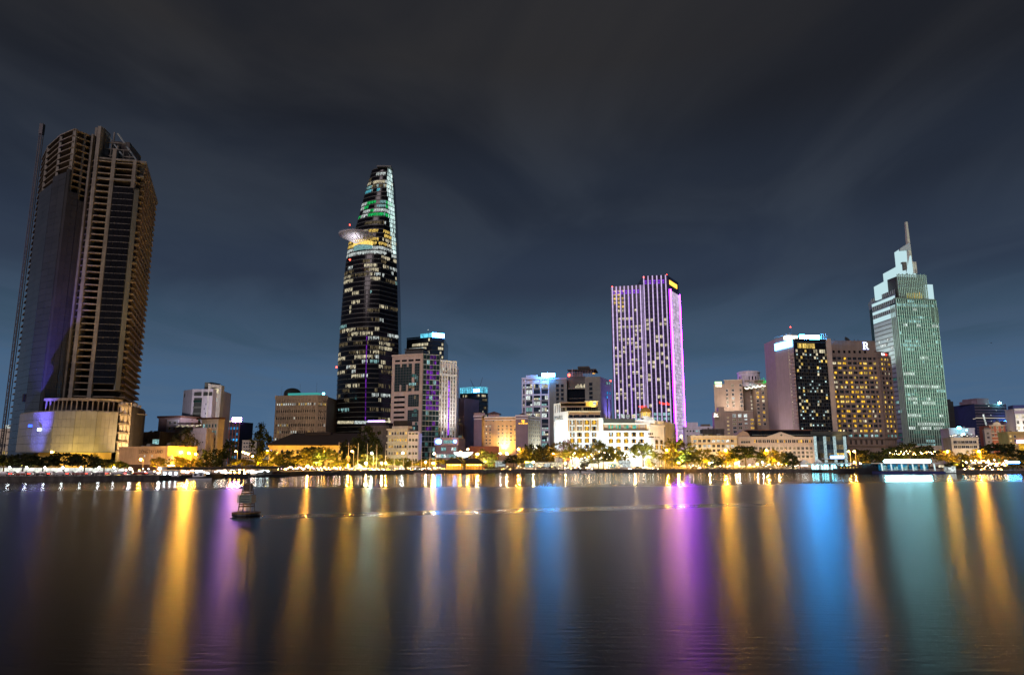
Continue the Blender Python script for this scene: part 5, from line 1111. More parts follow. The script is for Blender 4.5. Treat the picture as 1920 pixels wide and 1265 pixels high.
# ---------------------------------------------------------------- violet lit skyscraper
glow("led_violet", (.62, .47, .80), 1.15, .12, .15, .4); glow("led_violet_wall", (.74, .58, .84), .80, .25, .25, .5); glow("led_violet_edge", (.42, .020, 1.0), 42, .1, sampled=True); glow("led_violet_deep", (.25, .04, .8), 1.2, .4); glow("neon_red", (1.0, .05, .03), 2.6, .3)
def violet_tower():
    F1 = FC(1145, 607, 1204, 600, 545); F2 = FC(1205, 592, 1253, 588, 525); Fr = FC(1253, 588, 1272, 612, 530)
    z1 = F1.zt(1180, 537); z2 = F2.zt(1230, 518)
    t = thing("violet_lit_tower", "tall dark tower with glowing violet vertical light lines and a bright lilac right flank", "tower", (F2.A.x, 610, GZ))
    m = MB(); m.prism([tuple(F1.A)[:2], tuple(F1.B)[:2], (F1.B.x, 640), (F1.A.x + 12, 640)], GZ, z1, "violet_glass", "dark_roof"); m.prism([tuple(F2.A)[:2], tuple(F2.B)[:2], tuple(Fr.B)[:2], (Fr.B.x - 2, 640), (F2.A.x, 640)], GZ, z2, "violet_glass", "dark_roof"); m.build("curtain_wall", t)
    FH = 3.7; n1 = int((z1 - GZ - 8) / FH); n2 = int((z2 - GZ - 8) / FH)
    for F, z, n in ((F1, z1, n1), (F2, z2, n2)): rows(F, t, "storey_band", 0, F.len, [z - 8 - FH * k for k in range(n)], .55, .35, "dark_panel")
    b1, b2 = 7, 6
    for F, z, n, ph in ((F1, z1, 8, .3), (F2, z2, 6, .12)):
        me = box_me(.95, z - GZ - 4, .8, "led_violet", "light_line")
        for k in range(n): fpart("light_line", F, t, me, F.len * (k + ph) / (n - .15), GZ + 4.5, .3)
        r = random.Random(n); fl = n1 if F is F1 else n2
        w = F.len / (n - .15)
        for j in range(fl):
            y = j / fl
            for k in range(n - 1):
                s = F.len * (k + ph) / (n - .15) + .95 + w * .12
                if y < .24 and y > .185: mat = "lit_cool" if r.random() < .75 else None
                elif F is F2 and .165 < y < .185: mat = "lit_cool" if r.random() < .4 else None
                elif y > .78 and F is F2: mat = None
                elif F is F1 and y > .86: mat = "lit_warm" if k in (0, 1, 2) and r.random() < .8 else None
                elif y > .3: mat = "lit_pale" if r.random() < .40 else None
                else: mat = "lit_pale" if r.random() < .05 else None
                if mat: fpart("window", F, t, run_me(w * .62, 2.6, mat, r.choice((1, 2, 2))), s, GZ + 8 + FH * j + .4, .1)
        for k in range(n - 1):
            s = F.len * (k + ph) / (n - .15) + w * .35
            for q in range(2):
                mm = box_me(w * .17, 1.3, .2, "led_violet_deep", "crown_light"); fpart("crown_light", F, t, mm, s + q * w * .24, z - 6.6, .12)
                fpart("crown_light", F, t, mm, s + q * w * .24, z - 4.6, .12)
        m = MB(); m.fbox(F, 0, F.len, z - 3.0, z + .8, -.6, .3, "violet_glass"); m.build("parapet", t)
    # violet line where the halves meet and one inside the left half
    for F, s in ((F1, F1.len * .565), (F1, F1.len - .6)): m = MB(); m.fbox(F, s, s + .8, GZ + 20, z1 - 9, .31, .7, "led_violet_deep"); m.build("light_line", t)
    # flank: a wall of small LED tubes between floors
    nz = 46; tube_ = box_me(Fr.len / 7 - .5, (z2 - 12 - GZ - 6) / nz - .35, .35, "led_violet_wall", "led_panel")
    for k in range(6):
        for j in range(nz): fpart("led_panel", Fr, t, tube_, Fr.len * (k + .6) / 7 + .25, GZ + 6 + (z2 - 12 - GZ - 6) * j / nz, .3)
    for s in (2.1, Fr.len - 1.0): m = MB(); m.fbox(Fr, s, s + .8, GZ + 5, z2 - 11.5, .66, 1.2, "led_violet_edge"); m.build("light_line", t)
    m = MB(); m.fbox(Fr, -.1, 2.0, GZ, z2 - 4, .02, .3, "violet_glass"); m.fbox(Fr, 2.5, Fr.len * .8, z2 - 7, z2 - 3.4, .1, .5, "lit_amber_bright"); m.build("flank_sign", t)
    for px, py in ((1148, 538), (1207, 520), (1250, 516)): part("red_beacon", lamp_me(.6, "red_lamp"), t, P(px, py - .5, 590 if px > 1200 else 606))
    # red neon lettering low on the front, too small to read
    r = random.Random(9)
    for F, px0, px1, py in ((F1, 1198, 1214, 763), (F2, 1236, 1254, 758)):
        e = MB(); s = F.at(px0, py, ); s1 = F.at(px1, py)
        while s < s1: w = r.uniform(.5, 1.2); z = F.zt(px0, py) + r.uniform(-.8, .8); e.fbox(F, s, s + w, z, z + r.uniform(1, 2.4), .9, 1.1, "neon_red"); s += w + .35
        e.build("neon_lettering", t)
violet_tower()

# ---------------------------------------------------------------- low buildings right of it
F = FC(1285, 530, 1338, 526); zt = Z(1310, 801, 528); t = simple_block("grey_low_block", "low pale grey roofscape between the violet tower and the terraced hotel", "building", F, 24, zt, "lilac_white")
m = MB(); m.fbox(F, 2, F.len * .5, zt + .8, zt + 4, -12, -3, "lilac_white"); m.fbox(F, F.len * .62, F.len * .95, zt + .8, zt + 2.6, -12, -4, "concrete"); m.build("roof_house", t)
windows(F, t, lin(1, F.len - 1, 8), [zt - 3.4, zt - 7], 1.3, 1.5, "frame_white", chooser(3, {"dark_glass": 4, "lit_cool": 2, "lit_pale": 1}), 0)
F = FC(1320, 470, 1360, 468); zt = Z(1340, 806, 469); t = simple_block("dark_low_block", "dark low block with a lit room standing behind the yellow two storey building", "building", F, 16, zt, "concrete_dark")
windows(F, t, [2.2, F.len * .35], [zt - 4.6], 3.4, 2.4, "frame_dark", lambda i, j: "lit_dim")
F = FC(1296, 446, 1382, 443, 830); zt = F.zt(1340, 818.5); t = simple_block("yellow_two_storey_building", "long low yellowish building with rows of white lit square windows behind the riverside trees", "building", F, 18, zt, "cream_plaster")
r_ = chooser(13, {"lit_white": 3, "lit_dim": 3, "dark_glass": 2, "lit_pale": 1}); windows(F, t, lin(1, F.len - 1.5, 9), [F.zt(1340, 829), F.zt(1340, 838.5), F.zt(1340, 847)], 2.0, 1.9, "frame_pale", r_)
rows(F, t, "ledge", -.2, F.len + .2, [F.zt(1340, 832.2), F.zt(1340, 823)], .35, .6, "ochre_plaster")
for px in (1312, 1352): flood(tuple(F.pt(F.at(px, 840), 9, GZ + 4)), tuple(F.pt(F.at(px, 840), 0, 13)), 1500, (1, .74, .3), 130, .8, "warm floodlight before the %s half of the low yellow building" % ("left" if px < 1330 else "right"))
def bank_building():
    F = FC(1383, 446, 1524, 446, 830); zt = F.zt(1450, 820); w0 = F.at(1413, 830)
    t = thing("neoclassical_bank", "pale stone neoclassical bank with a pediment, pilasters and dark glazed attic", "building", tuple(F.pt(F.len / 2, -12, GZ)))
    m = MB(); m.prism([tuple(p)[:2] for p in quad_foot(F, 24)], GZ - .3, zt, "beige_stone", "dark_roof"); m.build("wall", t)
    m = MB(); m.fbox(F, -.3, F.len + .3, zt - .9, zt + .5, -.5, .9, "beige_stone"); m.fbox(F, 0, F.len, F.zt(1450, 833), F.zt(1450, 833) + .5, 0, .55, "beige_stone"); m.build("cornice", t)
    a, b = F.at(1438, 818), F.at(1490, 818); zp = F.zt(1463, 809.5); m = MB(); m.mesh([F.pt(a, .95, zt + .51), F.pt(b, .95, zt + .51), F.pt((a + b) / 2, .95, zp), F.pt(a, -3, zt + .51), F.pt(b, -3, zt + .51), F.pt((a + b) / 2, -3, zp)], [(0, 1, 2), (3, 0, 2, 5), (1, 4, 5, 2), (4, 3, 5), (3, 4, 1, 0)], "beige_stone"); m.build("pediment", t)
    m = MB(); c = F.pt((a + b) / 2, 1.0, zt + 1.6); m.mesh([F.pt((a + b) / 2 - .9, 1.06, zt + 1.5), F.pt((a + b) / 2, 1.06, zt + .8), F.pt((a + b) / 2 + .9, 1.06, zt + 1.5), F.pt((a + b) / 2, 1.06, zt + 2.3)], [(0, 1, 2, 3)], "dark_panel"); m.build("pediment_emblem", t)
    m = MB(); m.fbox(F, w0 - 1, F.len, zt + .51, F.zt(1450, 806.5), -18, -2.2, "black_glass"); m.fbox(F, w0 - 2, F.len + .5, F.zt(1450, 806.5), F.zt(1450, 805), -19, -1.4, "red_roof"); m.build("attic", t)
    rows(F, t, "attic_rail", w0, F.len, [zt + 1.7], .18, .2, "pale_panel", -2.1)
    # brick gable of the mansard at the left
    m = MB(); q = [F.pt(F.at(1380, 812), -1.5, zt + .6), F.pt(F.at(1408, 812), -1.5, zt + .6), F.pt(F.at(1404, 812), -1.5, zt + 3.2), F.pt(F.at(1395, 812), -1.5, zt + 4.6), F.pt(F.at(1387, 812), -1.5, zt + 3.0)]; q2 = [p + F.n * -9 for p in q]
    m.mesh(q + q2, [(0, 1, 2, 3, 4), (1, 6, 7, 2), (2, 7, 8, 3), (3, 8, 9, 4), (4, 9, 5, 0), (9, 8, 7, 6, 5)], "tan_plaster"); m.build("roof_gable", t)
    n = 14; W_ = F.len - w0
    for k in range(n + 1):
        m = MB(); s = w0 + W_ * k / n; m.fbox(F, s - .42, s + .42, GZ, F.zt(1450, 833) - .01, 0, .5, "beige_stone"); m.fbox(F, s - .3, s + .3, F.zt(1450, 833) + .51, zt - .91, 0, .35, "beige_stone"); m.build("pilaster", t)
    arch = MB(); pts = [(-.55, 0), (.55, 0), (.55, 1.3)] + [(.55 * math.cos(u), 1.3 + .55 * math.sin(u)) for u in (math.pi * k / 6 for k in range(1, 6))] + [(-.55, 1.3)]
    for mt in ("dark_glass", "lit_gold"):
        a_ = MB(); a_.poly([(x, -.02, z) for x, z in pts], mt)
        for (x0, z0), (x1, z1) in zip(pts, pts[1:] + pts[:1]): a_.mesh([(x0, -.2, z0), (x1, -.2, z1), (x1 * 1.25, -.2, .65 + (z1 - .65) * 1.2), (x0 * 1.25, -.2, .65 + (z0 - .65) * 1.2), (x0, -.01, z0), (x1, -.01, z1)], [(0, 1, 2, 3), (4, 5, 1, 0)], "beige_stone")
        CACHE["arch" + mt] = a_.data("arched_window")
    r = random.Random(14)
    for k in range(n):
        for q in (.32, .68): fpart("arched_window", F, t, CACHE["arch" + ("lit_gold" if r.random() < .25 else "dark_glass")], w0 + W_ * (k + q) / n, F.zt(1450, 829.5), .03)
        for py in (841.5, 849.5, 857): fpart("window", F, t, win_me(1.9, 2.0, "frame_pale", "lit_dim" if r.random() < .4 else "dark_glass", 2, None, False), w0 + W_ * (k + .5) / n, F.zt(1450, py + 1.5), .02)
    windows(F, t, lin(2, w0 - 2, 4), [F.zt(1395, 831), F.zt(1395, 841)], 1.6, 1.7, "frame_pale", chooser(4, {"dark_glass": 1}))
    for px in (1425, 1455, 1485, 1512): flood(tuple(F.pt(F.at(px, 840), 12, GZ + 3)), tuple(F.pt(F.at(px, 840), 0, 13)), 1500, (1, .80, .50), 130, .8, "warm floodlight before the bank, %s" % {1425: "at its left pilasters", 1455: "left of the pediment", 1485: "right of the pediment", 1512: "at its right end"}[px])
bank_building()

# ---------------------------------------------------------------- terraced beige hotel
glow("fairy_white", (1.0, .92, .75), 2.0, .3, .3); glow("sign_lime", (.55, 1.0, .35), 3.0, .2); glow("tree_green", (.02, .75, .12), 1.4, .4, .5); glow("neon_orange", (1.0, .45, .02), 2.6, .2); glow("led_teal", (.25, .80, .75), 1.0, .3)
def terraced_hotel():
    FL = FC(1340, 548, 1394, 540, 760); FG = FC(1394, 552, 1418, 550, 760); FR = FC(1418, 542, 1446, 541, 760); FW = FC(1446, 541, 1451, 556, 760); FF = FC(1340, 520, 1413, 514, 800)
    zL0 = FL.zt(1350, 720); zL = FL.zt(1380, 712.5); zR = FR.zt(1432, 714); zF = FF.zt(1390, 771); zG = FG.zt(1405, 726)
    t = thing("terraced_beige_hotel", "beige hotel of stepped blocks with roof garden lights and a round cream rooftop drum", "hotel", (X(1395, 545), 550, GZ))
    fp = lambda F, d: [tuple(p)[:2] for p in quad_foot(F, d)]
    m = MB(); m.prism(fp(FL, 26), GZ, zL0, "tan_plaster", "dark_roof"); s = FL.at(1358, 715); m.prism([tuple(FL.pt(s, 0, 0))[:2], tuple(FL.B)[:2], tuple(FL.pt(FL.len, -20, 0))[:2], tuple(FL.pt(s, -20, 0))[:2]], zL0 + .01, zL, "tan_plaster", "dark_roof"); m.build("left_wall", t)
    m = MB(); m.prism(fp(FG, 20), GZ, zG, "tan_plaster", "dark_roof"); m.build("recess_wall", t)
    m = MB(); m.prism([tuple(FR.A)[:2], tuple(FR.B)[:2], tuple(FW.B)[:2], (FR.A.x, 570)], GZ, zR, "tan_plaster", "dark_roof"); m.build("right_wall", t)
    m = MB(); m.prism(fp(FF, 22), GZ, zF, "tan_plaster", "dark_roof"); s = FF.at(1347, 770); e = FF.at(1358, 770); m.prism([tuple(FF.pt(s, 0, 0))[:2], tuple(FF.pt(e, 0, 0))[:2], tuple(FF.pt(e, -20, 0))[:2], tuple(FF.pt(s, -20, 0))[:2]], zF + .01, zF + 3.6, "tan_plaster", "dark_roof"); m.build("front_wall", t)
    m = MB(); m.fbox(FF, FF.at(1358, 770), FF.len + .3, zF, zF + .5, -.6, .4, "cream_plaster"); m.fbox(FL, FL.at(1357, 715), FL.len + .2, zL, zL + .5, -.6, .3, "cream_plaster"); m.build("parapet", t)
    def sq(F, pxs, pys, ref, w, h, ch, frame="frame_white"):
        windows(F, t, [F.at(px, 740) for px in pxs], [F.zt(ref, py) - h / 2 for py in pys], w, h, frame, ch, 1, False, deep=.15)
    ys = [722.5, 731.3, 739.2, 746.3, 753.4, 760.4]
    sq(FL, (1374.5, 1389.5), ys, 1380, 2.0, 2.0, chooser(22, {"dark_glass": 7, "lit_white": 2, "lit_dim": 2})); sq(FL, (1363.5,), ys[1:], 1380, 1.7, 1.9, chooser(2, {"lit_pale": 3, "dark_glass": 2}))
    ys2 = [729, 736.5, 744, 751.3, 758.4, 765.5, 772.8, 780, 787, 794.5]
    sq(FR, (1420.5, 1430.5), ys2, 1425, 2.0, 2.0, chooser(25, {"dark_glass": 6, "lit_gold": 3, "lit_pale": 1})); sq(FG, (1409,), ys2[:6], 1409, 1.8, 1.8, chooser(6, {"lit_pale": 3, "dark_glass": 1}))
    sq(FF, (1374.5, 1384.8, 1395.5), (779,), 1385, 2.6, 2.6, lambda i, j: "lit_white"); sq(FF, (1374.5, 1385), (787, 794.5, 802, 809), 1385, 2.7, 1.9, chooser(27, {"dark_glass": 4, "lit_dim": 3})); sq(FF, (1396,), (786, 793.5, 801), 1385, 2.2, 1.2, chooser(2, {"lit_dim": 1, "lit_white": 1}))
    sq(FF, (1407.5,), (787, 794, 802), 1385, 2.6, 1.7, lambda i, j: "lit_gold"); sq(FF, (1362.5,), (782.5, 790, 797.5, 805, 812), 1360, 1.6, .9, lambda i, j: "lit_warm")
    for px in (1367, 1369): pass
    # round drum on the roof
    c = P(1404, 712, 552); R = (1421 - 1381) / 2 * 552 / FPX; zb = zG; zd = Z(1404, 698, 552)
    m = MB(); m.lathe([(R, zb - c.z), (R, zd - c.z - 1.0), (R * 1.05, zd - c.z - .9), (R * 1.05, zd - c.z - .2), (R * .9, zd - c.z + .5), (R * .2, zd - c.z + 1.2)], "lilac_white", (c.x, c.y, c.z), 28); m.build("roof_drum", t, False)
    me = win_me(1.3, 3.2, "lilac_white", "dark_glass", 0, None, False, .2)
    for k in range(9):
        q = rad(200 + 140 * k / 8); p = Vector((c.x + (R + .02) * math.cos(q), c.y + (R + .02) * math.sin(q), zd - 7.0)); part("drum_window", me, t, p, q + rad(90))
    part("beacon", lamp_me(.35, "lit_white"), t, (c.x, c.y, zd + 1.6))
    m = MB(); m.box(c.x - R * 1.0, c.x - R * .35, c.y - R - .5, c.y - R + 3, zb, zb + 8.5, "lilac_white"); m.build("stair_box", t)
    # roof garden: strings of lamps hanging in swags, lime sign, lit green tree, white letters
    r = random.Random(3); m = MB(); s0, s1 = FG.at(1396, 728), FR.at(1436, 722)
    for k in range(36):
        q = k / 36; px = 1397 + 38 * q; py = 727 - 6 * q + 2.6 * abs(math.sin(q * 15)); p = P(px, py, 539); m.box(p.x - .4, p.x + .4, p.y - .3, p.y + .3, p.z - .3, p.z + .45, "fairy_white")
    for k in range(14): p = P(1402 + 18 * r.random(), 720 + 5 * r.random(), 540); m.box(p.x - .7, p.x + .7, p.y - .3, p.y + .3, p.z - .3, p.z + .45, "lit_white")
    m.build("string_lights", t)
    m = MB(); m.fbox(FR, -8, FR.len * .6, zR, zR + .6, .0, 1.8, "tan_plaster"); m.build("roof_deck", t)
    p = P(1432, 716, 541); m = MB()
    for k in range(60): a = p + Vector((r.gauss(0, 1.2), r.gauss(0, 1), r.gauss(0, 1.5))); m.poly([a, a + Vector((.6, .2, .3)), a + Vector((.3, -.3, .7))], "tree_green")
    m.build("lit_roof_tree", t)
    p = P(1446, 717, 545); m = MB()
    for k in range(50): a = p + Vector((r.gauss(0, 1.3), r.gauss(0, 1), r.gauss(0, 1.5))); m.poly([a, a + Vector((.7, .2, .3)), a + Vector((.3, -.3, .8))], "leaf_blue")
    m.build("roof_tree", t)
    m = MB()
    for k in range(5):
        for row in range(2): p = P(1341.5 + 2.6 * k + row, 717.5 + 5.5 * row, 546); m.box(p.x - .5, p.x + .4, p.y - .3, p.y, p.z - .9, p.z + .9, "sign_lime" if row == 0 else "fairy_white")
    m.build("roof_sign", t)
    m = MB()
    for k in range(14): p = P(1337.5 + 12 * r.random(), 775 + 6 * r.random(), 516); m.box(p.x - .45, p.x + .45, p.y - .3, p.y, p.z - .4, p.z + .5, "fairy_white")
    m.build("roof_lights", t)
    # teal light line down the right corner
    m = MB(); 
    for k in range(16): z = GZ + 20 + (zR - GZ - 30) * k / 16; m.fbox(FW, .3, 1.8, z, z + 1.6, .05, .3, "led_teal")
    m.build("corner_lights", t)
    flood(tuple(FL.pt(FL.len * .6, 14, zF + 1.2)), tuple(FL.pt(FL.len * .6, 0, zL - 12)), 5500, (1, .80, .62), 130, .9, "warm floodlight on the front roof of the terraced hotel")
surf("leaf_blue", (.02, .06, .10), .7)
terraced_hotel()
F = FC(1448, 582, 1464, 580, 760); zt = Z(1455, 727, 581); t = simple_block("orange_topped_slab", "thin slab tower with orange neon bands and stacked balconies beside the pinkish tower", "building", F, 20, zt, "cream_plaster")
for py in (728, 738): m = MB(); m.fbox(F, -.3, F.len + .6, F.zt(1455, py) - 1.2, F.zt(1455, py), 0, 1.2, "neon_orange"); m.build("neon_band", t)
m = MB(); m.fbox(F, 0, F.len, GZ + 10, F.zt(1455, 741), .01, .2, "concrete_dark"); m.build("recess", t)
for k in range(14):
    z = F.zt(1455, 744) - 3.5 * k; m = MB(); m.fbox(F, F.len * .25, F.len * .9, z - 1.3, z, .2, 1.6, "cream_plaster"); m.build("balcony", t)

# ---------------------------------------------------------------- tower with pinkish flank and checkered dark glass, blue roof sign
glow("sign_azure", (.04, .36, 1.0), 200, .2, .2, .5, sampled=True); glow("sign_pale_blue", (.13, .50, 1.0), 10, .05, sampled=True); glow("downlight", (.55, .75, .75), 1.0, .4)
def checker_tower():
    F1 = FC(1451.5, 492, 1487, 471, 640); F2 = FC(1490, 470, 1548, 474, 640); zt = F2.zt(1520, 638); z1 = F1.zt(1470, 631)
    t = thing("checkered_glass_tower", "tower with a pinkish flank under a long lit sign and a dark checkered glass front", "tower", (F2.A.x, 485, GZ))
    m = MB(); m.prism([tuple(F1.A)[:2], tuple(F1.B)[:2], (F1.B.x + 1, 505), (F1.A.x, 512)], GZ, z1, "pink_stone", "dark_roof"); m.build("flank_wall", t)
    m = MB(); m.prism([(F1.B.x + .02, 470.6), tuple(F2.A)[:2], tuple(F2.B)[:2], (F2.B.x, 505), (F1.B.x + .02, 505)], GZ, zt, "black_glass", "dark_roof"); m.build("curtain_wall", t)
    m = MB(); s = F2.len; m.fbox(F2, s, s + 3.6, GZ, zt + 1.5, -10, .8, "beige_stone"); m.build("right_pier", t)
    # strip of pink slabs with slots and a string of lamps on the flank
    s0 = F1.len * .78; n = 21; zb = F1.zt(1478, 800); ztop = F1.zt(1478, 662)
    me = box_me(F1.len - s0 - .25, (ztop - zb) / n - .5, 1.0, "pink_stone", "slab")
    for k in range(n): fpart("slab", F1, t, me, s0 + .3, zb + (ztop - zb) * k / n, .02); fpart("slot_lamp", F1, t, box_me(.7, 1.6, .2, "lit_pale"), s0 - .7, zb + (ztop - zb) * k / n + .8, .03)
    for a, b in ((zb - 3, ztop + 4),): m = MB(); m.fbox(F1, s0 - 1.4, s0 - 1.1, a, b, .02, .4, "beige_stone"); m.build("trim", t)
    zs = F1.zt(1470, 650); m = MB(); m.fbox(F1, F1.len * .05, F1.len * .97, z1 - 8.4, z1 - 3.6, .3, .7, "sign_pale_blue"); m.build("wall_sign", t)
    # checker: panes of 1.55 m in alternating storeys; a lamp glows at the foot of some, some are lit rooms
    fl = 25; zl = F2.zt(1520, 812); zh = F2.zt(1520, 655); fh = (zh - zl) / fl; nc = 14; w = F2.len / nc; r = random.Random(91)
    dk = [run_me(w - .12, fh - .3, "dark_glass", 1), run_me(w - .12, fh - .3, "black_glass", 1), run_me(w - .12, fh - .3, "teal_glass", 1)]; n = 0
    for j in range(fl):
        for k in range(nc):
            x = r.random(); s = w * k + .06; z = zl + fh * j + .15
            if (j + k) % 2 == 0 and x < .30: fpart("window", F2, t, run_me(w - .12, fh - .3, r.choices(["lit_pale", "lit_warm", "lit_dim"], [4, 2, 2])[0], 1), s, z, .1)
            elif (j + k) % 2 and x < .22: fpart("window", F2, t, dk[2], s, z, .1); fpart("foot_lamp", F2, t, box_me(w * .5, .9, .2, "downlight"), s + w * .22, z + .2, .3)
            elif (j + k) % 2 == 0: fpart("window", F2, t, dk[(j + 2 * k) % 2], s, z, .12)
    rows(F2, t, "storey_band", 0, F2.len, [zl + fh * j - .12 for j in range(fl + 1)], .22, .35, "dark_panel")
    runs(F2, t, .5, F2.len * .65, F2.zt(1520, 653), F2.zt(1520, 644), 1, 1.3, 3.6, {"lit_warm": 1}, 3, .97, mean=3, d=.1); runs(F2, t, F2.len * .5, F2.len - .5, zh - fh, zh, 1, 1.5, 2.6, {"lit_pale": 1}, 4, .9, mean=2, d=.4)
    # roof sign and fascia
    m = MB(); m.fbox(F2, 0, F2.len, zt, zt + .8, -2, .8, "blue_glass"); m.fbox(F2, -.5, F2.len, F2.zt(1520, 644) + .5, F2.zt(1520, 640), .05, .35, "blue_glass"); m.build("fascia", t)
    m = MB(); a, b = F2.at(1500, 634), F2.at(1536, 634); m.fbox(F2, a, (a + b) / 2 - .3, zt + 1.0, zt + 3.6, -.6, .5, "sign_azure"); m.fbox(F2, (a + b) / 2 + .1, b, zt + 1.0, zt + 3.6, -.6, .5, "sign_azure"); m.build("roof_sign", t)
    m = MB(); a, b = F2.at(1478, 634), F2.at(1498, 634); m.fbox(F2, a, b, zt + .9, zt + 3.4, -6, -1.5, "fairy_white"); m.build("roof_lounge", t)
    m = MB(); r = random.Random(5)
    for px in (1542, 1546, 1550): s = F2.at(px, 634); m.tube(F2.pt(s, -1, zt + .8), F2.pt(s, -1, zt + 4 + r.random() * 2), .35, .35, "pale_panel", 5); m.fbox(F2, s - 1, s + 1, zt + 2.5, zt + 3.1, -1.4, -.6, "pale_panel"); m.build("roof_frame", t); m = MB()
    m = MB(); p = F1.pt(F1.len * .72, -3, z1); m.tube(p, p + Vector((0, 0, 6)), .12, .12, "dark_steel", 5); m.build("mast", t); part("beacon", lamp_me(.45, "red_lamp"), t, p + Vector((0, 0, 6.3)))
    for k in range(14): p = F1.pt(F1.len * (k + .5) / 16, -.3, z1); m = MB(); m.tube(p, p + Vector((0, 0, 1.6)), .12, .12, "pale_panel", 4); m.build("roof_post", t)
    # podium: tall lit columns, entrance canopy sign, lobby
    zc = F2.zt(1520, 815); me = box_me(1.1, zc - GZ - 1, 1.6, "sign_column", "lit_column")
    for px in (1520, 1538, 1556, 1575): fpart("lit_column", F2, t, me, F2.at(px, 835) - .5, GZ, 4.5)
    m = MB(); m.fbox(F2, -1, F2.len + 9, zc, zc + 2.2, -8, 6.5, "dark_panel"); m.build("podium_roof", t)
    runs(F2, t, -1, F2.len + 8, GZ, zc, 4, 2.0, 3.2, {"lit_warm": 2, "lit_dim": 4, "blue_dots": 1, "dark_glass": 4}, 6, .95, mean=2, d=3.0); m = MB(); m.fbox(F2, -1, F2.len + 8, GZ, zc, -2, 2.95, "dark_panel"); m.build("podium_wall", t)
    m = MB(); a, b = F2.at(1543, 856), F2.at(1567, 856); z = F2.zt(1555, 859); m.fbox(F2, a, b, z, z + 1.7, 8, 8.6, "sign_pale_blue"); m.fbox(F2, a - 3, b + 3, z - .5, z - .02, 3, 8.6, "white_steel"); m.build("entrance_sign", t)
    flood(tuple(F1.pt(F1.len * .3, 18, 18)), tuple(F1.pt(F1.len * .5, 0, 50)), 5500, (1, .82, .80), 110, .9, "floodlight on a roof before the pinkish flank")
    flood(tuple(F2.pt(F2.len + 2, 10, GZ + 12)), tuple(F2.pt(F2.len + 1.8, 0, 40)), 4500, (1, .72, .35), 70, .9, "amber floodlight at the pier between checkered tower and brown hotel")
glow("sign_column", (.62, .84, .86), .75, .2, .35, .8)
checker_tower()

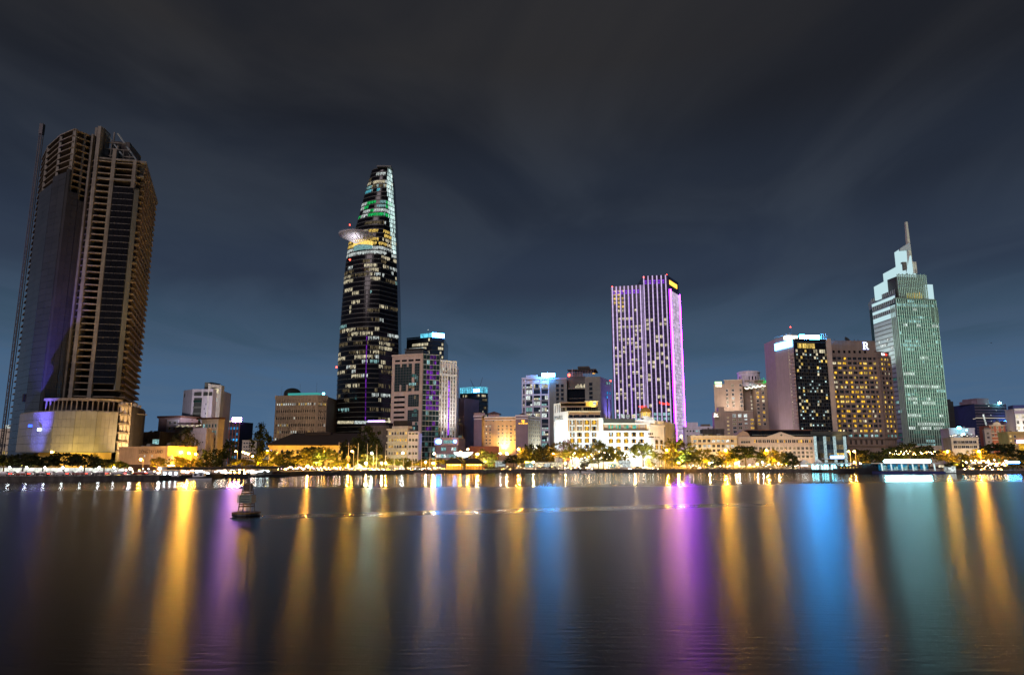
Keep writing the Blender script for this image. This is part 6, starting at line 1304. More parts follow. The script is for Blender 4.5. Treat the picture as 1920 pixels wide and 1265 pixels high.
# ---------------------------------------------------------------- brown hotel with yellow windows and an R on its roof wall
def brown_hotel():
    F = FC(1556, 492, 1642, 494, 650); F2 = FC(1642, 494, 1668, 500, 680); zt = F.zt(1600, 640); z2 = F2.zt(1655, 661)
    t = thing("brown_grid_hotel", "wide brown hotel with a grid of yellow windows and a white letter R on top", "hotel", (X(1610, 500), 505, GZ))
    m = MB(); m.prism([tuple(F.A)[:2], tuple(F.B)[:2], (F.B.x, 520), (F.A.x, 520)], GZ, zt, "hotel_brown", "dark_roof"); m.prism([(F.B.x + .01, 494), tuple(F2.B)[:2], (F2.B.x, 520), (F.B.x + .01, 520)], GZ, z2, "hotel_brown", "dark_roof"); m.build("wall", t)
    for px in (1563, 1573, 1583, 1592.5, 1602, 1612, 1622): fpart("attic_opening", F, t, box_me(1.6, 1.9, .12, "black_glass", "attic_opening"), F.at(px, 660) - .8, F.zt(1600, 662), .02)
    rowsn = 17; zh = F.zt(1600, 666); zl = F.zt(1600, 819); fh = (zh - zl) / rowsn; nc = 9; nc2 = 4; w = F.len / nc
    r = random.Random(63)
    for FF, n, top in ((F, nc, rowsn), (F2, nc2, rowsn)):
        w = FF.len / n
        rows(FF, t, "spandrel", 0, FF.len, [zl + fh * j - fh * .42 for j in range(top + 1)], fh * .42, .9, "hotel_brown", .01)
        cols(FF, t, "pier", [w * k for k in range(n + 1)], .75, zl, zh, 1.15, "brown_stone", .01)
        m = MB(); m.fbox(FF, 0, FF.len, zl, zh, .005, .05, "black_glass"); m.build("window_back", t)
        for j in range(top):
            for k in range(n):
                x = r.random(); z = zl + fh * j + .06; wd = w - .8; dens = .70 if j < 11 else .56
                if j == 0: mat = r.choice(["lit_white", "lit_cool", "lit_teal_dim", "dark_glass"])
                elif x < dens: mat = r.choices(["lit_gold", "lit_warm", "lit_pale"], [6, 3, 1])[0]
                else: mat = "dark_glass"
                full = r.random()
                if mat == "dark_glass" or full < .35: fpart("window", FF, t, run_me(wd, fh * .54, mat, 2), w * k + .4, z, .25)
                else:
                    side = .4 if full < .68 else .4 + wd * .42
                    fpart("window", FF, t, run_me(wd * .58, fh * .54, mat, 1), w * k + side, z, .25); fpart("window", FF, t, run_me(wd * .40, fh * .54, "dark_glass", 1), w * k + (.4 + wd * .6 if full < .68 else .4), z, .25)
    # base storeys with tall dark openings
    for FF, n in ((F, 9), (F2, 3)):
        for k in range(n): fpart("base_opening", FF, t, win_me(FF.len / n * .46, F.zt(1600, 824) - F.zt(1600, 833), "hotel_brown", "black_glass", 1, None, False, .4), FF.len * (k + .5) / n, F.zt(1600, 833), .02)
        rows(FF, t, "base_band", 0, FF.len, [F.zt(1600, 836), F.zt(1600, 822)], .9, 1.2, "hotel_brown", .01)
    # the R: a serif letter built from strokes, lit white with a blue edge
    s0 = F.at(1617.3, 649); z0 = F.zt(1622, 655); h = F.zt(1622, 641.5) - z0; u = h / 10
    def letter(mat, g, d0, d1):
        m = MB(); bx = lambda a, b, c, d: m.fbox(F, s0 + a * u - g, s0 + b * u + g, z0 + c * u - g, z0 + d * u + g, d0, d1, mat)
        bx(.2, 3.6, 0, 1); bx(1.0, 2.8, 0, 10); bx(.2, 4.8, 9, 10); bx(2.8, 4.8, 4.6, 5.6)
        pts = [(4.8 + 2.0 * math.cos(q), 7.3 + 2.7 * math.sin(q)) for q in (math.pi / 2 - math.pi * k / 8 for k in range(9))]; pin = [(4.6 + .6 * math.cos(q), 7.3 + 1.7 * math.sin(q)) for q in (math.pi / 2 - math.pi * k / 8 for k in range(9))]
        for i in range(8):
            a, b, c, d = pts[i], pts[i + 1], pin[i + 1], pin[i]; m.poly([F.pt(s0 + x * u, d1 + .01, z0 + z * u) for x, z in (d, c, b, a)], mat)
        m.poly([F.pt(s0 + x * u, d1 + .012, z0 + z * u) for x, z in ((3.6, 4.8), (5.9, 0), (7.6, 0), (5.3, 4.8))], mat); bx(5.8, 8.1, 0, .9); return m
    letter("neon_blue_soft", .22, .05, .25).build("letter_glow", t); letter("sign_letter", 0, .26, .5).build("letter", t)
    s1 = F2.at(1652, 664); m = MB(); z = F2.zt(1655, 666.5); r = random.Random(2); s = s1
    for k in range(7): m.fbox(F2, s, s + .7, z + r.random() * .4, z + 1.3 + r.random() * .6, .2, .4, "sign_letter" if k < 4 else "neon_red"); s += .85
    m.build("small_sign", t)
    m = MB(); m.fbox(F2, -.3, F2.len + .3, z2, z2 + .5, -1, .4, "red_roof"); m.fbox(F, -.2, F.len, zt, zt + .5, -1, .3, "hotel_brown"); m.build("parapet", t)
    c = F.pt(F.at(1592, 640), -4, zt + 1.0); m = MB(); m.lathe([(.3, 0), (1.4, .4), (2.2, 1.3)], "dark_panel", (0, 0, 0), 14); o = part("satellite_dish", m.data("satellite_dish"), t, c); o.rotation_euler = (rad(60), 0, rad(30)); o.scale = (1.2, 1.2, 1.2)
    for px in (1568, 1606, 1613): m = MB(); p = F.pt(F.at(px, 636), -3, zt); m.tube(p, p + Vector((0, 0, 2.2)), .2, .2, "dark_steel", 4); m.build("roof_post", t)
glow("sign_letter", (.92, .96, 1.0), 2.2, .05); glow("neon_blue_soft", (.05, .16, .9), 1.0, .1)
brown_hotel()
# ---------------------------------------------------------------- tall tower with stepped luminous crown and spire
glow("crown_white", (.46, .66, .70), 1.15, .06, .06, .05, sampled=True); glow("fin_green", (.2, .3, .12), .3, .2)
def spire_tower():
    FL = FC(1660, 622, 1706, 586, 835); FM = FC(1706.5, 585, 1783, 592, 835)
    zL = FL.zt(1680, 541); zM = FM.zt(1715, 562)
    t = thing("spire_tower", "tall pale green tower with fine vertical fins, stepped luminous white crown and a slanted spire", "skyscraper", (FM.A.x + 15, 610, GZ))
    m = MB(); m.prism([tuple(FL.A)[:2], tuple(FL.B)[:2], (FL.B.x + 8, 625), (FL.A.x + 6, 640)], GZ, zL, "pale_panel", "dark_roof"); m.build("left_wall", t)
    m = MB(); m.prism([tuple(FM.A)[:2], tuple(FM.B)[:2], (FM.B.x - 2, 630), (FM.A.x + .01, 630)], GZ, zM, "teal_glass", "dark_roof"); m.build("curtain_wall", t)
    # front: full height fins, storey bands, lit storeys
    n = 18; me = box_me(.6, zM - GZ - 8, .55, "green_fin", "fin")
    for k in range(n + 1): fpart("fin", FM, t, me, FM.len * k / n - .27, GZ + 8, .05)
    nf = 38; fh = (zM - GZ - 8) / nf; rows(FM, t, "storey_band", 0, FM.len, [GZ + 8 + fh * k for k in range(nf + 1)], .7, .3, "green_panel")
    lit = {2: (.3, "lit_cool"), 4: (.35, "lit_warm"), 6: (.75, "lit_white"), 7: (.8, "lit_white"), 9: (.8, "lit_white"), 12: (.8, "lit_white"), 13: (.8, "lit_white"), 16: (.9, "lit_white"), 15: (.2, "lit_cool"), 19: (.6, "lit_white"), 21: (.3, "lit_cool"), 23: (.4, "lit_white"), 26: (.6, "lit_cool"), 27: (.5, "lit_cool"), 29: (.35, "lit_cool"), 31: (.85, "lit_white"), 32: (.5, "lit_cool"), 33: (.25, "lit_cool"), 36: (.95, "lit_cool"), 35: (.2, "lit_white")}
    r = random.Random(17)
    w = FM.len / n
    for j in range(nf):
        d, mt = lit.get(j, (.04, "lit_cool")); k = 0
        while k < n:
            q = r.randint(1, 4); q = min(q, n - k)
            if r.random() < d: fpart("window", FM, t, run_me(w * q - .1, fh - 1.1, mt if r.random() < .7 else "lit_teal_dim", q), w * k + .05, GZ + 8 + fh * j + .85, .06)
            elif r.random() < .5: fpart("window", FM, t, run_me(w * q - .1, fh - 1.1, "lit_teal_dark", q), w * k + .05, GZ + 8 + fh * j + .85, .06)
            k += q
    # left side: stone panels by storey, a dark corner strip with fins
    ns = 36; fl = (zL - GZ - 8) / ns
    for k in range(ns):
        z = GZ + 8 + fl * k
        if k < ns - 6: fpart("panel_row", FL, t, box_me(FL.len * .80, fl - 1.1, .5, "pale_panel", "panel_row"), 0, z, .02); fpart("louvre_row", FL, t, box_me(FL.len * .80, .9, .2, "grey_panel", "louvre_row"), 0, z + fl - 1.0, .02)
    for k, s in enumerate((.80, .86, .92, .98)): m = MB(); m.fbox(FL, FL.len * s, FL.len * s + .6, GZ + 8, zL - 14, .02, 1.1, "green_fin"); m.build("fin", t)
    m = MB(); m.fbox(FL, FL.len * .80, FL.len, GZ, zL - 13, .01, .1, "teal_glass"); m.build("corner_glass", t)
    runs(FL, t, 1, FL.len * .78, GZ + 8 + fl * (ns - 13), GZ + 8 + fl * (ns - 7), 6, 2.2, fl - 1.6, {"lit_white": 3, "lit_cool": 2}, 7, .22, mean=2, d=.55)
    runs(FL, t, 1, FL.len * .98, GZ + 8, GZ + 8 + fl * 18, 18, 2.2, fl - 1.6, {"lit_cool": 3, "lit_teal_dim": 3}, 8, .10, mean=2, d=.55)
    # upper storeys of the left side: luminous bands alternating with lattice screens
    z = GZ + 8 + fl * (ns - 6)
    for k in range(6):
        if k in (0, 2, 4): fpart("crown_band", FL, t, box_me(FL.len * .98, fl * (1.0 if k == 0 else .62), .6, "crown_white", "crown_band"), 0, z + fl * k, .02)
        else:
            fpart("screen", FL, t, box_me(FL.len * .98, fl - .1, .3, "dark_panel", "screen"), 0, z + fl * k, .02)
            for q in range(12): fpart("screen_bar", FL, t, box_me(.9, fl - .6, .3, "pale_panel", "screen_bar"), FL.len * q / 12 + .3, z + fl * k + .2, .33)
    # stepped crown behind: three luminous slabs rising to the spire
    def slab(px0, px1, py0, py1, pyb, Y, th, mat="crown_white", name="crown_slab"):
        a, b = P(px0, py0, Y), P(px1, py1, Y); zb = Z(px0, pyb, Y); m = MB()
        m.hexa([(a.x, Y, zb), (b.x, Y - 3, zb), (b.x, Y - 3 + th, zb), (a.x, Y + th, zb), (a.x, Y, a.z), (b.x, Y - 3, b.z), (b.x, Y - 3 + th, b.z), (a.x, Y + th, a.z)], mat); return m.build(name, t)
    slab(1647, 1666.5, 534, 523, 560, 606, 8); slab(1666.6, 1688.5, 508, 496, 560, 603, 10); slab(1687, 1703, 468, 457, 497, 604, 9)
    slab(1688.6, 1712, 496, 500, 560, 602, 10); slab(1737, 1745, 533, 535, 575, 598, 12); slab(1683, 1695, 510, 508, 566, 597, 5)
    slab(1687.5, 1702.5, 466, 456, 470, 601.5, 2, "pale_panel", "crown_cap")
    # open drum of fins over a lit yellow hall
    FD = FC(1684, 589, 1737, 592, 540); zb, zt = FD.zt(1710, 566), FD.zt(1710, 514)
    m = MB(); m.fbox(FD, .5, FD.len - .5, zb, zt - 2, -14, -2.0, "dark_panel"); m.build("drum_core", t)
    for k in range(17): fpart("fin", FD, t, box_me(.55, zt - zb - (0 if k % 2 else .8), .9, "green_fin", "fin"), FD.len * k / 16 - .25, zb, 0)
    rows(FD, t, "fin_ring", 0, FD.len, [zb + (zt - zb) * q for q in (.25, .5, .75, .97)], .35, .4, "green_fin", -.6)
    FY = FD; s0, s1 = FD.at(1703, 555), FD.at(1731, 555)
    m = MB(); m.fbox(FD, s0, s1, FD.zt(1715, 567), FD.zt(1715, 549), -1.99, -1.5, "hall_yellow"); m.build("lit_hall", t)
    for a, b in ((1704, 1714), (1719, 1729)): m = MB(); m.fbox(FD, FD.at(a, 555), FD.at(b, 555), FD.zt(1715, 565), FD.zt(1715, 560), -1.49, -1.2, "crown_white"); m.build("lit_opening", t)
    for px in (1708, 1716.5, 1726): m = MB(); s = FD.at(px, 555); m.fbox(FD, s - .3, s + .3, FD.zt(1715, 567), FD.zt(1715, 547), -1.2, -.9, "lit_gold"); m.build("lit_post", t)
    m = MB(); m.fbox(FM, -.2, FM.len + .2, zM, zM + 1.2, -3, .6, "green_panel"); m.build("parapet", t)
    # spire, two small stacks and a dark shaft
    a, b = P(1709, 512, 600), P(1699.5, 416, 600); m = MB()
    m.hexa([(a.x - 1.5, 599, a.z), (a.x + 1.6, 599, a.z), (a.x + 1.6, 603, a.z), (a.x - 1.5, 603, a.z), (b.x - .8, 599.6, b.z), (b.x + .8, 599.6, b.z), (b.x + .8, 601.8, b.z), (b.x - .8, 601.8, b.z)], "spire_stone"); m.build("spire", t)
    for px in (1714.5, 1718.5): p = P(px, 512, 598); q = P(px, 491, 598); m = MB(); m.box(p.x - .8, p.x + .8, 598, 600, p.z, q.z, "spire_stone"); m.build("stack", t)
    p, q = P(1698, 514, 599), P(1701, 491, 599); m = MB(); m.box(p.x - 1.8, p.x + 2, 599, 601.8, p.z, q.z, "concrete_dark"); m.build("shaft", t)
    m = MB(); p, q = P(1703.5, 512, 598.5), P(1706, 480, 598.5); m.hexa([(p.x - 2, 597, p.z), (p.x + 3.5, 597, p.z), (p.x + 3.5, 598.5, p.z), (p.x - 2, 598.5, p.z), (q.x - .3, 597.5, q.z), (q.x + .6, 597.5, q.z), (q.x + .6, 598.5, q.z), (q.x - .3, 598.5, q.z)], "crown_white"); m.build("crown_wedge", t)
    m = MB(); m.fbox(FM, FM.len * .86, FM.len + 1.2, zM - 20, zM - 6, -4, .6, "green_panel"); m.build("side_bay", t)
    flood(tuple(FM.pt(FM.len * .45, 62, 30)), tuple(FM.pt(FM.len * .45, 0, 95)), 80000, (.72, 1.0, .84), 110, .9, "greenish floodlight on a roof in front of the spire tower")
    flood(tuple(FL.pt(FL.len * .6, 30, 75)), tuple(FL.pt(FL.len * .5, 0, 130)), 40000, (.86, 1.0, .95), 90, .9, "pale floodlight on the brown hotel's roof aimed at the spire tower")
    flood(tuple(FM.pt(FM.len * .2, 82, 92)), tuple(FM.pt(FM.len * .5, 0, 130)), 64000, (.72, 1.0, .88), 90, .9, "added greenish floodlight on the brown hotel roof aimed at the spire tower front")  # extra light added to even out the front's brightness
    m = MB(); a = P(1690, 836, 560); m.box(X(1690, 545), X(1790, 545), 545, 580, GZ, Z(1740, 835, 545), "cream_plaster"); m.build("podium", t)
surf("green_panel", (.10, .125, .10), .5, var=.15); surf("spire_stone", (.50, .47, .38), .6, var=.2); glow("hall_yellow", (.75, .6, .02), .65, .3, .5, .5); glow("lit_teal_dark", (.05, .19, .15), .45, .7, .3)
spire_tower()

# ---------------------------------------------------------------- right edge
F = FC(1776, 664, 1790, 668, 780); t = simple_block("slim_dark_tower", "slim dark tower rising just behind the right edge of the spire tower", "tower", F, 25, F.zt(1781, 752), "dark_panel", 0)
m = MB(); m.fbox(F, F.len * .3, F.len * .95, F.zt(1781, 752), F.zt(1781, 748), -12, -2, "dark_panel"); m.build("plant_room", t); rows(F, t, "storey_band", 0, F.len, [GZ + 4 * k for k in range(3, 14)], .5, .3, "concrete_dark")
F = FC(1782, 486, 1830, 482, 830); zt = F.zt(1805, 804); t = simple_block("pale_flat_roof_block", "pale plain block with a white roof sign beside the spire tower's foot", "building", F, 18, zt, "lilac_white")
windows(F, t, lin(2, F.len - 1, 5), [zt - 4.5, zt - 8.5], 1.2, 1.4, "frame_white", chooser(2, {"dark_glass": 5, "lit_white": 1}), 0)
for px, py, w in ((1798, 802, 1.2), (1806, 813.5, .9), (1812, 806, .5)): p = P(px, py, 481); m = MB(); m.box(p.x - w, p.x + w, p.y - .3, p.y, p.z - w * .7, p.z + w * .7, "sign_teal"); m.build("roof_sign", t)
m = MB(); p = F.pt(F.len * .45, -4, zt); m.tube(p, p + Vector((0, 0, 6)), .12, .08, "dark_steel", 4); m.tube(p + Vector((2, 0, 0)), p + Vector((2.4, 0, 4)), .1, .08, "dark_steel", 4); m.build("antenna", t)
F = FC(1785, 452, 1836, 448, 840); zt = F.zt(1810, 822); t = simple_block("rooftop_bar_house", "cream two storey house with square dark openings and a planted lit roof terrace", "house", F, 16, zt, "cream_plaster")
windows(F, t, lin(1, F.len - 1, 6), [F.zt(1810, 831), F.zt(1810, 840)], 2.2, 1.8, "frame_pale", chooser(1, {"dark_glass": 4, "lit_dim": 2}))
rows(F, t, "ledge", -.2, F.len + .2, [F.zt(1810, 833.5)], .35, .6, "cream_plaster")
m = MB(); r = random.Random(8)
for k in range(10): p = F.pt(F.len * r.random(), -1.5, zt + 1.4 + r.random()); m.box(p.x - .3, p.x + .3, p.y - .2, p.y + .2, p.z - .25, p.z + .25, "fairy_white")
m.build("terrace_lights", t)
m = MB()
for k in range(240): p = F.pt(F.len * r.random(), -1 - 3 * r.random(), zt + .5 + 2.0 * r.random()); m.poly([p, p + Vector((r.uniform(-.5, .5), r.uniform(-.5, .5), .5)), p + Vector((r.uniform(-.6, .6), .3, .1))], "cloth_dark")
m.build("terrace_plants", t, stuff=True)
m = MB(); m.fbox(F, 1, F.len * .9, GZ + 2.6, GZ + 3.6, .1, .5, "lit_cool"); m.build("shop_sign", t)
flood(tuple(F.pt(F.len * .5, 10, GZ + 3)), tuple(F.pt(F.len * .5, 0, 13)), 2600, (1, .80, .55), 130, .8, "warm floodlight before the cream house with the roof bar")

def blue_net_tower():
    F1 = FC(1815, 655, 1829, 642, 780); F2 = FC(1829, 642, 1889, 646, 780); zt = F2.zt(1860, 757)
    t = thing("netted_dark_tower", "dark blue tower with a column of lit windows and a turquoise lamp on its roof", "tower", (F2.A.x + 15, 660, GZ))
    m = MB(); m.prism([tuple(F1.A)[:2], tuple(F1.B)[:2], (F1.B.x, 675), (F1.A.x, 675)], GZ, zt - .6, "blue_net", "dark_roof"); m.build("left_wall", t)
    m = MB(); m.prism([(F1.B.x + .01, 642.0), tuple(F2.B)[:2], (F2.B.x, 675), (F1.B.x + .01, 675)], GZ, zt, "blue_dark", "dark_roof"); m.build("wall", t)
    for k in range(20): fpart("storey_band", F2, t, box_me(F2.len, .5, .3, "mauve_wall", "storey_band"), 0, zt - 2.6 * k - .6, .02); fpart("storey_band", F1, t, box_me(F1.len - .3, .4, .3, "blue_net", "storey_band"), 0, zt - 2.6 * k - 1.2, .02)
    windows(F2, t, lin(1, F2.len - .5, 12), [zt - 5.2 * k - 4 for k in range(9)], 1.3, 1.6, "frame_dark", chooser(5, {"dark_glass": 9, "black_glass": 5}), 0, d=.05)
    for k in range(9): fpart("window", F2, t, run_me(1.9, 2.4, "lit_white", 1), F2.at(1843 + k * .8, 790), F2.zt(1845, 781 + k * 4.8), .35)
    for px, py in ((1854, 761), (1858, 778), (1849, 757), (1868, 769), (1859, 789)): p = P(px, py, 640); part("wall_lamp", lamp_me(.45, "lit_white"), t, p)
    m = MB(); m.fbox(F2, -.2, F2.len + .3, F2.zt(1860, 784) , F2.zt(1860, 784) + .6, .02, .8, "lit_line"); m.fbox(F1, 0, F1.len - .2, F1.zt(1822, 786), F1.zt(1822, 786) + .5, .02, .5, "lit_line"); m.build("light_line", t)
    a, b = F2.at(1835, 750), F2.at(1857, 750); m = MB(); m.fbox(F2, a, b, zt, F2.zt(1846, 746), -20, -2, "mauve_wall"); m.fbox(F2, a - 5, a, zt, F2.zt(1846, 751), -18, -3, "mauve_wall"); m.build("plant_room", t)
    part("roof_star_lamp", lamp_me(1.0, "star_teal"), t, P(1874.5, 755, 643)); p = P(1874.5, 757, 643); m = MB(); m.tube((p.x, p.y, zt - 1), (p.x, p.y, p.z), .12, .12, "dark_steel", 4); m.build("lamp_post", t)
    m = MB(); p = P(1888, 791, 640); m.box(p.x - 2.4, p.x + 2.2, p.y, p.y + .5, p.z - 1.2, p.z + 1.2, "neon_blue"); m.build("blue_sign", t)
glow("star_teal", (.25, 1.0, .95), 160, .05, sampled=True); glow("lit_line", (.8, .7, .55), .55, .2)
blue_net_tower()
def ornate():
    F = FC(1857, 500, 1887, 498, 820); zt = F.zt(1872, 797); t = thing("red_ornate_house", "narrow red brick ornate house with cream bands, arched gable and an orange lit side", "house", tuple(F.pt(F.len / 2, -8, GZ)))
    m = MB(); m.prism([tuple(p)[:2] for p in quad_foot(F, 16)], GZ, zt, "brick_red", "dark_roof"); m.build("wall", t)
    rows(F, t, "band", -.3, F.len + .3, [zt - .4, F.zt(1872, 812), F.zt(1872, 819), F.zt(1872, 825)], .55, .7, "cream_plaster")
    m = MB(); q = F.len / 2; pts = [(q + 2.6 * math.cos(u), zt + .15 + 2.2 * math.sin(u)) for u in (math.pi * k / 10 for k in range(11))]
    m.mesh([F.pt(s, .3, z) for s, z in pts] + [F.pt(s, -1.5, z) for s, z in pts], [tuple(range(11))] + [(i + 1, i, i + 11, i + 12) for i in range(10)] + [tuple(range(21, 10, -1))], "cream_plaster"); m.build("gable", t)
    windows(F, t, [F.len * .2, F.len * .5, F.len * .8], [F.zt(1872, 803.5), F.zt(1872, 811), F.zt(1872, 818)], 1.5, 1.8, "cream_frame", chooser(5, {"dark_glass": 3, "lit_dim": 2}))
    m = MB(); m.fbox(F, F.len - .5, F.len, GZ + 6, zt - 6, .02, .4, "neon_orange"); m.build("corner_light", t)
    m = MB(); m.fbox(F, F.len * .3, F.len * .7, GZ + 4, GZ + 7, .02, .5, "lit_green"); m.build("door_light", t)
    flood(tuple(F.pt(F.len * .5, 14, GZ + 6)), tuple(F.pt(F.len * .5, 0, 22)), 2600, (1, .75, .5), 100, .8, "warm floodlight before the red ornate house")
surf("cream_frame", (.5, .45, .36), .7); ornate()
F = FC(1848, 490, 1861, 488, 830); t = simple_block("narrow_cream_house", "very narrow cream house left of the red ornate house", "house", F, 14, F.zt(1852, 805), "cream_plaster", .3); windows(F, t, [F.len * .5], [F.zt(1854, py) for py in (814, 822, 830, 838)], 1.6, 1.6, "frame_pale", chooser(3, {"lit_dim": 2, "dark_glass": 2}))
F = FC(1884, 585, 1905, 585, 800); t = simple_block("far_grey_block", "far dim grey block between the red house and the lit corner tower", "building", F, 20, F.zt(1895, 790), "mauve_wall", .3); windows(F, t, lin(1, F.len - 1, 4), [F.zt(1895, py) for py in (798, 804, 810)], 1.4, 1.6, "frame_dark", chooser(2, {"dark_glass": 3, "lit_pale": 1}), 0)
F = FC(1906, 482, 1945, 478, 800); zt = F.zt(1912, 766); t = simple_block("lit_corner_tower", "cream lit apartment tower cut by the right edge with a violet blue roof cap", "tower", F, 20, zt, "white_plaster", .3)
m = MB(); m.fbox(F, -.8, F.len, zt + .3, zt + 2.5, -10, .9, "blue_net"); m.fbox(F, -.5, F.len, zt - 3.4, zt - 1.6, .0, .6, "lilac_panel"); m.build("roof_cap", t)
windows(F, t, [1.2, 4.5, 7.5], [zt - 6.5 - 4 * k for k in range(8)], 1.5, 2.4, "frame_white", chooser(3, {"lit_pale": 3, "dark_glass": 2})); flood(tuple(F.pt(3, 14, 20)), tuple(F.pt(4, 0, 34)), 4500, (1, .9, .7), 100, .8, "pale floodlight at the lit apartment tower on the right edge")
F = FC(1892, 455, 1950, 450, 830); zt = F.zt(1905, 811); t = simple_block("yellow_corner_shop", "yellow corner building with a violet neon strip over an orange lit floor, right edge", "building", F, 18, zt, "ochre_plaster")
glow("neon_violet_white", (.6, .40, 1.0), 6, .1)
m = MB(); a = F.at(1905, 820); m.fbox(F, a, F.len, F.zt(1910, 830), F.zt(1910, 825), .1, .8, "neon_violet_white"); m.build("neon_strip", t)
m = MB(); m.fbox(F, a + 1, F.len, GZ + 3, F.zt(1910, 831.5), .02, .2, "lit_gold"); m.build("lit_floor", t)
windows(F, t, [1.2, 3.6], [F.zt(1897, py) for py in (820, 828, 836)], 1.2, 1.6, "frame_pale", chooser(3, {"lit_warm": 2, "dark_glass": 2}))
# ---------------------------------------------------------------- trees
def leaf_mat(name, col, trans=.35):
    m, N, L = nodes(name); out = N.new("ShaderNodeOutputMaterial"); d = N.new("ShaderNodeBsdfDiffuse"); tr = N.new("ShaderNodeBsdfTranslucent"); mx = N.new("ShaderNodeMixShader"); mx.inputs[0].default_value = trans
    g = N.new("ShaderNodeNewGeometry"); oi = N.new("ShaderNodeObjectInfo"); mr = N.new("ShaderNodeMapRange"); mr.inputs[3].default_value = .55; mr.inputs[4].default_value = 1.5; L.new(g.outputs["Random Per Island"], mr.inputs[0])
    hs = N.new("ShaderNodeHueSaturation"); hs.inputs["Color"].default_value = (*col, 1); L.new(mr.outputs[0], hs.inputs["Value"])
    mh = N.new("ShaderNodeMapRange"); mh.inputs[3].default_value = .47; mh.inputs[4].default_value = .53; L.new(oi.outputs["Random"], mh.inputs[0]); L.new(mh.outputs[0], hs.inputs["Hue"])
    L.new(hs.outputs[0], d.inputs["Color"]); L.new(hs.outputs[0], tr.inputs["Color"]); L.new(d.outputs[0], mx.inputs[1]); L.new(tr.outputs[0], mx.inputs[2]); L.new(mx.outputs[0], out.inputs[0])
leaf_mat("leaf_green", (.12, .108, .022)); leaf_mat("leaf_dark", (.030, .036, .014), .2); leaf_mat("leaf_pink", (.22, .09, .08))
def crown_mesh(seed, shape, n, leaf, mat):
    r = random.Random(seed); m = MB(); cl = []
    for k in range(n):
        while True:
            x, y, z = r.uniform(-1, 1), r.uniform(-1, 1), r.uniform(-1, 1); q = x * x + y * y + z * z
            if q > 1 or q < .18: continue
            if shape == "spread" and z < -.35: continue
            if shape == "tall" and abs(math.sin(z * 5 + x * 3)) < .28: continue
            break
        if shape == "spread": zz = .62 + z * .34 - .10 * (x * x + y * y)
        elif shape == "dome": zz = .53 + z * .44
        elif shape == "tall": zz = .58 + z * .42; w = .55 + .45 * math.sin((zz) * 3.0); x *= w; y *= w
        else: zz = .66 + z * .32
        cl.append((x * .5, y * .5, zz, r.uniform(.05, .11)))
    per = 26
    for (cx, cyy, cz, rr) in cl:
        for k in range(per):
            a = Vector((cx + r.gauss(0, rr * .55), cyy + r.gauss(0, rr * .55), cz + r.gauss(0, rr * .42))); s = leaf * r.uniform(.6, 1.3)
            u = Vector((r.gauss(0, 1), r.gauss(0, 1), r.gauss(0, .55))).normalized(); v = u.orthogonal(); v.rotate(Matrix.Rotation(r.uniform(0, 6.28), 3, u)); v *= s; w = u.cross(v) * .6
            m.poly([a - v, a + w * .8, a + v, a - w * .8], mat)
    return m.data("crown"), cl
def trunk_mesh(seed, cl, h0, r0):
    r = random.Random(seed); m = MB(); top = Vector((r.uniform(-.03, .03), r.uniform(-.03, .03), h0)); mid = Vector((top.x * .3 + r.uniform(-.015, .015), top.y * .3, h0 * .5))
    m.tube((0, 0, -.03), mid, r0 * 1.3, r0, "bark", 7); m.tube(mid, top, r0, r0 * .75, "bark", 7)
    for k in range(7):
        c = cl[r.randrange(len(cl))]; e = Vector((c[0] * .8, c[1] * .8, c[2])); q = top.lerp(e, .5) + Vector((r.uniform(-.03, .03), r.uniform(-.03, .03), .03)); m.tube(top, q, r0 * .55, r0 * .35, "bark", 5, False); m.tube(q, e, r0 * .35, r0 * .1, "bark", 5, False)
    return m.data("trunk")
def palm_meshes(seed):
    r = random.Random(seed); m = MB()
    for k in range(18):
        a = 2 * math.pi * k / 18 + r.uniform(-.15, .15); el = r.uniform(-.2, .9); L_ = r.uniform(.40, .5); p = Vector((0, 0, .72)); d = Vector((math.cos(a) * math.cos(el), math.sin(a) * math.cos(el), math.sin(el)))
        for q in range(6):
            p2 = p + d * (L_ / 6); d.z -= .24; d.normalize(); s = d.cross(Vector((0, 0, 1))).normalized() * .035 * (1.2 - q * .15)
            m.poly([p - s, p + s, p2 + s * .8, p2 - s * .8], "leaf_green"); m.poly([p + s, p + s * 3.0 + Vector((0, 0, -.05)) + d * .03, p2 + s * .8], "leaf_green"); m.poly([p - s, p2 - s * .8, p - s * 3.0 + Vector((0, 0, -.05)) + d * .03], "leaf_green"); p = p2
    c = m.data("crown"); m = MB(); m.tube((0, 0, -.02), (.015, 0, .4), .035, .027, "bark", 7); m.tube((.015, 0, .4), (0, 0, .73), .027, .02, "bark", 7); return c, m.data("trunk")
VAR = {}
for nm, shape, n, leaf, mat, seeds, h0, r0 in (("spread", "spread", 62, .030, "leaf_green", (1, 2, 3), .36, .022), ("dome", "dome", 78, .030, "leaf_green", (4, 5), .20, .024), ("dark", "dome", 84, .030, "leaf_dark", (6, 7), .20, .024), ("tall", "tall", 70, .026, "leaf_dark", (8, 9), .30, .020), ("thin", "thin", 34, .028, "leaf_green", (10, 11), .42, .014), ("umbrella", "spread", 66, .030, "leaf_dark", (12, 13), .42, .022), ("pink", "dome", 50, .03, "leaf_pink", (14,), .2, .02)):
    VAR[nm] = []
    for s in seeds: c, cl = crown_mesh(s, shape, n, leaf, mat); VAR[nm].append((c, trunk_mesh(s, cl, h0, r0)))
VAR["palm"] = [palm_meshes(3), palm_meshes(4)]
TR = random.Random(99)
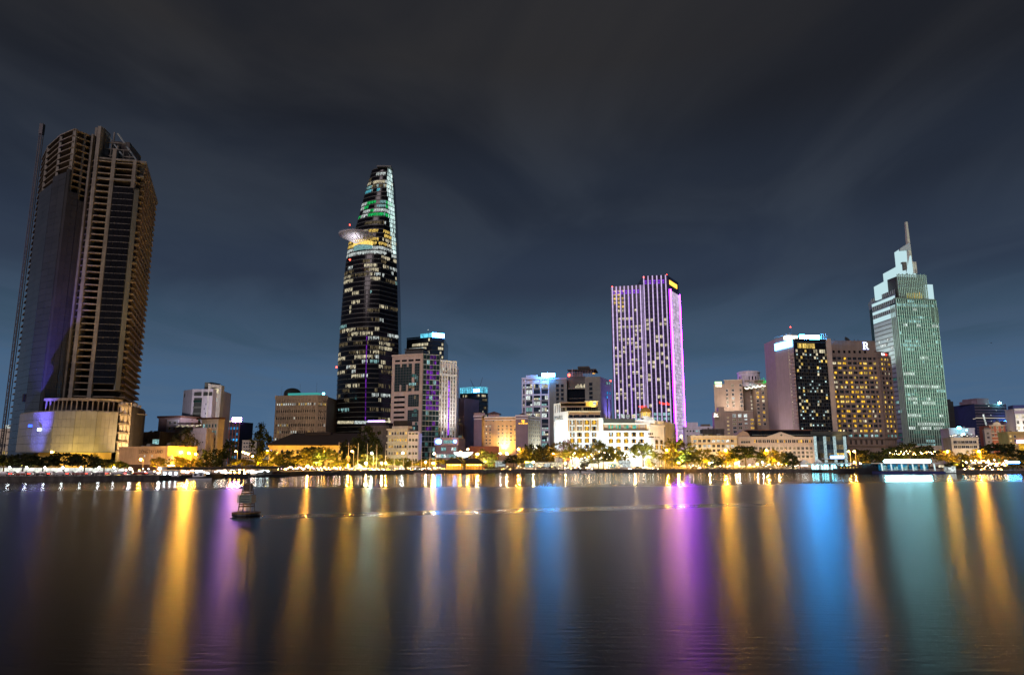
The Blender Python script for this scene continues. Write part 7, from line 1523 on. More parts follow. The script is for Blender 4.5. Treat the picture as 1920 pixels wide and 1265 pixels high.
def tree(kind, px, Y, top_py, width_px, label, group="trees along the river bank", name=None, base=None):
    x = X(px, Y, 868); h = Z(px, top_py, Y) - GZ; w = width_px * Y / FPX / .98
    t = thing(name or ("palm_tree" if kind == "palm" else "riverside_tree"), label, "palm tree" if kind == "palm" else "tree", (x, Y, base or GZ), group, TR.uniform(0, 6.28))
    c, tk = VAR[kind][TR.randrange(len(VAR[kind]))]; t.scale = (w, w * TR.uniform(.8, 1.0), h)
    for nm, me in (("trunk", tk), ("crown", c)): o = bpy.data.objects.new(nm, me); COL.objects.link(o); o.parent = t
    if kind not in ("dark", "tall", "umbrella") or "gold" in label or "orange" in label or kind == "umbrella" and TR.random() < .4:   # fill spot on a post, added to light the crown
        col = (.85, 1.0, .30) if "green" in label else ((1, .95, .75) if "pale" in label else ((1, .42, .04) if "orange" in label else (1, .60, .04)))
        ly, lz = Y - w * .60 - .3, GZ + h * .27; wd = label.split(); k = thing("crown_fill_lamp", "added fill lamp before the " + " ".join(wd[:10] if len(wd) > 11 else wd), "fill lamp", (x, ly, GZ), "added fill lamps at the trees")
        m = MB(); m.tube((x, ly, GZ), (x, ly, lz - .3), .06, .05, "dark_steel", 5); m.build("post", k); m = MB(); m.box(x - .22, x + .22, ly - .3, ly - .1, lz - .3, lz + .1, "dark_steel"); m.build("hood", k)
        spot("tree_fill", (x, ly, lz), (x, Y, GZ + h * .62), (22.0 * h * w + 600) * (.4 if kind == "umbrella" else 1), col, 150, .8, .25)
    return t
g1 = "street trees below the unfinished tower"
for px, top, w, lb in ((8, 850, 66, "dark street tree cut by the left edge of the picture"), (44, 848, 62, "dark spreading street tree second from the left edge"), (82, 853, 56, "street tree below the blue lit glass bay of the unfinished tower"), (120, 846, 78, "tallest and widest street tree under the curved podium"), (160, 849, 66, "street tree under the right half of the curved podium"), (196, 858, 58, "lower street tree at the podium's right end"), (222, 862, 36, "small street tree beside the tower's round columns"), (62, 860, 40, "small street tree with pale leaves below the blue lit facade")):
    tree("umbrella" if w > 50 else "spread", px, 262 + TR.uniform(-5, 5), top, w, lb, g1)
tl = [("spread", 298, 285, 855, 34, "small gold lit tree in front of the lettered orange wall"), ("tall", 344, 350, 808, 62, "tall olive tree behind three orange street lamps"), ("spread", 330, 300, 852, 36, "low gold tree beside the lit white tent"), ("dome", 352, 290, 858, 50, "yellow lit bush tree under the three orange lamps"),
 ("dark", 398, 300, 838, 56, "black round tree standing above the dark pier roof"), ("tall", 430, 420, 820, 34, "grey brown bare looking tree below the blue lit tower"), ("spread", 452, 330, 858, 44, "yellow lit low tree under the row of road lamps"), ("tall", 486, 470, 796, 46, "tall ragged dark tree standing against the sky"), ("dome", 501, 345, 843, 58, "gold lit round tree left of the yellow hall"), ("dark", 540, 360, 842, 52, "dark tree in front of the left part of the yellow hall"), ("dome", 574, 348, 840, 66, "gold lit tree with a lamp before the yellow hall"), ("spread", 606, 352, 836, 62, "gold and green tree under a street lamp in front of the hall"), ("umbrella", 588, 385, 834, 60, "dark spreading crown rising over the gold trees before the hall"), ("dome", 636, 345, 858, 40, "small gold tree at the first flagpoles"),
 ("dark", 690, 405, 797, 64, "huge black tree in front of the skyscraper's foot"), ("dark", 662, 400, 818, 50, "dark tree at the right end of the hipped roof"), ("dome", 684, 372, 850, 46, "green lit tree behind the flagpoles"), ("dome", 712, 372, 851, 44, "bright green tree lit by a white lamp among the flagpoles"), ("spread", 738, 378, 858, 36, "low dark green tree beside the art deco building"), ("dome", 757, 372, 857, 36, "yellow green tree under a globe lamp"), ("spread", 776, 380, 862, 30, "small tree below the art deco building's right wing"), ("dome", 800, 385, 858, 40, "olive tree behind the last flagpoles"), ("spread", 826, 388, 858, 40, "orange lit tree beside the thatched pavilion"), ("dome", 856, 392, 854, 40, "dark olive tree behind the two thatched roofs"),
 ("dome", 895, 398, 848, 36, "fresh green tree right of the thatched pavilion"), ("thin", 908, 400, 838, 30, "pale sparse tree below the emblem hotel's left wing"), ("dome", 922, 398, 846, 34, "yellow green tree below the yellow floodlit wall"), ("umbrella", 963, 388, 852, 40, "dark leaning tree close to the water below the emblem hotel"), ("dome", 987, 398, 836, 48, "round golden tree below the emblem hotel's turret"), ("dark", 996, 412, 828, 44, "dark crown above the round golden tree"), ("dome", 1020, 400, 838, 44, "golden dark tree left of the white hotel's flank"), ("dark", 1024, 414, 829, 44, "dark tree at the foot of the gridded office"), ("thin", 1048, 402, 826, 44, "pale sparse tree before the blank white flank"), ("pink", 1061, 408, 821, 26, "pink flowering tree in front of the white hotel's corner"), ("spread", 1074, 398, 828, 40, "gold tree below the first shuttered windows"), ("spread", 1096, 398, 836, 36, "gold lit tree before the white hotel's left wing"), ("umbrella", 1112, 400, 855, 24, "small dark tree before the white hotel's entrance"), ("spread", 1122, 398, 822, 44, "airy gold tree where the white hotel's two wings meet"), ("spread", 1145, 395, 834, 36, "gold tree with dark trunk in front of the white hotel's middle"),
 ("umbrella", 1131, 391, 846, 36, "slim dark tree near the quay before the white hotel"), ("dark", 1095, 390, 860, 17, "small round black bush tree on the promenade"), ("spread", 1162, 398, 842, 34, "yellow lit tree below the gallery's teal rooms"), ("spread", 1206, 396, 826, 56, "spreading tree with dark and pale leaves right of the white hotel's middle"), ("dome", 1219, 391, 857, 18, "small round tree over a kiosk on the promenade"), ("palm", 1247, 394, 845, 30, "short palm beside the white hotel's rounded corner"), ("palm", 1240, 397, 851, 24, "second shorter palm at the white hotel's rounded corner"), ("dome", 1272, 402, 820, 62, "big green and gold tree right of the white hotel"), ("umbrella", 1288, 396, 850, 48, "dark tree behind the brightest low orange lamp"), ("dome", 1316, 400, 838, 48, "gold tree before the low yellow building's left half"), ("dark", 1338, 397, 852, 30, "dark bush tree left of the bright star like lamp"), ("dome", 1360, 402, 842, 40, "gold tree right behind the bright star like lamp"), ("umbrella", 1398, 394, 833, 62, "big black spreading tree with a visible forked trunk"), ("spread", 1374, 396, 846, 36, "dark tree just left of the big black spreading tree"), ("dome", 1441, 402, 838, 48, "gold tree before the bank's pediment"), ("dome", 1466, 400, 845, 40, "olive gold tree before the bank's pilasters"), ("dark", 1481, 392, 845, 26, "narrow dark conical tree before the bank"), ("spread", 1500, 392, 862, 30, "low tree with dark leaves at the lit jetty"),
 ("spread", 1612, 408, 850, 40, "orange lit tree between the lamps and the moored ship"), ("dark", 1642, 402, 850, 50, "dark teal tree behind the moored ship"), ("umbrella", 1668, 410, 838, 66, "wide dark tree under the spire tower's left foot"), ("umbrella", 1706, 408, 829, 60, "dark spreading crown in front of the spire tower"), ("umbrella", 1742, 408, 834, 60, "dark spreading crown at the spire tower's right foot"), ("spread", 1776, 372, 842, 44, "gold lit tree behind the lamp beside the white pavilion"), ("dark", 1800, 378, 848, 40, "dark tree between two star like lamps"), ("spread", 1834, 375, 840, 56, "tree glowing around the brightest orange lamp on the right"), ("umbrella", 1880, 385, 828, 78, "large dark domed tree before the red ornate house"), ("spread", 1868, 372, 848, 50, "orange lit lower tree beside the large domed tree"), ("dark", 1908, 378, 848, 40, "dark tree cut by the right edge of the picture"), ("dark", 1790, 362, 866, 60, "dark low bush right of the white pavilion"), ("dark", 1850, 362, 868, 60, "dark hedge like bush near the water on the right"), ("umbrella", 1618, 430, 840, 46, "dark crown at the brown hotel's right base"), ("umbrella", 1560, 396, 866, 20, "small palm like tree at the glass tower's entrance")]
for k in tl: tree(*k)

# ---------------------------------------------------------------- street lamps
glow("sodium", (1.0, .46, .045), 1500, .02, sampled=True); glow("sodium_big", (1.0, .47, .05), 4600, .02, sampled=True); glow("sodium_star", (1.0, .45, .035), 9000, .02, sampled=True); glow("lamp_white", (.86, .95, 1.0), 260, .02, sampled=True); glow("lamp_green_white", (.75, 1.0, .75), 2200, .02, sampled=True); glow("lamp_soft", (.86, .95, 1.0), 45, .02, sampled=True); glow("lamp_violet", (.62, .5, 1.0), 2000, .02, sampled=True); glow("globe_warm", (1.0, .66, .26), 1100, .02, sampled=True)
def lamp(px, py, Y, mat, label, r=.34, kind="mast", group="street lamps on the bank"):
    p = P(px, py, Y); t = thing("street_lamp", label, "street lamp", (p.x, p.y, GZ), group); h = p.z
    m = MB(); m.tube((p.x + (.9 if kind == "mast" else 0), p.y + .3, GZ), (p.x + (.9 if kind == "mast" else 0), p.y + .3, h - (.0 if kind == "mast" else r)), .13, .08, "pole_pale", 6); m.build("pole", t)
    if kind == "mast": m = MB(); m.tube((p.x + .9, p.y + .3, h), (p.x, p.y, h + .42), .07, .06, "pole_pale", 5); m.build("arm", t); m = MB(); m.box(p.x - .35, p.x + .35, p.y - .18, p.y + .18, h + r, h + r + .16, "dark_steel"); m.build("hood", t)
    else: m = MB(); m.tube((p.x, p.y + .3, h - r - .3), (p.x, p.y, h - r), .06, .06, "pole_pale", 5); m.build("bracket", t)
    part("bulb", lamp_me(r, mat), t, (p.x, p.y, h))
L_ = lamp
for px, py, Y, mat, lb in ((340, 847.5, 305, "sodium", "first of three orange lamps left of the black round tree"), (354, 849, 300, "sodium_star", "middle and brightest of the three orange lamps left of the black round tree"), (367, 851, 295, "sodium", "third orange lamp, nearest the black round tree"), (315, 839, 330, "lamp_violet", "violet white lamp above the tents beside the orange wall"),
    (442, 846, 360, "sodium", "first lamp of the receding row along the road"), (455.5, 847, 385, "sodium", "second lamp of the receding row along the road"), (460.5, 849, 405, "sodium", "third lamp of the receding row along the road"), (465.5, 850.5, 425, "sodium", "fourth lamp of the receding row along the road"), (473.5, 855, 450, "sodium_big", "last and brightest lamp of the receding row along the road"), (501, 845, 345, "sodium", "orange lamp in the crown of the gold tree left of the yellow hall"), (577, 873, 330, "sodium_big", "low orange lamp near the water before the yellow hall"), (609, 846, 350, "sodium", "orange lamp in the gold trees before the hall"), (660, 846, 362, "sodium", "orange lamp on a tall mast between the second and third flagpoles"), (652, 872, 345, "sodium_big", "low orange lamp at the foot of the second flagpole"), (697, 849, 366, "lamp_green_white", "greenish white lamp between the flagpoles"), (723, 868, 362, "sodium_big", "low orange lamp right of the sixth flagpole"), (755, 849, 372, "lamp_white", "white lamp in front of the art deco building"), (814, 850, 382, "globe_warm", "white globe lamp near the last flagpole"), (812, 868, 374, "sodium_big", "very bright low orange lamp left of the thatched pavilion"), (877, 842, 402, "sodium_big", "orange lamp above the white awning"), (864, 846, 404, "sodium", "smaller orange lamp left above the white awning"), (895, 851, 396, "globe_warm", "warm globe lamp right of the thatched pavilion"), (972, 842, 396, "sodium_big", "orange star like lamp before the emblem hotel's purple tower"), (950, 850, 398, "globe_warm", "warm globe lamp left of the dark leaning tree"), (938, 850, 400, "lamp_white", "white lamp in the trees below the yellow floodlit wall"), (1038, 850, 402, "sodium", "orange lamp between the gold tree and the white hotel's flank"), (1250, 843, 400, "sodium_big", "orange lamp at the white hotel's rounded corner"), (1272, 867, 391, "sodium_big", "low and very bright orange lamp right of the white hotel"), (1277, 817.5, 420, "sodium", "orange lamp over the crown of the big green tree"), (1360, 844, 398, "sodium_star", "star like orange lamp before the low yellow building"), (1437, 844, 398, "sodium_big", "orange lamp in the gold tree before the bank"), (1591, 846, 396, "sodium", "left lamp of the pair between glass tower and brown hotel"), (1601, 846, 396, "sodium_big", "right and brighter lamp of the pair between glass tower and brown hotel"), (1613, 869, 378, "lamp_white", "white lamp above the deck of the moored ship"), (1602, 866, 392, "sodium", "orange lamp low behind the moored ship"), (1776, 846, 372, "sodium_big", "orange lamp in the tree right of the white pavilion"), (1835, 846, 368, "sodium_star", "brightest orange lamp on the right with a wide glow in the trees"), (264, 861, 285, "sodium", "orange lamp standing in front of the lettered wall"), (97, 847, 300, "sodium", "orange lamp above the tree row under the curved podium"), (244, 878, 262, "lamp_white", "white low lamp at the road left of the lettered wall"), (299, 878, 262, "lamp_white", "white low lamp at the dark pier's left end")):
    lamp(px, py, Y, mat, lb, .34 if mat != "globe_warm" else .42)
for px, py, Y, lb in ((686, 868, 356, "small three armed globe lamp among the flagpoles"), (716, 868, 360, "small globe lamp left of the sixth flagpole"), (798, 866, 372, "small globe lamp left of the bright low lamp"), (1000, 866, 385, "small globe lamp below the round golden tree"), (1060, 868, 388, "small globe lamp before the white hotel's flank"), (1190, 868, 390, "small globe lamp beside the glass kiosk"), (1330, 868, 392, "small globe lamp below the low yellow building"), (1380, 868, 392, "small globe lamp left of the big black tree's trunk"), (1420, 869, 392, "small globe lamp right of the big black tree's trunk"), (1460, 869, 391, "small globe lamp before the bank's middle")):
    lamp(px, py, Y, "globe_warm", lb, .30, "post", "globe lamps on the promenade")
for k, px in enumerate((18, 50, 84, 118, 152, 186, 214)):  # lamps added to stand in for the traffic's light band
    lamp(px, 876, 250, "lamp_soft", ("first", "second", "third", "fourth", "fifth", "sixth", "seventh")[k] + " from the left of seven added white lamps under the street trees", .34, "post", "white lamps added along the left road")

# ---------------------------------------------------------------- flagpoles
for k, px in enumerate((634, 652.5, 670.5, 688, 705.5, 722.5, 739, 756, 773, 790, 806)):
    Y = 352 + k * 1.9; top = 829 + k * 1.1; p = P(px, top, Y); t = thing("flagpole", "slim bare flagpole, %s from the left in the riverside row of eleven" % ("first", "second", "third", "fourth", "fifth", "sixth", "seventh", "eighth", "ninth", "tenth", "last")[k], "flagpole", (X(px, Y, 870), Y, GZ), "flagpoles on the promenade")
    x = X(px, Y, 870); m = MB(); m.tube((x, Y, GZ + .4), (x, Y, p.z), .17, .09, "pole_pale", 7); m.build("pole", t); m = MB(); m.lathe([(.5, 0), (.5, .4), (.25, .45)], "paving", (x, Y, GZ), 10); m.build("base", t); m = MB(); m.lathe([(.05, 0), (.17, .12), (.05, .26)], "pole_pale", (x, Y, p.z), 8); m.build("finial", t)
glow("light_band_glow", (.92, .95, .84), 1.1, .35, .3, .5)
glow("market_light", (1.0, .76, .55), 34, .5, sampled=True)
glow("market_pink", (.95, .62, .85), 14, .5, sampled=True)
glow("market_white", (.80, .95, 1.0), 14, .5, sampled=True)
glow("bulb_warm", (1.0, .50, .10), 45, .5, sampled=True)
glow("headlight", (1.0, .95, .82), 16, .1, sampled=True)
glow("tail_light", (1.0, .04, .02), 12, .1)
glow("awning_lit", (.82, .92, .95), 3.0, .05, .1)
glow("jetty_cyan", (.22, .80, .95), 7.0, .4, .4, 1.0, sampled=True)
glow("roof_cyan_white", (.30, .86, 1.0), 75.0, .03, sampled=True)
glow("pav_blue", (.02, .22, .40), .8, .4, .4)
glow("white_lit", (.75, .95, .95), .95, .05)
glow("sign_board_blue", (.08, .36, 1.0), 60, .05, sampled=True)
# ---------------------------------------------------------------- promenade railing, people, cars
def railing(px0, px1, label):
    a = X(px0, bank_y(0) if False else 300, 880); 
    x0 = px0; pts = []
    for k in range(13):
        px = px0 + (px1 - px0) * k / 12; Y = 300
        for _ in range(12): Y = bank_y(X(px, Y, 882)) + .25
        pts.append((X(px, Y, 882), Y))
    t = thing("railing", label, "railing", (pts[6][0], pts[6][1], GZ + .16), "railings along the embankment")
    m = MB()
    for a, b in zip(pts, pts[1:]):
        m.tube((*a, GZ + 1.15), (*b, GZ + 1.15), .06, .06, "pole_pale", 4, False); m.tube((*a, GZ + .65), (*b, GZ + .65), .04, .04, "pole_pale", 4, False)
    m.build("rails", t); m = MB()
    for a, b in zip(pts, pts[1:]):
        n = max(2, int((Vector(b) - Vector(a)).length / 2))
        for q in range(n): x, y = a[0] + (b[0] - a[0]) * q / n, a[1] + (b[1] - a[1]) * q / n; m.box(x - .07, x + .07, y - .07, y + .07, GZ + .165, GZ + 1.2, "pole_pale")
    m.build("posts", t, stuff=True)
railing(2, 225, "pale railing along the brightly lit road on the left"); railing(540, 830, "pale railing along the promenade below the flagpoles"); railing(1160, 1480, "pale railing along the promenade before white hotel and bank"); railing(960, 1120, "pale railing along the promenade before the white hotel's flank")
# white hoarding panels, added glow in place of the traffic's light band
Y0 = 268; t = thing("sheeting", "added light band of glowing white hoarding behind the left road under the street trees", "sheeting", (X(110, Y0, 885), Y0, GZ)); F = FC(-30, 262, 232, 268, 885); n = 40
for k in range(n): fpart("panel", F, t, box_me(F.len / n - .05, 2.3, .08, "light_band_glow", "panel"), F.len * k / n, GZ, 0)
t = thing("light_band_wall", "low pale wall along the road behind the promenade trees, lit by white lamps", "wall", (X(1370, 416, 880), 416, GZ)); F = FC(1262, 414, 1495, 414, 880); n = 36  # wall added as a stand-in for the road's bright light band
for k in range(n): fpart("panel", F, t, box_me(F.len / n - .05, 1.9, .2, "sheeting", "panel"), F.len * k / n, GZ, 0)
for px in (1290, 1335, 1385, 1430, 1475): lamp(px, 866, 404, "lamp_white", "added white lamp over the low pale wall, %s" % {1290: "at its left end", 1335: "below the yellow building", 1385: "behind the big black tree", 1430: "right of the big black tree", 1475: "at its right end"}[px], .30, "post", "white lamps added along the low wall")  # lamps added to brighten the stand-in wall
# hedges
def hedge(px0, px1, Y, h, label, mat="leaf_green"):
    a, b = X(px0, Y, 880), X(px1, Y, 880); t = thing("hedge", label, "hedge", ((a + b) / 2, Y, GZ)); r = random.Random(int(px0)); m = MB()
    for k in range(int((b - a) * 26)):
        p = Vector((r.uniform(a, b), Y + r.uniform(-.8, .8), GZ + h * r.random() ** .7)); s = .28; u = Vector((r.gauss(0, 1), r.gauss(0, 1), r.gauss(0, 1))).normalized() * s; v = u.orthogonal().normalized() * s * .7; m.poly([p - u, p + v, p + u, p - v], mat)
    m.build("foliage", t)
hedge(905, 985, 386, 1.5, "clipped hedge by the water below the emblem hotel"); hedge(1235, 1330, 397, 1.2, "low hedge beside the brightest low orange lamp"); hedge(690, 800, 366, 1.0, "low planting behind the flagpoles"); hedge(1340, 1490, 396, 1.0, "low planting under the trees before the bank"); hedge(1815, 1905, 358, 2.0, "planting with lights under the trees on the right", "leaf_dark"); hedge(1005, 1050, 384, 1.6, "dark shrubs at the quay edge left of the white boats", "leaf_dark")

# person
def person_mesh(seed):
    r = random.Random(seed); sw = r.uniform(-.12, .12)
    V = [(0, 0, .95), (0, 0, 1.2), (0, 0, 1.42), (0, -.01, 1.54), (0, -.01, 1.66), (.1, 0, .92), (.11, sw, .5), (.11, sw * 1.4 + .03, .07), (.11, sw * 1.4 - .12, .04), (-.1, 0, .92), (-.11, -sw, .5), (-.11, -sw * 1.4 + .03, .07), (-.11, -sw * 1.4 - .12, .04), (.19, 0, 1.40), (.24, -sw * .6, 1.12), (.24, -sw - .06, .86), (-.19, 0, 1.40), (-.24, sw * .6, 1.12), (-.24, sw - .06, .86)]
    E_ = [(0, 1), (1, 2), (2, 3), (3, 4), (0, 5), (5, 6), (6, 7), (7, 8), (0, 9), (9, 10), (10, 11), (11, 12), (2, 13), (13, 14), (14, 15), (2, 16), (16, 17), (17, 18)]
    R = [.15, .14, .16, .06, .105, .095, .07, .045, .04, .095, .07, .045, .04, .065, .05, .035, .065, .05, .035]
    me = bpy.data.meshes.new("person_source"); me.from_pydata(V, E_, []); ob = bpy.data.objects.new("person_source", me); COL.objects.link(ob)
    ob.modifiers.new("skin", 'SKIN'); sk = me.skin_vertices[0].data
    for i, q in enumerate(R): sk[i].radius = (q, q * .8)
    sk[0].use_root = True; s = ob.modifiers.new("sub", 'SUBSURF'); s.levels = 1
    dg = bpy.context.evaluated_depsgraph_get(); out = bpy.data.meshes.new_from_object(ob.evaluated_get(dg)); bpy.data.objects.remove(ob)
    out.materials.clear()
    for mt in ("cloth_dark", "skin", "car_pale"): out.materials.append(MATS[mt])
    for p in out.polygons:
        z = sum(out.vertices[v].co.z for v in p.vertices) / len(p.vertices); x = abs(sum(out.vertices[v].co.x for v in p.vertices) / len(p.vertices))
        p.material_index = 1 if z > 1.56 or (x > .2 and z < 1.0) else (2 if z > .95 and seed % 2 else 0)
    out.name = "person"; return out
PM = [person_mesh(s) for s in (1, 2, 3, 4)]
rp = random.Random(12)
spots_ = [(px, "tiny figure standing by the railing below the flagpoles", "people by the railing below the flagpoles") for px in (560, 592, 618, 641, 646, 668, 681, 702, 708, 731, 747, 768, 783, 796)] + [(px, "tiny dark figure beside the thatched pavilion", "people beside the thatched pavilion") for px in (829, 832, 897, 905, 918, 926)] + [(px, "tiny figure on the promenade before the white hotel", "people before the white hotel") for px in (1004, 1018, 1056, 1083, 1106, 1158, 1176, 1204, 1228)] + [(px, "tiny figure walking on the promenade before the bank", "people before the bank") for px in (1300, 1312, 1328, 1345, 1372, 1409, 1422, 1448, 1470)]
for px, lb, gp in spots_:
    Y = 350
    for _ in range(10): Y = bank_y(X(px, Y, 880)) + 2.2
    Y += rp.uniform(0, 5); o = bpy.data.objects.new("person", PM[rp.randrange(4)]); COL.objects.link(o); o.location = (X(px, Y, 878), Y, GZ); o.rotation_euler = (0, 0, rp.uniform(0, 6.28)); o["label"] = lb; o["category"] = "person"; o["group"] = gp
# cars on the left road: one built with parts, then copied

def make_car(paint, label, group):
    t = thing("car", label, "car", (0, 0, 0), group); m = MB()
    prof = [(-2.2, .35), (2.2, .35), (2.25, .75), (1.6, .92), (1.05, 1.0), (-1.6, 1.0), (-2.2, .92)]
    for y0, y1 in ((-.82, .82),):
        n = len(prof); m.mesh([(x, y0, z) for x, z in prof] + [(x, y1, z) for x, z in prof], [tuple(range(n)), tuple(range(2 * n - 1, n - 1, -1))] + [(i, i + n, (i + 1) % n + n, (i + 1) % n) for i in range(n)], paint)
    m.build("body", t); m = MB(); m.hexa([(-1.55, -.74, 1.003), (1.0, -.74, 1.003), (1.0, .74, 1.003), (-1.55, .74, 1.003), (-1.15, -.6, 1.48), (.35, -.6, 1.48), (.35, .6, 1.48), (-1.15, .6, 1.48)], "dark_glass"); m.build("cabin", t)
    m = MB(); m.box(-1.1, .3, -.58, .58, 1.483, 1.53, paint); m.build("roof", t)
    for x in (-1.4, 1.4):
        for y in (-.8, .8): m = MB(); m.tube((x, y - .1, .32), (x, y + .1, .32), .32, .32, "rubber", 10); m.build("wheel", t)
    for y in (-.6, .6): m = MB(); m.box(2.2, 2.3, y - .18, y + .18, .6, .78, "headlight"); m.build("headlight", t)
    for y in (-.6, .6): m = MB(); m.box(-2.28, -2.19, y - .18, y + .18, .68, .84, "tail_light"); m.build("tail_light", t)
    return t
def copy_thing(o, loc, rz):
    c = o.copy(); COL.objects.link(c); c.location = loc; c.rotation_euler = (0, 0, rz)
    for ch in list(o.children): d = ch.copy(); COL.objects.link(d); d.parent = c
    return c
rc = random.Random(5); protos = [make_car(p, lb, "cars on the bright left road") for p, lb in (("car_pale", "pale car with bright headlights on the left road under the trees"), ("car_dark", "dark car with bright headlights on the left road under the trees"), ("car_red", "red car with bright headlights on the left road under the trees"))]
used = set()
for k, px in enumerate((6, 24, 41, 60, 78, 97, 113, 133, 149, 168, 187, 203, 222, 240, 262, 284)):
    Y = 250
    for _ in range(10): Y = bank_y(X(px, Y, 885)) + 18 + (k % 2) * 5
    o = protos[k % 3]; rz = rad(8) if k % 2 else rad(188); loc = (X(px, Y, 885), Y, GZ - .12)
    if k % 3 not in used: used.add(k % 3); o.location = loc; o.rotation_euler = (0, 0, rz)
    else: copy_thing(o, loc, rz)
protos2 = [make_car(p, lb, "cars on the riverside road") for p, lb in (("car_pale", "pale car on the riverside road behind the promenade trees"), ("car_dark", "dark car on the riverside road behind the promenade trees"))]; used = set()
for k, px in enumerate((1268, 1302, 1322, 1352, 1415, 1447, 1490, 990, 1030, 1090, 1150, 1196, 900, 940)):
    Y = 400
    for _ in range(10): Y = bank_y(X(px, Y, 878)) + 17 + (k % 2) * 6
    o = protos2[k % 2]; loc = (X(px, Y, 878), Y, GZ - .12); rz = 0.04 if k % 2 else 3.1
    if k % 2 not in used: used.add(k % 2); o.location = loc; o.rotation_euler = (0, 0, rz)
    else: copy_thing(o, loc, rz)

# ---------------------------------------------------------------- pier with market stalls, boats on the left
def pier():
    F = FC(312, 258, 532, 292, 880); t = thing("pier_canopy", "long dark flat canopy on posts along the water with lit stalls beneath", "canopy", tuple(F.pt(F.len / 2, -3, GZ)))
    z = F.zt(420, 879); m = MB(); m.fbox(F, 0, F.len, z, F.zt(420, 874.5), -6, .5, "tarp"); m.build("roof", t)
    for k in range(15): s = F.len * (k + .3) / 15; m = MB(); m.fbox(F, s - .12, s + .12, .3, z - .01, -.2, .1, "dark_steel"); m.build("post", t)
    m = MB(); m.fbox(F, -1, F.len + 2, -.5, .9, -9, 1.2, "black_hull"); m.build("deck", t)
    m = MB(); m.fbox(F, 2, F.len - 4, .9, z - .3, -5.5, -5.2, "tan_plaster"); m.build("back_wall", t)
    r = random.Random(6)
    for k in range(70):
        q = r.random(); s = F.len * (.06 + .84 * q); zz = r.uniform(1.5, z - .5); m = MB(); w = r.uniform(.12, .4); mt = r.choice(["market_light", "market_pink", "market_white"] if .35 < q < .85 else ["market_white", "market_light"])
        m.fbox(F, s, s + w, zz, zz + w * .7, -3.5 + r.uniform(-1, 1.5), -3.3 + 1.8, mt); m.build("stall_light", t)
    for k in range(12): s = F.len * (k + .4) / 12; m = MB(); m.fbox(F, s, s + 2.6, .9, 2.0, -4.5, -2.6, r.choice(["tarp", "car_pale", "red_roof"])); m.build("stall", t)
    m = MB(); c = F.pt(F.len * .62, 1.0, 1.2); m.mesh([c + Vector((-1.0, 0, 0)), c + Vector((1.0, 0, 0)), c + Vector((0, 0, 2.0))], [(0, 1, 2)], "bulb_warm"); o = m.build("lit_gable", t)
pier()
def boat(name, label, px0, px1, Y, hull, h, cabin=None, lights=(), group=None, flip=1, base=.0):
    a, b = X(px0, Y, 885), X(px1, Y, 885); L = b - a; cx = (a + b) / 2; t = thing(name, label, "boat", (cx, Y, 0), group); w = min(2.6, L * .16); m = MB(); n = 10; rings = []
    for k in range(n + 1):
        q = k / n; wq = w * (1 - max(0, (q - .55) / .45) ** 2.2 * .96) * (.82 + .18 * min(1, q * 5)); sh = h * (1 + .35 * max(0, (q - .5) / .5) ** 2); x = (q - .5) * L * flip
        rings.append([(cx + x, Y - wq, sh), (cx + x * .97, Y - wq * .7, -.3), (cx + x * .97, Y + wq * .7, -.3), (cx + x, Y + wq, sh)])
    for A, B in zip(rings, rings[1:]):
        for i in range(3): m.poly([A[i], B[i], B[i + 1], A[i + 1]], hull)
        m.poly([(A[0][0], A[0][1], A[0][2] - .15), (A[3][0], A[3][1], A[3][2] - .15), (B[3][0], B[3][1], B[3][2] - .15), (B[0][0], B[0][1], B[0][2] - .15)], "tarp")
    m.poly(rings[0], hull); m.poly(rings[-1][::-1], hull); m.build("hull", t)
    if cabin:
        c0, c1, ch, mt = cabin; x0, x1 = cx + (c0 - .5) * L * flip, cx + (c1 - .5) * L * flip; x0, x1 = min(x0, x1), max(x0, x1)
        m = MB(); m.box(x0, x1, Y - w * .7, Y + w * .7, h - .1, h + ch, mt); m.build("cabin", t); m = MB(); m.box(x0 - .4, x1 + .4, Y - w * .85, Y + w * .85, h + ch + .003, h + ch + .25, mt); m.build("cabin_roof", t)
        k = max(2, int((x1 - x0) / 1.5)); wm = win_me(.9, min(1.0, ch * .55), "frame_dark", lights[0] if lights else "dark_glass", 0, None, False, .06)
        for i in range(k): part("window", wm, t, (x0 + (x1 - x0) * (i + .5) / k, Y - w * .7 - .01, h + ch * .3), 0)
    return t
boat("ferry_boat", "small lit ferry with two decks moored at the left end of the dark pier", 300, 344, 246, "black_hull", 1.1, (.15, .85, 1.9, "white_hull"), ("market_white",))
t = boat("tour_boat", "low boat with a rounded white canopy moored before the dark pier", 350, 396, 250, "black_hull", .9, (.3, .75, 1.2, "white_hull"), ("dark_glass",))
boat("flat_barge", "flat empty boat with a pointed bow lying off the pier under the black tree", 352, 398, 240, "white_hull", .55)
boat("ferry_boat", "dark unlit ferry moored between pier and promenade", 420, 470, 270, "black_hull", 1.3, (.2, .7, 1.3, "tarp"), ("bulb_warm",))
boat("moored_ship", "large dark ship moored left of the glowing white pavilion", 1606, 1660, 362, "black_hull", 2.6, (.15, .72, 1.9, "black_hull"), ("dark_glass",))
boat("moored_ship", "low dark passenger boat moored behind the lit jetty on the right", 1562, 1612, 368, "black_hull", 1.8, (.1, .8, 1.6, "tarp"), ("lit_warm",), flip=-1)
boat("white_speedboat", "white speedboat at the quay before the white hotel's flank", 1048, 1086, 371, "white_hull", .8, (.3, .6, .7, "white_hull"), ("dark_glass",)); boat("white_speedboat", "second white speedboat right of the first before the white hotel", 1090, 1116, 371, "white_hull", .7, (.25, .55, .6, "white_hull"), ("dark_glass",), flip=-1)
boat("sampan", "thin dark low boat below the flagpoles", 776, 796, 350, "tan_plaster", .5)
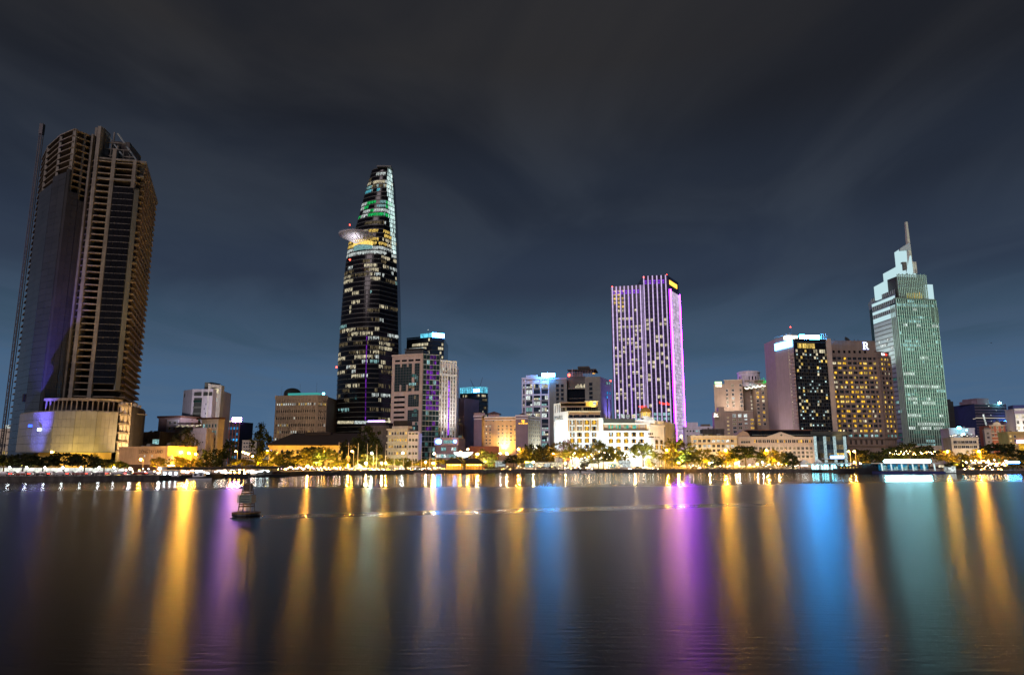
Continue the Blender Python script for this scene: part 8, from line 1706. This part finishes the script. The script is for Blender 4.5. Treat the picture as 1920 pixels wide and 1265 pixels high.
boat("work_boat", "small dark work boat with bushes of cargo below the gold trees", 596, 640, 318, "black_hull", 1.0, (.3, .6, 1.0, "tarp"), ("dark_glass",))
# tents and awning
def tent(px, py_top, Y, w, label, mat="sheeting", glowm=None):
    x = X(px, Y, 870); zt = Z(px, py_top, Y); t = thing("tent", label, "tent", (x, Y, GZ), None); m = MB(); zs = GZ + (zt - GZ) * .45; m.mesh([(x - w, Y - w, zs), (x + w, Y - w, zs), (x + w, Y + w, zs), (x - w, Y + w, zs), (x, Y, zt)], [(0, 1, 4), (1, 2, 4), (2, 3, 4), (3, 0, 4)], mat); m.build("canopy", t)
    for dx in (-w, w):
        for dy in (-w, w): m = MB(); m.tube((x + dx, Y + dy, GZ), (x + dx, Y + dy, zs), .06, .06, "white_steel", 5); m.build("leg", t)
    m = MB(); m.box(x - w * .6, x + w * .6, Y - .1, Y + .1, zs - .5, zs - .35, glowm or "market_white"); m.build("tube_light", t)
tent(321, 852, 300, 2.6, "tall white pointed tent lit from inside beside the dark pier"); tent(672, 868, 362, 2.2, "low white tent between the flagpoles"); tent(1535, 860, 392, 2.6, "pale pointed canopy at the lit jetty"); tent(1508, 861, 390, 3.2, "white pointed canopy before the bank's right end"); tent(752, 872, 366, 1.8, "small white stall tent below the art deco building")
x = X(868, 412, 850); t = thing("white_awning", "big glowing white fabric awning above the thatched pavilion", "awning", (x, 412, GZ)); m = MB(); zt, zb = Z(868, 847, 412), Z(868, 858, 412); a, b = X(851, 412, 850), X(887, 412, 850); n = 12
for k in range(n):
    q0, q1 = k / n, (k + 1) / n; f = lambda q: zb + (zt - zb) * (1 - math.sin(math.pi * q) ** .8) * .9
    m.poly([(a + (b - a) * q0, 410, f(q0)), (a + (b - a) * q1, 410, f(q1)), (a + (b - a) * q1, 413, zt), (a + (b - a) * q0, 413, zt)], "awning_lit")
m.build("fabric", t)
for px in (853, 868, 885): m = MB(); xx = X(px, 413, 850); m.tube((xx, 413.2, GZ), (xx, 413.2, zt), .12, .12, "white_steel", 5); m.build("mast", t)
# thatched riverside pavilion: two hipped roofs on posts, a lit room within
def thatched(px0, px1, pm, Y, label):
    a, b = X(px0, Y, 865), X(px1, Y, 865); z0 = Z(pm, 868, Y); z1 = Z(pm, 859.5, Y); t = thing("thatched_pavilion", label, "pavilion", ((a + b) / 2, Y + 4, GZ), "thatched pavilions at the water"); m = MB(); y0, y1 = Y - .8, Y + 8
    m.mesh([(a, y0, z0), (b, y0, z0), (b, y1, z0), (a, y1, z0), ((a * .7 + b * .3), (y0 + y1) / 2, z1), ((a * .3 + b * .7), (y0 + y1) / 2, z1), (a, y0, z0 - .25), (b, y0, z0 - .25), (b, y1, z0 - .25), (a, y1, z0 - .25)], [(0, 1, 5, 4), (1, 2, 5), (2, 3, 4, 5), (3, 0, 4), (6, 7, 1, 0), (7, 8, 2, 1), (9, 6, 0, 3), (9, 8, 7, 6)], "thatch"); m.build("roof", t)
    n = 7
    for k in range(n): x = a + 1 + (b - a - 2) * k / (n - 1); m = MB(); m.box(x - .14, x + .14, Y, Y + .28, .9, z0 - .25, "letter_brown"); m.build("post", t)
    m = MB(); m.box(a + 1, b - 1, Y + 5, Y + 5.3, 1.2, z0 - .3, "ochre_plaster"); m.build("back_wall", t); m = MB(); m.box(a + .2, b - .2, Y - .6, Y + 8, -.6, 1.2, "black_hull"); m.build("deck", t)
    r = random.Random(int(px0))
    for k in range(9): x = a + 1.5 + (b - a - 3) * (k + .5) / 9; m = MB(); m.box(x - .16, x + .16, Y + 2 + r.random() * 2, Y + 2.3 + r.random() * 2 + .2, z0 - 1.1, z0 - .8, "bulb_warm"); m.build("lantern", t)
thatched(832, 869, 850, 374, "left of two thatched pavilions with warm lit open sides at the water"); thatched(868.5, 908, 887, 376, "right of two thatched pavilions with warm lit open sides at the water")

# kiosks and stalls on the promenade
def kiosk(px0, px1, py, Y, label, mat, lit):
    a, b = X(px0, Y, 872), X(px1, Y, 872); z = Z(px0, py, Y); t = thing("kiosk", label, "kiosk", ((a + b) / 2, Y, GZ)); m = MB()
    for x in (a, b):
        for y in (Y, Y + 3): m.box(x - .1, x + .1, y - .1, y + .1, GZ, z, "dark_steel")
    m.box(a, b, Y - .08, Y, GZ + (z - GZ) * .62, GZ + (z - GZ) * .66, "dark_steel"); m.build("frame", t); m = MB(); m.box(a - .6, b + .6, Y - .8, Y + 3.6, z + .003, z + .25, mat); m.build("roof", t); m = MB(); m.box(a + .15, b - .15, Y + 1.5, Y + 1.6, GZ + .5, z - .3, lit); m.build("lit_back", t); m = MB(); m.box(a + .2, b - .2, Y + .3, Y + .9, GZ, GZ + 1.05, "car_pale"); m.build("counter", t)
kiosk(1160, 1184, 862, 391, "glass fronted kiosk with white lit inside before the white hotel", "tarp", "lit_white"); kiosk(1143, 1156, 868, 391, "small grey stall left of the glass fronted kiosk", "white_steel", "lit_cool"); kiosk(1212, 1229, 872, 390, "dark kiosk under the small round tree", "tarp", "lit_pale"); kiosk(984, 1000, 866, 390, "stall with a white lit umbrella roof left of the dark canopy", "white_steel", "lit_cool"); kiosk(1020, 1032, 868, 389, "little lit stall at the right end of the dark canopy", "white_steel", "lit_white"); kiosk(1002, 1057, 865.5, 392, "long dark flat canopy over stalls left of the white hotel", "tarp", "lit_pale"); kiosk(928, 948, 864, 392, "white lit stall below the yellow floodlit hotel", "white_steel", "lit_white")
# lit jetty and its glass rooms on the right, floating pavilion with luminous roof

a, b = X(1526, 380, 875), X(1600, 380, 875); t = thing("lit_jetty", "low jetty building glowing turquoise at the water before the checkered tower", "jetty", ((a + b) / 2, 383, .8)); z0, z1 = Z(1560, 881, 380), Z(1560, 869, 380)
m = MB(); m.box(a - 2, b + 3, 378, 390, -.5, z0, "black_hull"); m.build("deck", t); m = MB(); m.box(a - 1, b + 1, 379, 389, z1 + .003, z1 + .3, "white_steel"); m.build("roof", t)
n = 16
for k in range(n):
    x0, x1 = a + (b - a) * k / n, a + (b - a) * (k + 1) / n; m = MB(); m.box(x0 + .25, x1 - .25, 383, 383.1, z0 + .2, z1 - .5 - .7 * (k % 3 == 1), "jetty_cyan" if k % 4 != 3 else "lit_white"); m.build("pane", t); m = MB(); m.box(x0 - .1, x0 + .1, 380, 380.2, z0, z1, "white_steel"); m.build("post", t)
m = MB()
for k in range(24): x = a + (b - a) * k / 24; m.box(x, x + .5, 379.2, 379.5, z1 + .3, z1 + .8, "dark_panel")
m.build("roof_plants", t)
def pavilion():
    Y = 352; t = thing("floating_pavilion", "white floating ferry pavilion with a long brightly glowing white roof sign", "pavilion", (X(1705, Y, 875), Y + 4, .3)); g = lambda px: X(px, Y, 875); z = lambda py: Z(1705, py, Y)
    m = MB(); m.box(g(1650), g(1770), Y - 1, Y + 12, -.5, z(883.5), "blue_net"); m.build("pontoon", t); m = MB(); m.box(g(1655), g(1763), Y - .6, Y + 11, z(869), z(867.6), "white_steel"); m.build("roof", t)
    m = MB(); x0, x1, za, zb = g(1659), g(1746), z(867.2), z(861.4); m.box(x0 + .6, x1 - .6, Y, Y + .6, za, zb, "roof_cyan_white"); m.box(x0, x0 + .59, Y, Y + .6, za + .3, zb - .3, "roof_cyan_white"); m.box(x1 - .59, x1, Y, Y + .6, za + .3, zb - .3, "roof_cyan_white"); m.build("roof_sign", t)
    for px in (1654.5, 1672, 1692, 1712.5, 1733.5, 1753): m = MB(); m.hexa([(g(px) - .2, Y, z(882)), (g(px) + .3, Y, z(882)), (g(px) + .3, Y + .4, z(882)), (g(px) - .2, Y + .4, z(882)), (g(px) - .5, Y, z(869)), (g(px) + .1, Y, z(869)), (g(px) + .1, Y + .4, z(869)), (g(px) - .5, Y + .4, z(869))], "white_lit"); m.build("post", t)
    for a, b in ((1657, 1671), (1674, 1691), (1694, 1712), (1715, 1732), (1736, 1751)):
        m = MB(); m.box(g(a), g(b), Y + 5, Y + 5.1, z(881.5), z(870), "pav_blue"); m.build("pane", t)
        r = random.Random(a)
        for k in range(3): q = r.uniform(.1, .8); m = MB(); x = g(a) + (g(b) - g(a)) * q; m.box(x, x + .8, Y + 3, Y + 3.4, z(881.5), z(876 - 4 * r.random()), "lit_cool"); m.build("lit_panel", t)
    m = MB(); m.box(g(1655), g(1762), Y - .3, Y - .2, z(880), z(879.4), "white_steel"); m.build("rail", t)
    m = MB()
    for k in range(40): x = g(1655) + (g(1762) - g(1655)) * k / 40; m.box(x, x + .08, Y - .29, Y - .21, z(883.4), z(880.02), "white_steel")
    m.build("rail_posts", t, stuff=True)
    m = MB(); x = g(1763); m.box(x, x + 2.6, Y + 1, Y + 1.4, z(876), z(871.5), "lit_pale"); m.build("kiosk_light", t)
    for px, py in ((1775, 880), (1782, 881), (1789, 879)): p = P(px, py, Y); m = MB(); m.box(p.x - .8, p.x + .8, p.y, p.y + 1, .4, p.z + 1.4, "lit_white"); m.build("booth_light", t)

pavilion()
x0, x1 = X(1884, 360, 868), X(1914, 360, 868); t = thing("blue_glow_sign", "pale blue glowing board on posts low at the right edge", "sign", ((x0 + x1) / 2, 360, GZ)); z = Z(1900, 868, 360); m = MB(); m.box(x0 + 1, x1 - .6, 360, 360.4, z, Z(1900, 864.6, 360), "sign_board_blue"); m.build("board", t)
for x in (x0 + 2, x1 - 2): m = MB(); m.box(x - .1, x + .1, 360.41, 360.6, GZ, z + .5, "dark_steel"); m.build("post", t)

# strings of small lights in the trees on the right and along the promenade
def lights(label, cat, px0, px1, py0, py1, Y, n, mats, seed, s=.11):
    r = random.Random(seed); t = thing("string_lights", label, cat, (X((px0 + px1) / 2, Y), Y, GZ)); 
    pts = []
    for k in range(n):
        q = (k + r.random()) / n; px = px0 + (px1 - px0) * q; py = r.uniform(py0, py1); p = P(px, py, Y + r.uniform(-4, 4)); pts.append(p)
        m = MB(); k_ = s * r.uniform(.6, 1.5); m.box(p.x - k_, p.x + k_, p.y - k_, p.y + k_, p.z - k_, p.z + k_, r.choice(mats)); m.build("bulb", t)
    m = MB()
    for a, b in zip(pts, pts[1:]): m.tube(a, b, .02, .02, "dark_steel", 3, False)
    m.build("cable", t)
lights("warm bulbs strung in the trees above the white pavilion", "string lights", 1668, 1758, 845, 852, 402, 34, ["bulb_warm", "bulb_warm", "market_light"], 3)
lights("scattered warm bulbs under the dark trees on the right", "string lights", 1805, 1890, 862, 880, 362, 70, ["bulb_warm", "market_light"], 4, .14)
lights("bulbs in the trees before the white hotel", "string lights", 1068, 1180, 846, 860, 396, 36, ["bulb_warm", "market_light"], 5, .14)
lights("row of small lamps along the promenade below the hall", "string lights", 520, 640, 874, 881, 330, 60, ["bulb_warm", "market_light", "market_pink"], 6, .12)
lights("row of small lamps along the promenade below the flagpoles", "string lights", 640, 835, 876, 881, 364, 80, ["bulb_warm", "market_light", "market_white"], 7, .11)
lights("small lamps along the promenade before the white hotel", "string lights", 940, 1240, 872, 880, 392, 80, ["bulb_warm", "market_light", "market_white"], 8, .12)
lights("small lamps along the road before the bank", "string lights", 1280, 1500, 870, 878, 400, 60, ["bulb_warm", "market_light", "market_white"], 9, .12)
lights("small lamps along the left road beside the tents", "string lights", 215, 312, 878, 889, 262, 30, ["bulb_warm", "market_white", "market_light"], 10, .12)

# ---------------------------------------------------------------- river buoy in front
def buoy():
    b = P(461.5, 968, 90); x, y = b.x, 90.0; t = thing("river_buoy", "weathered lattice navigation buoy floating on the river, pale panel box halfway up", "buoy", (x, y, 0)); u = 90 / FPX
    m = MB(); m.lathe([(22 * u, -.35), (25 * u, .10), (24.5 * u, .34), (21 * u, .50)], "black_hull", (x, y, 0), 20); m.build("float", t, False)
    m = MB(); m.lathe([(24.9 * u, .28), (25.3 * u, .36), (24.6 * u, .46)], "buoy_yellow", (x, y, 0), 20); m.build("fender_ring", t)
    zb, zt = .5, 4.55; rb, rt = 14 * u, 6.5 * u
    for dx, dy in ((-1, -1), (1, -1), (1, 1), (-1, 1)): m = MB(); m.tube((x + dx * rb * .8, y + dy * rb * .8, zb), (x + dx * rt * .75, y + dy * rt * .75, zt), .06, .05, "steel", 6); m.build("leg", t)
    for z in (1.15, 1.45, 2.75, 3.05, 3.9):
        q = rb + (rt - rb) * (z - zb) / (zt - zb); m = MB(); m.box(x - q * .86, x + q * .86, y - q * .86, y - q * .80, z - .05, z + .05, "buoy_yellow"); m.box(x - q * .86, x + q * .86, y + q * .80, y + q * .86, z - .05, z + .05, "buoy_yellow"); m.box(x - q * .86, x - q * .80, y - q * .79, y + q * .79, z - .05, z + .05, "buoy_yellow"); m.box(x + q * .80, x + q * .86, y - q * .79, y + q * .79, z - .05, z + .05, "buoy_yellow"); m.build("ring", t)
    m = MB(); q0, q1 = 12.5 * u, 11.2 * u; m.hexa([(x - q0, y - q0, 1.62), (x + q0, y - q0, 1.62), (x + q0, y + q0, 1.62), (x - q0, y + q0, 1.62), (x - q1, y - q1, 2.55), (x + q1, y - q1, 2.55), (x + q1, y + q1, 2.55), (x - q1, y + q1, 2.55)], "buoy_green"); o = m.build("panel_box", t)
    for z in (1.78, 2.08, 2.38): m = MB(); q = q0 - (z - 1.62) * .1; m.box(x - q * .55, x + q * .75, y - q - .03, y - q + .002, z - .05, z + .05, "letter_dark"); m.build("stripe", o)
    m = MB(); m.box(x - q0 - .05, x - q0 + .16, y - q0 - .05, y - q0 + .18, 1.6, 2.57, "white_hull"); m.build("corner_post", t)
    for sz in ((-1, 0), (0, -1), (1, 0)): m = MB(); r0 = 7 * u; cx, cyy = x + sz[0] * r0 * .8, y + sz[1] * r0 * .8; m.box(cx - (.04 if sz[0] else r0 * .7), cx + (.04 if sz[0] else r0 * .7), cyy - (.04 if sz[1] else r0 * .7), cyy + (.04 if sz[1] else r0 * .7), 3.12, 3.85, "letter_brown"); m.build("radar_plate", t)
    m = MB(); m.lathe([(.42, 3.95), (.42, 4.02), (.16, 4.05), (.16, 4.4), (.2, 4.45), (.05, 4.6)], "concrete_dark", (x, y, 0), 10); m.build("lantern", t); m = MB(); m.tube((x, y, 4.55), (x, y, 4.95), .025, .02, "steel", 4); m.build("aerial", t)
buoy()
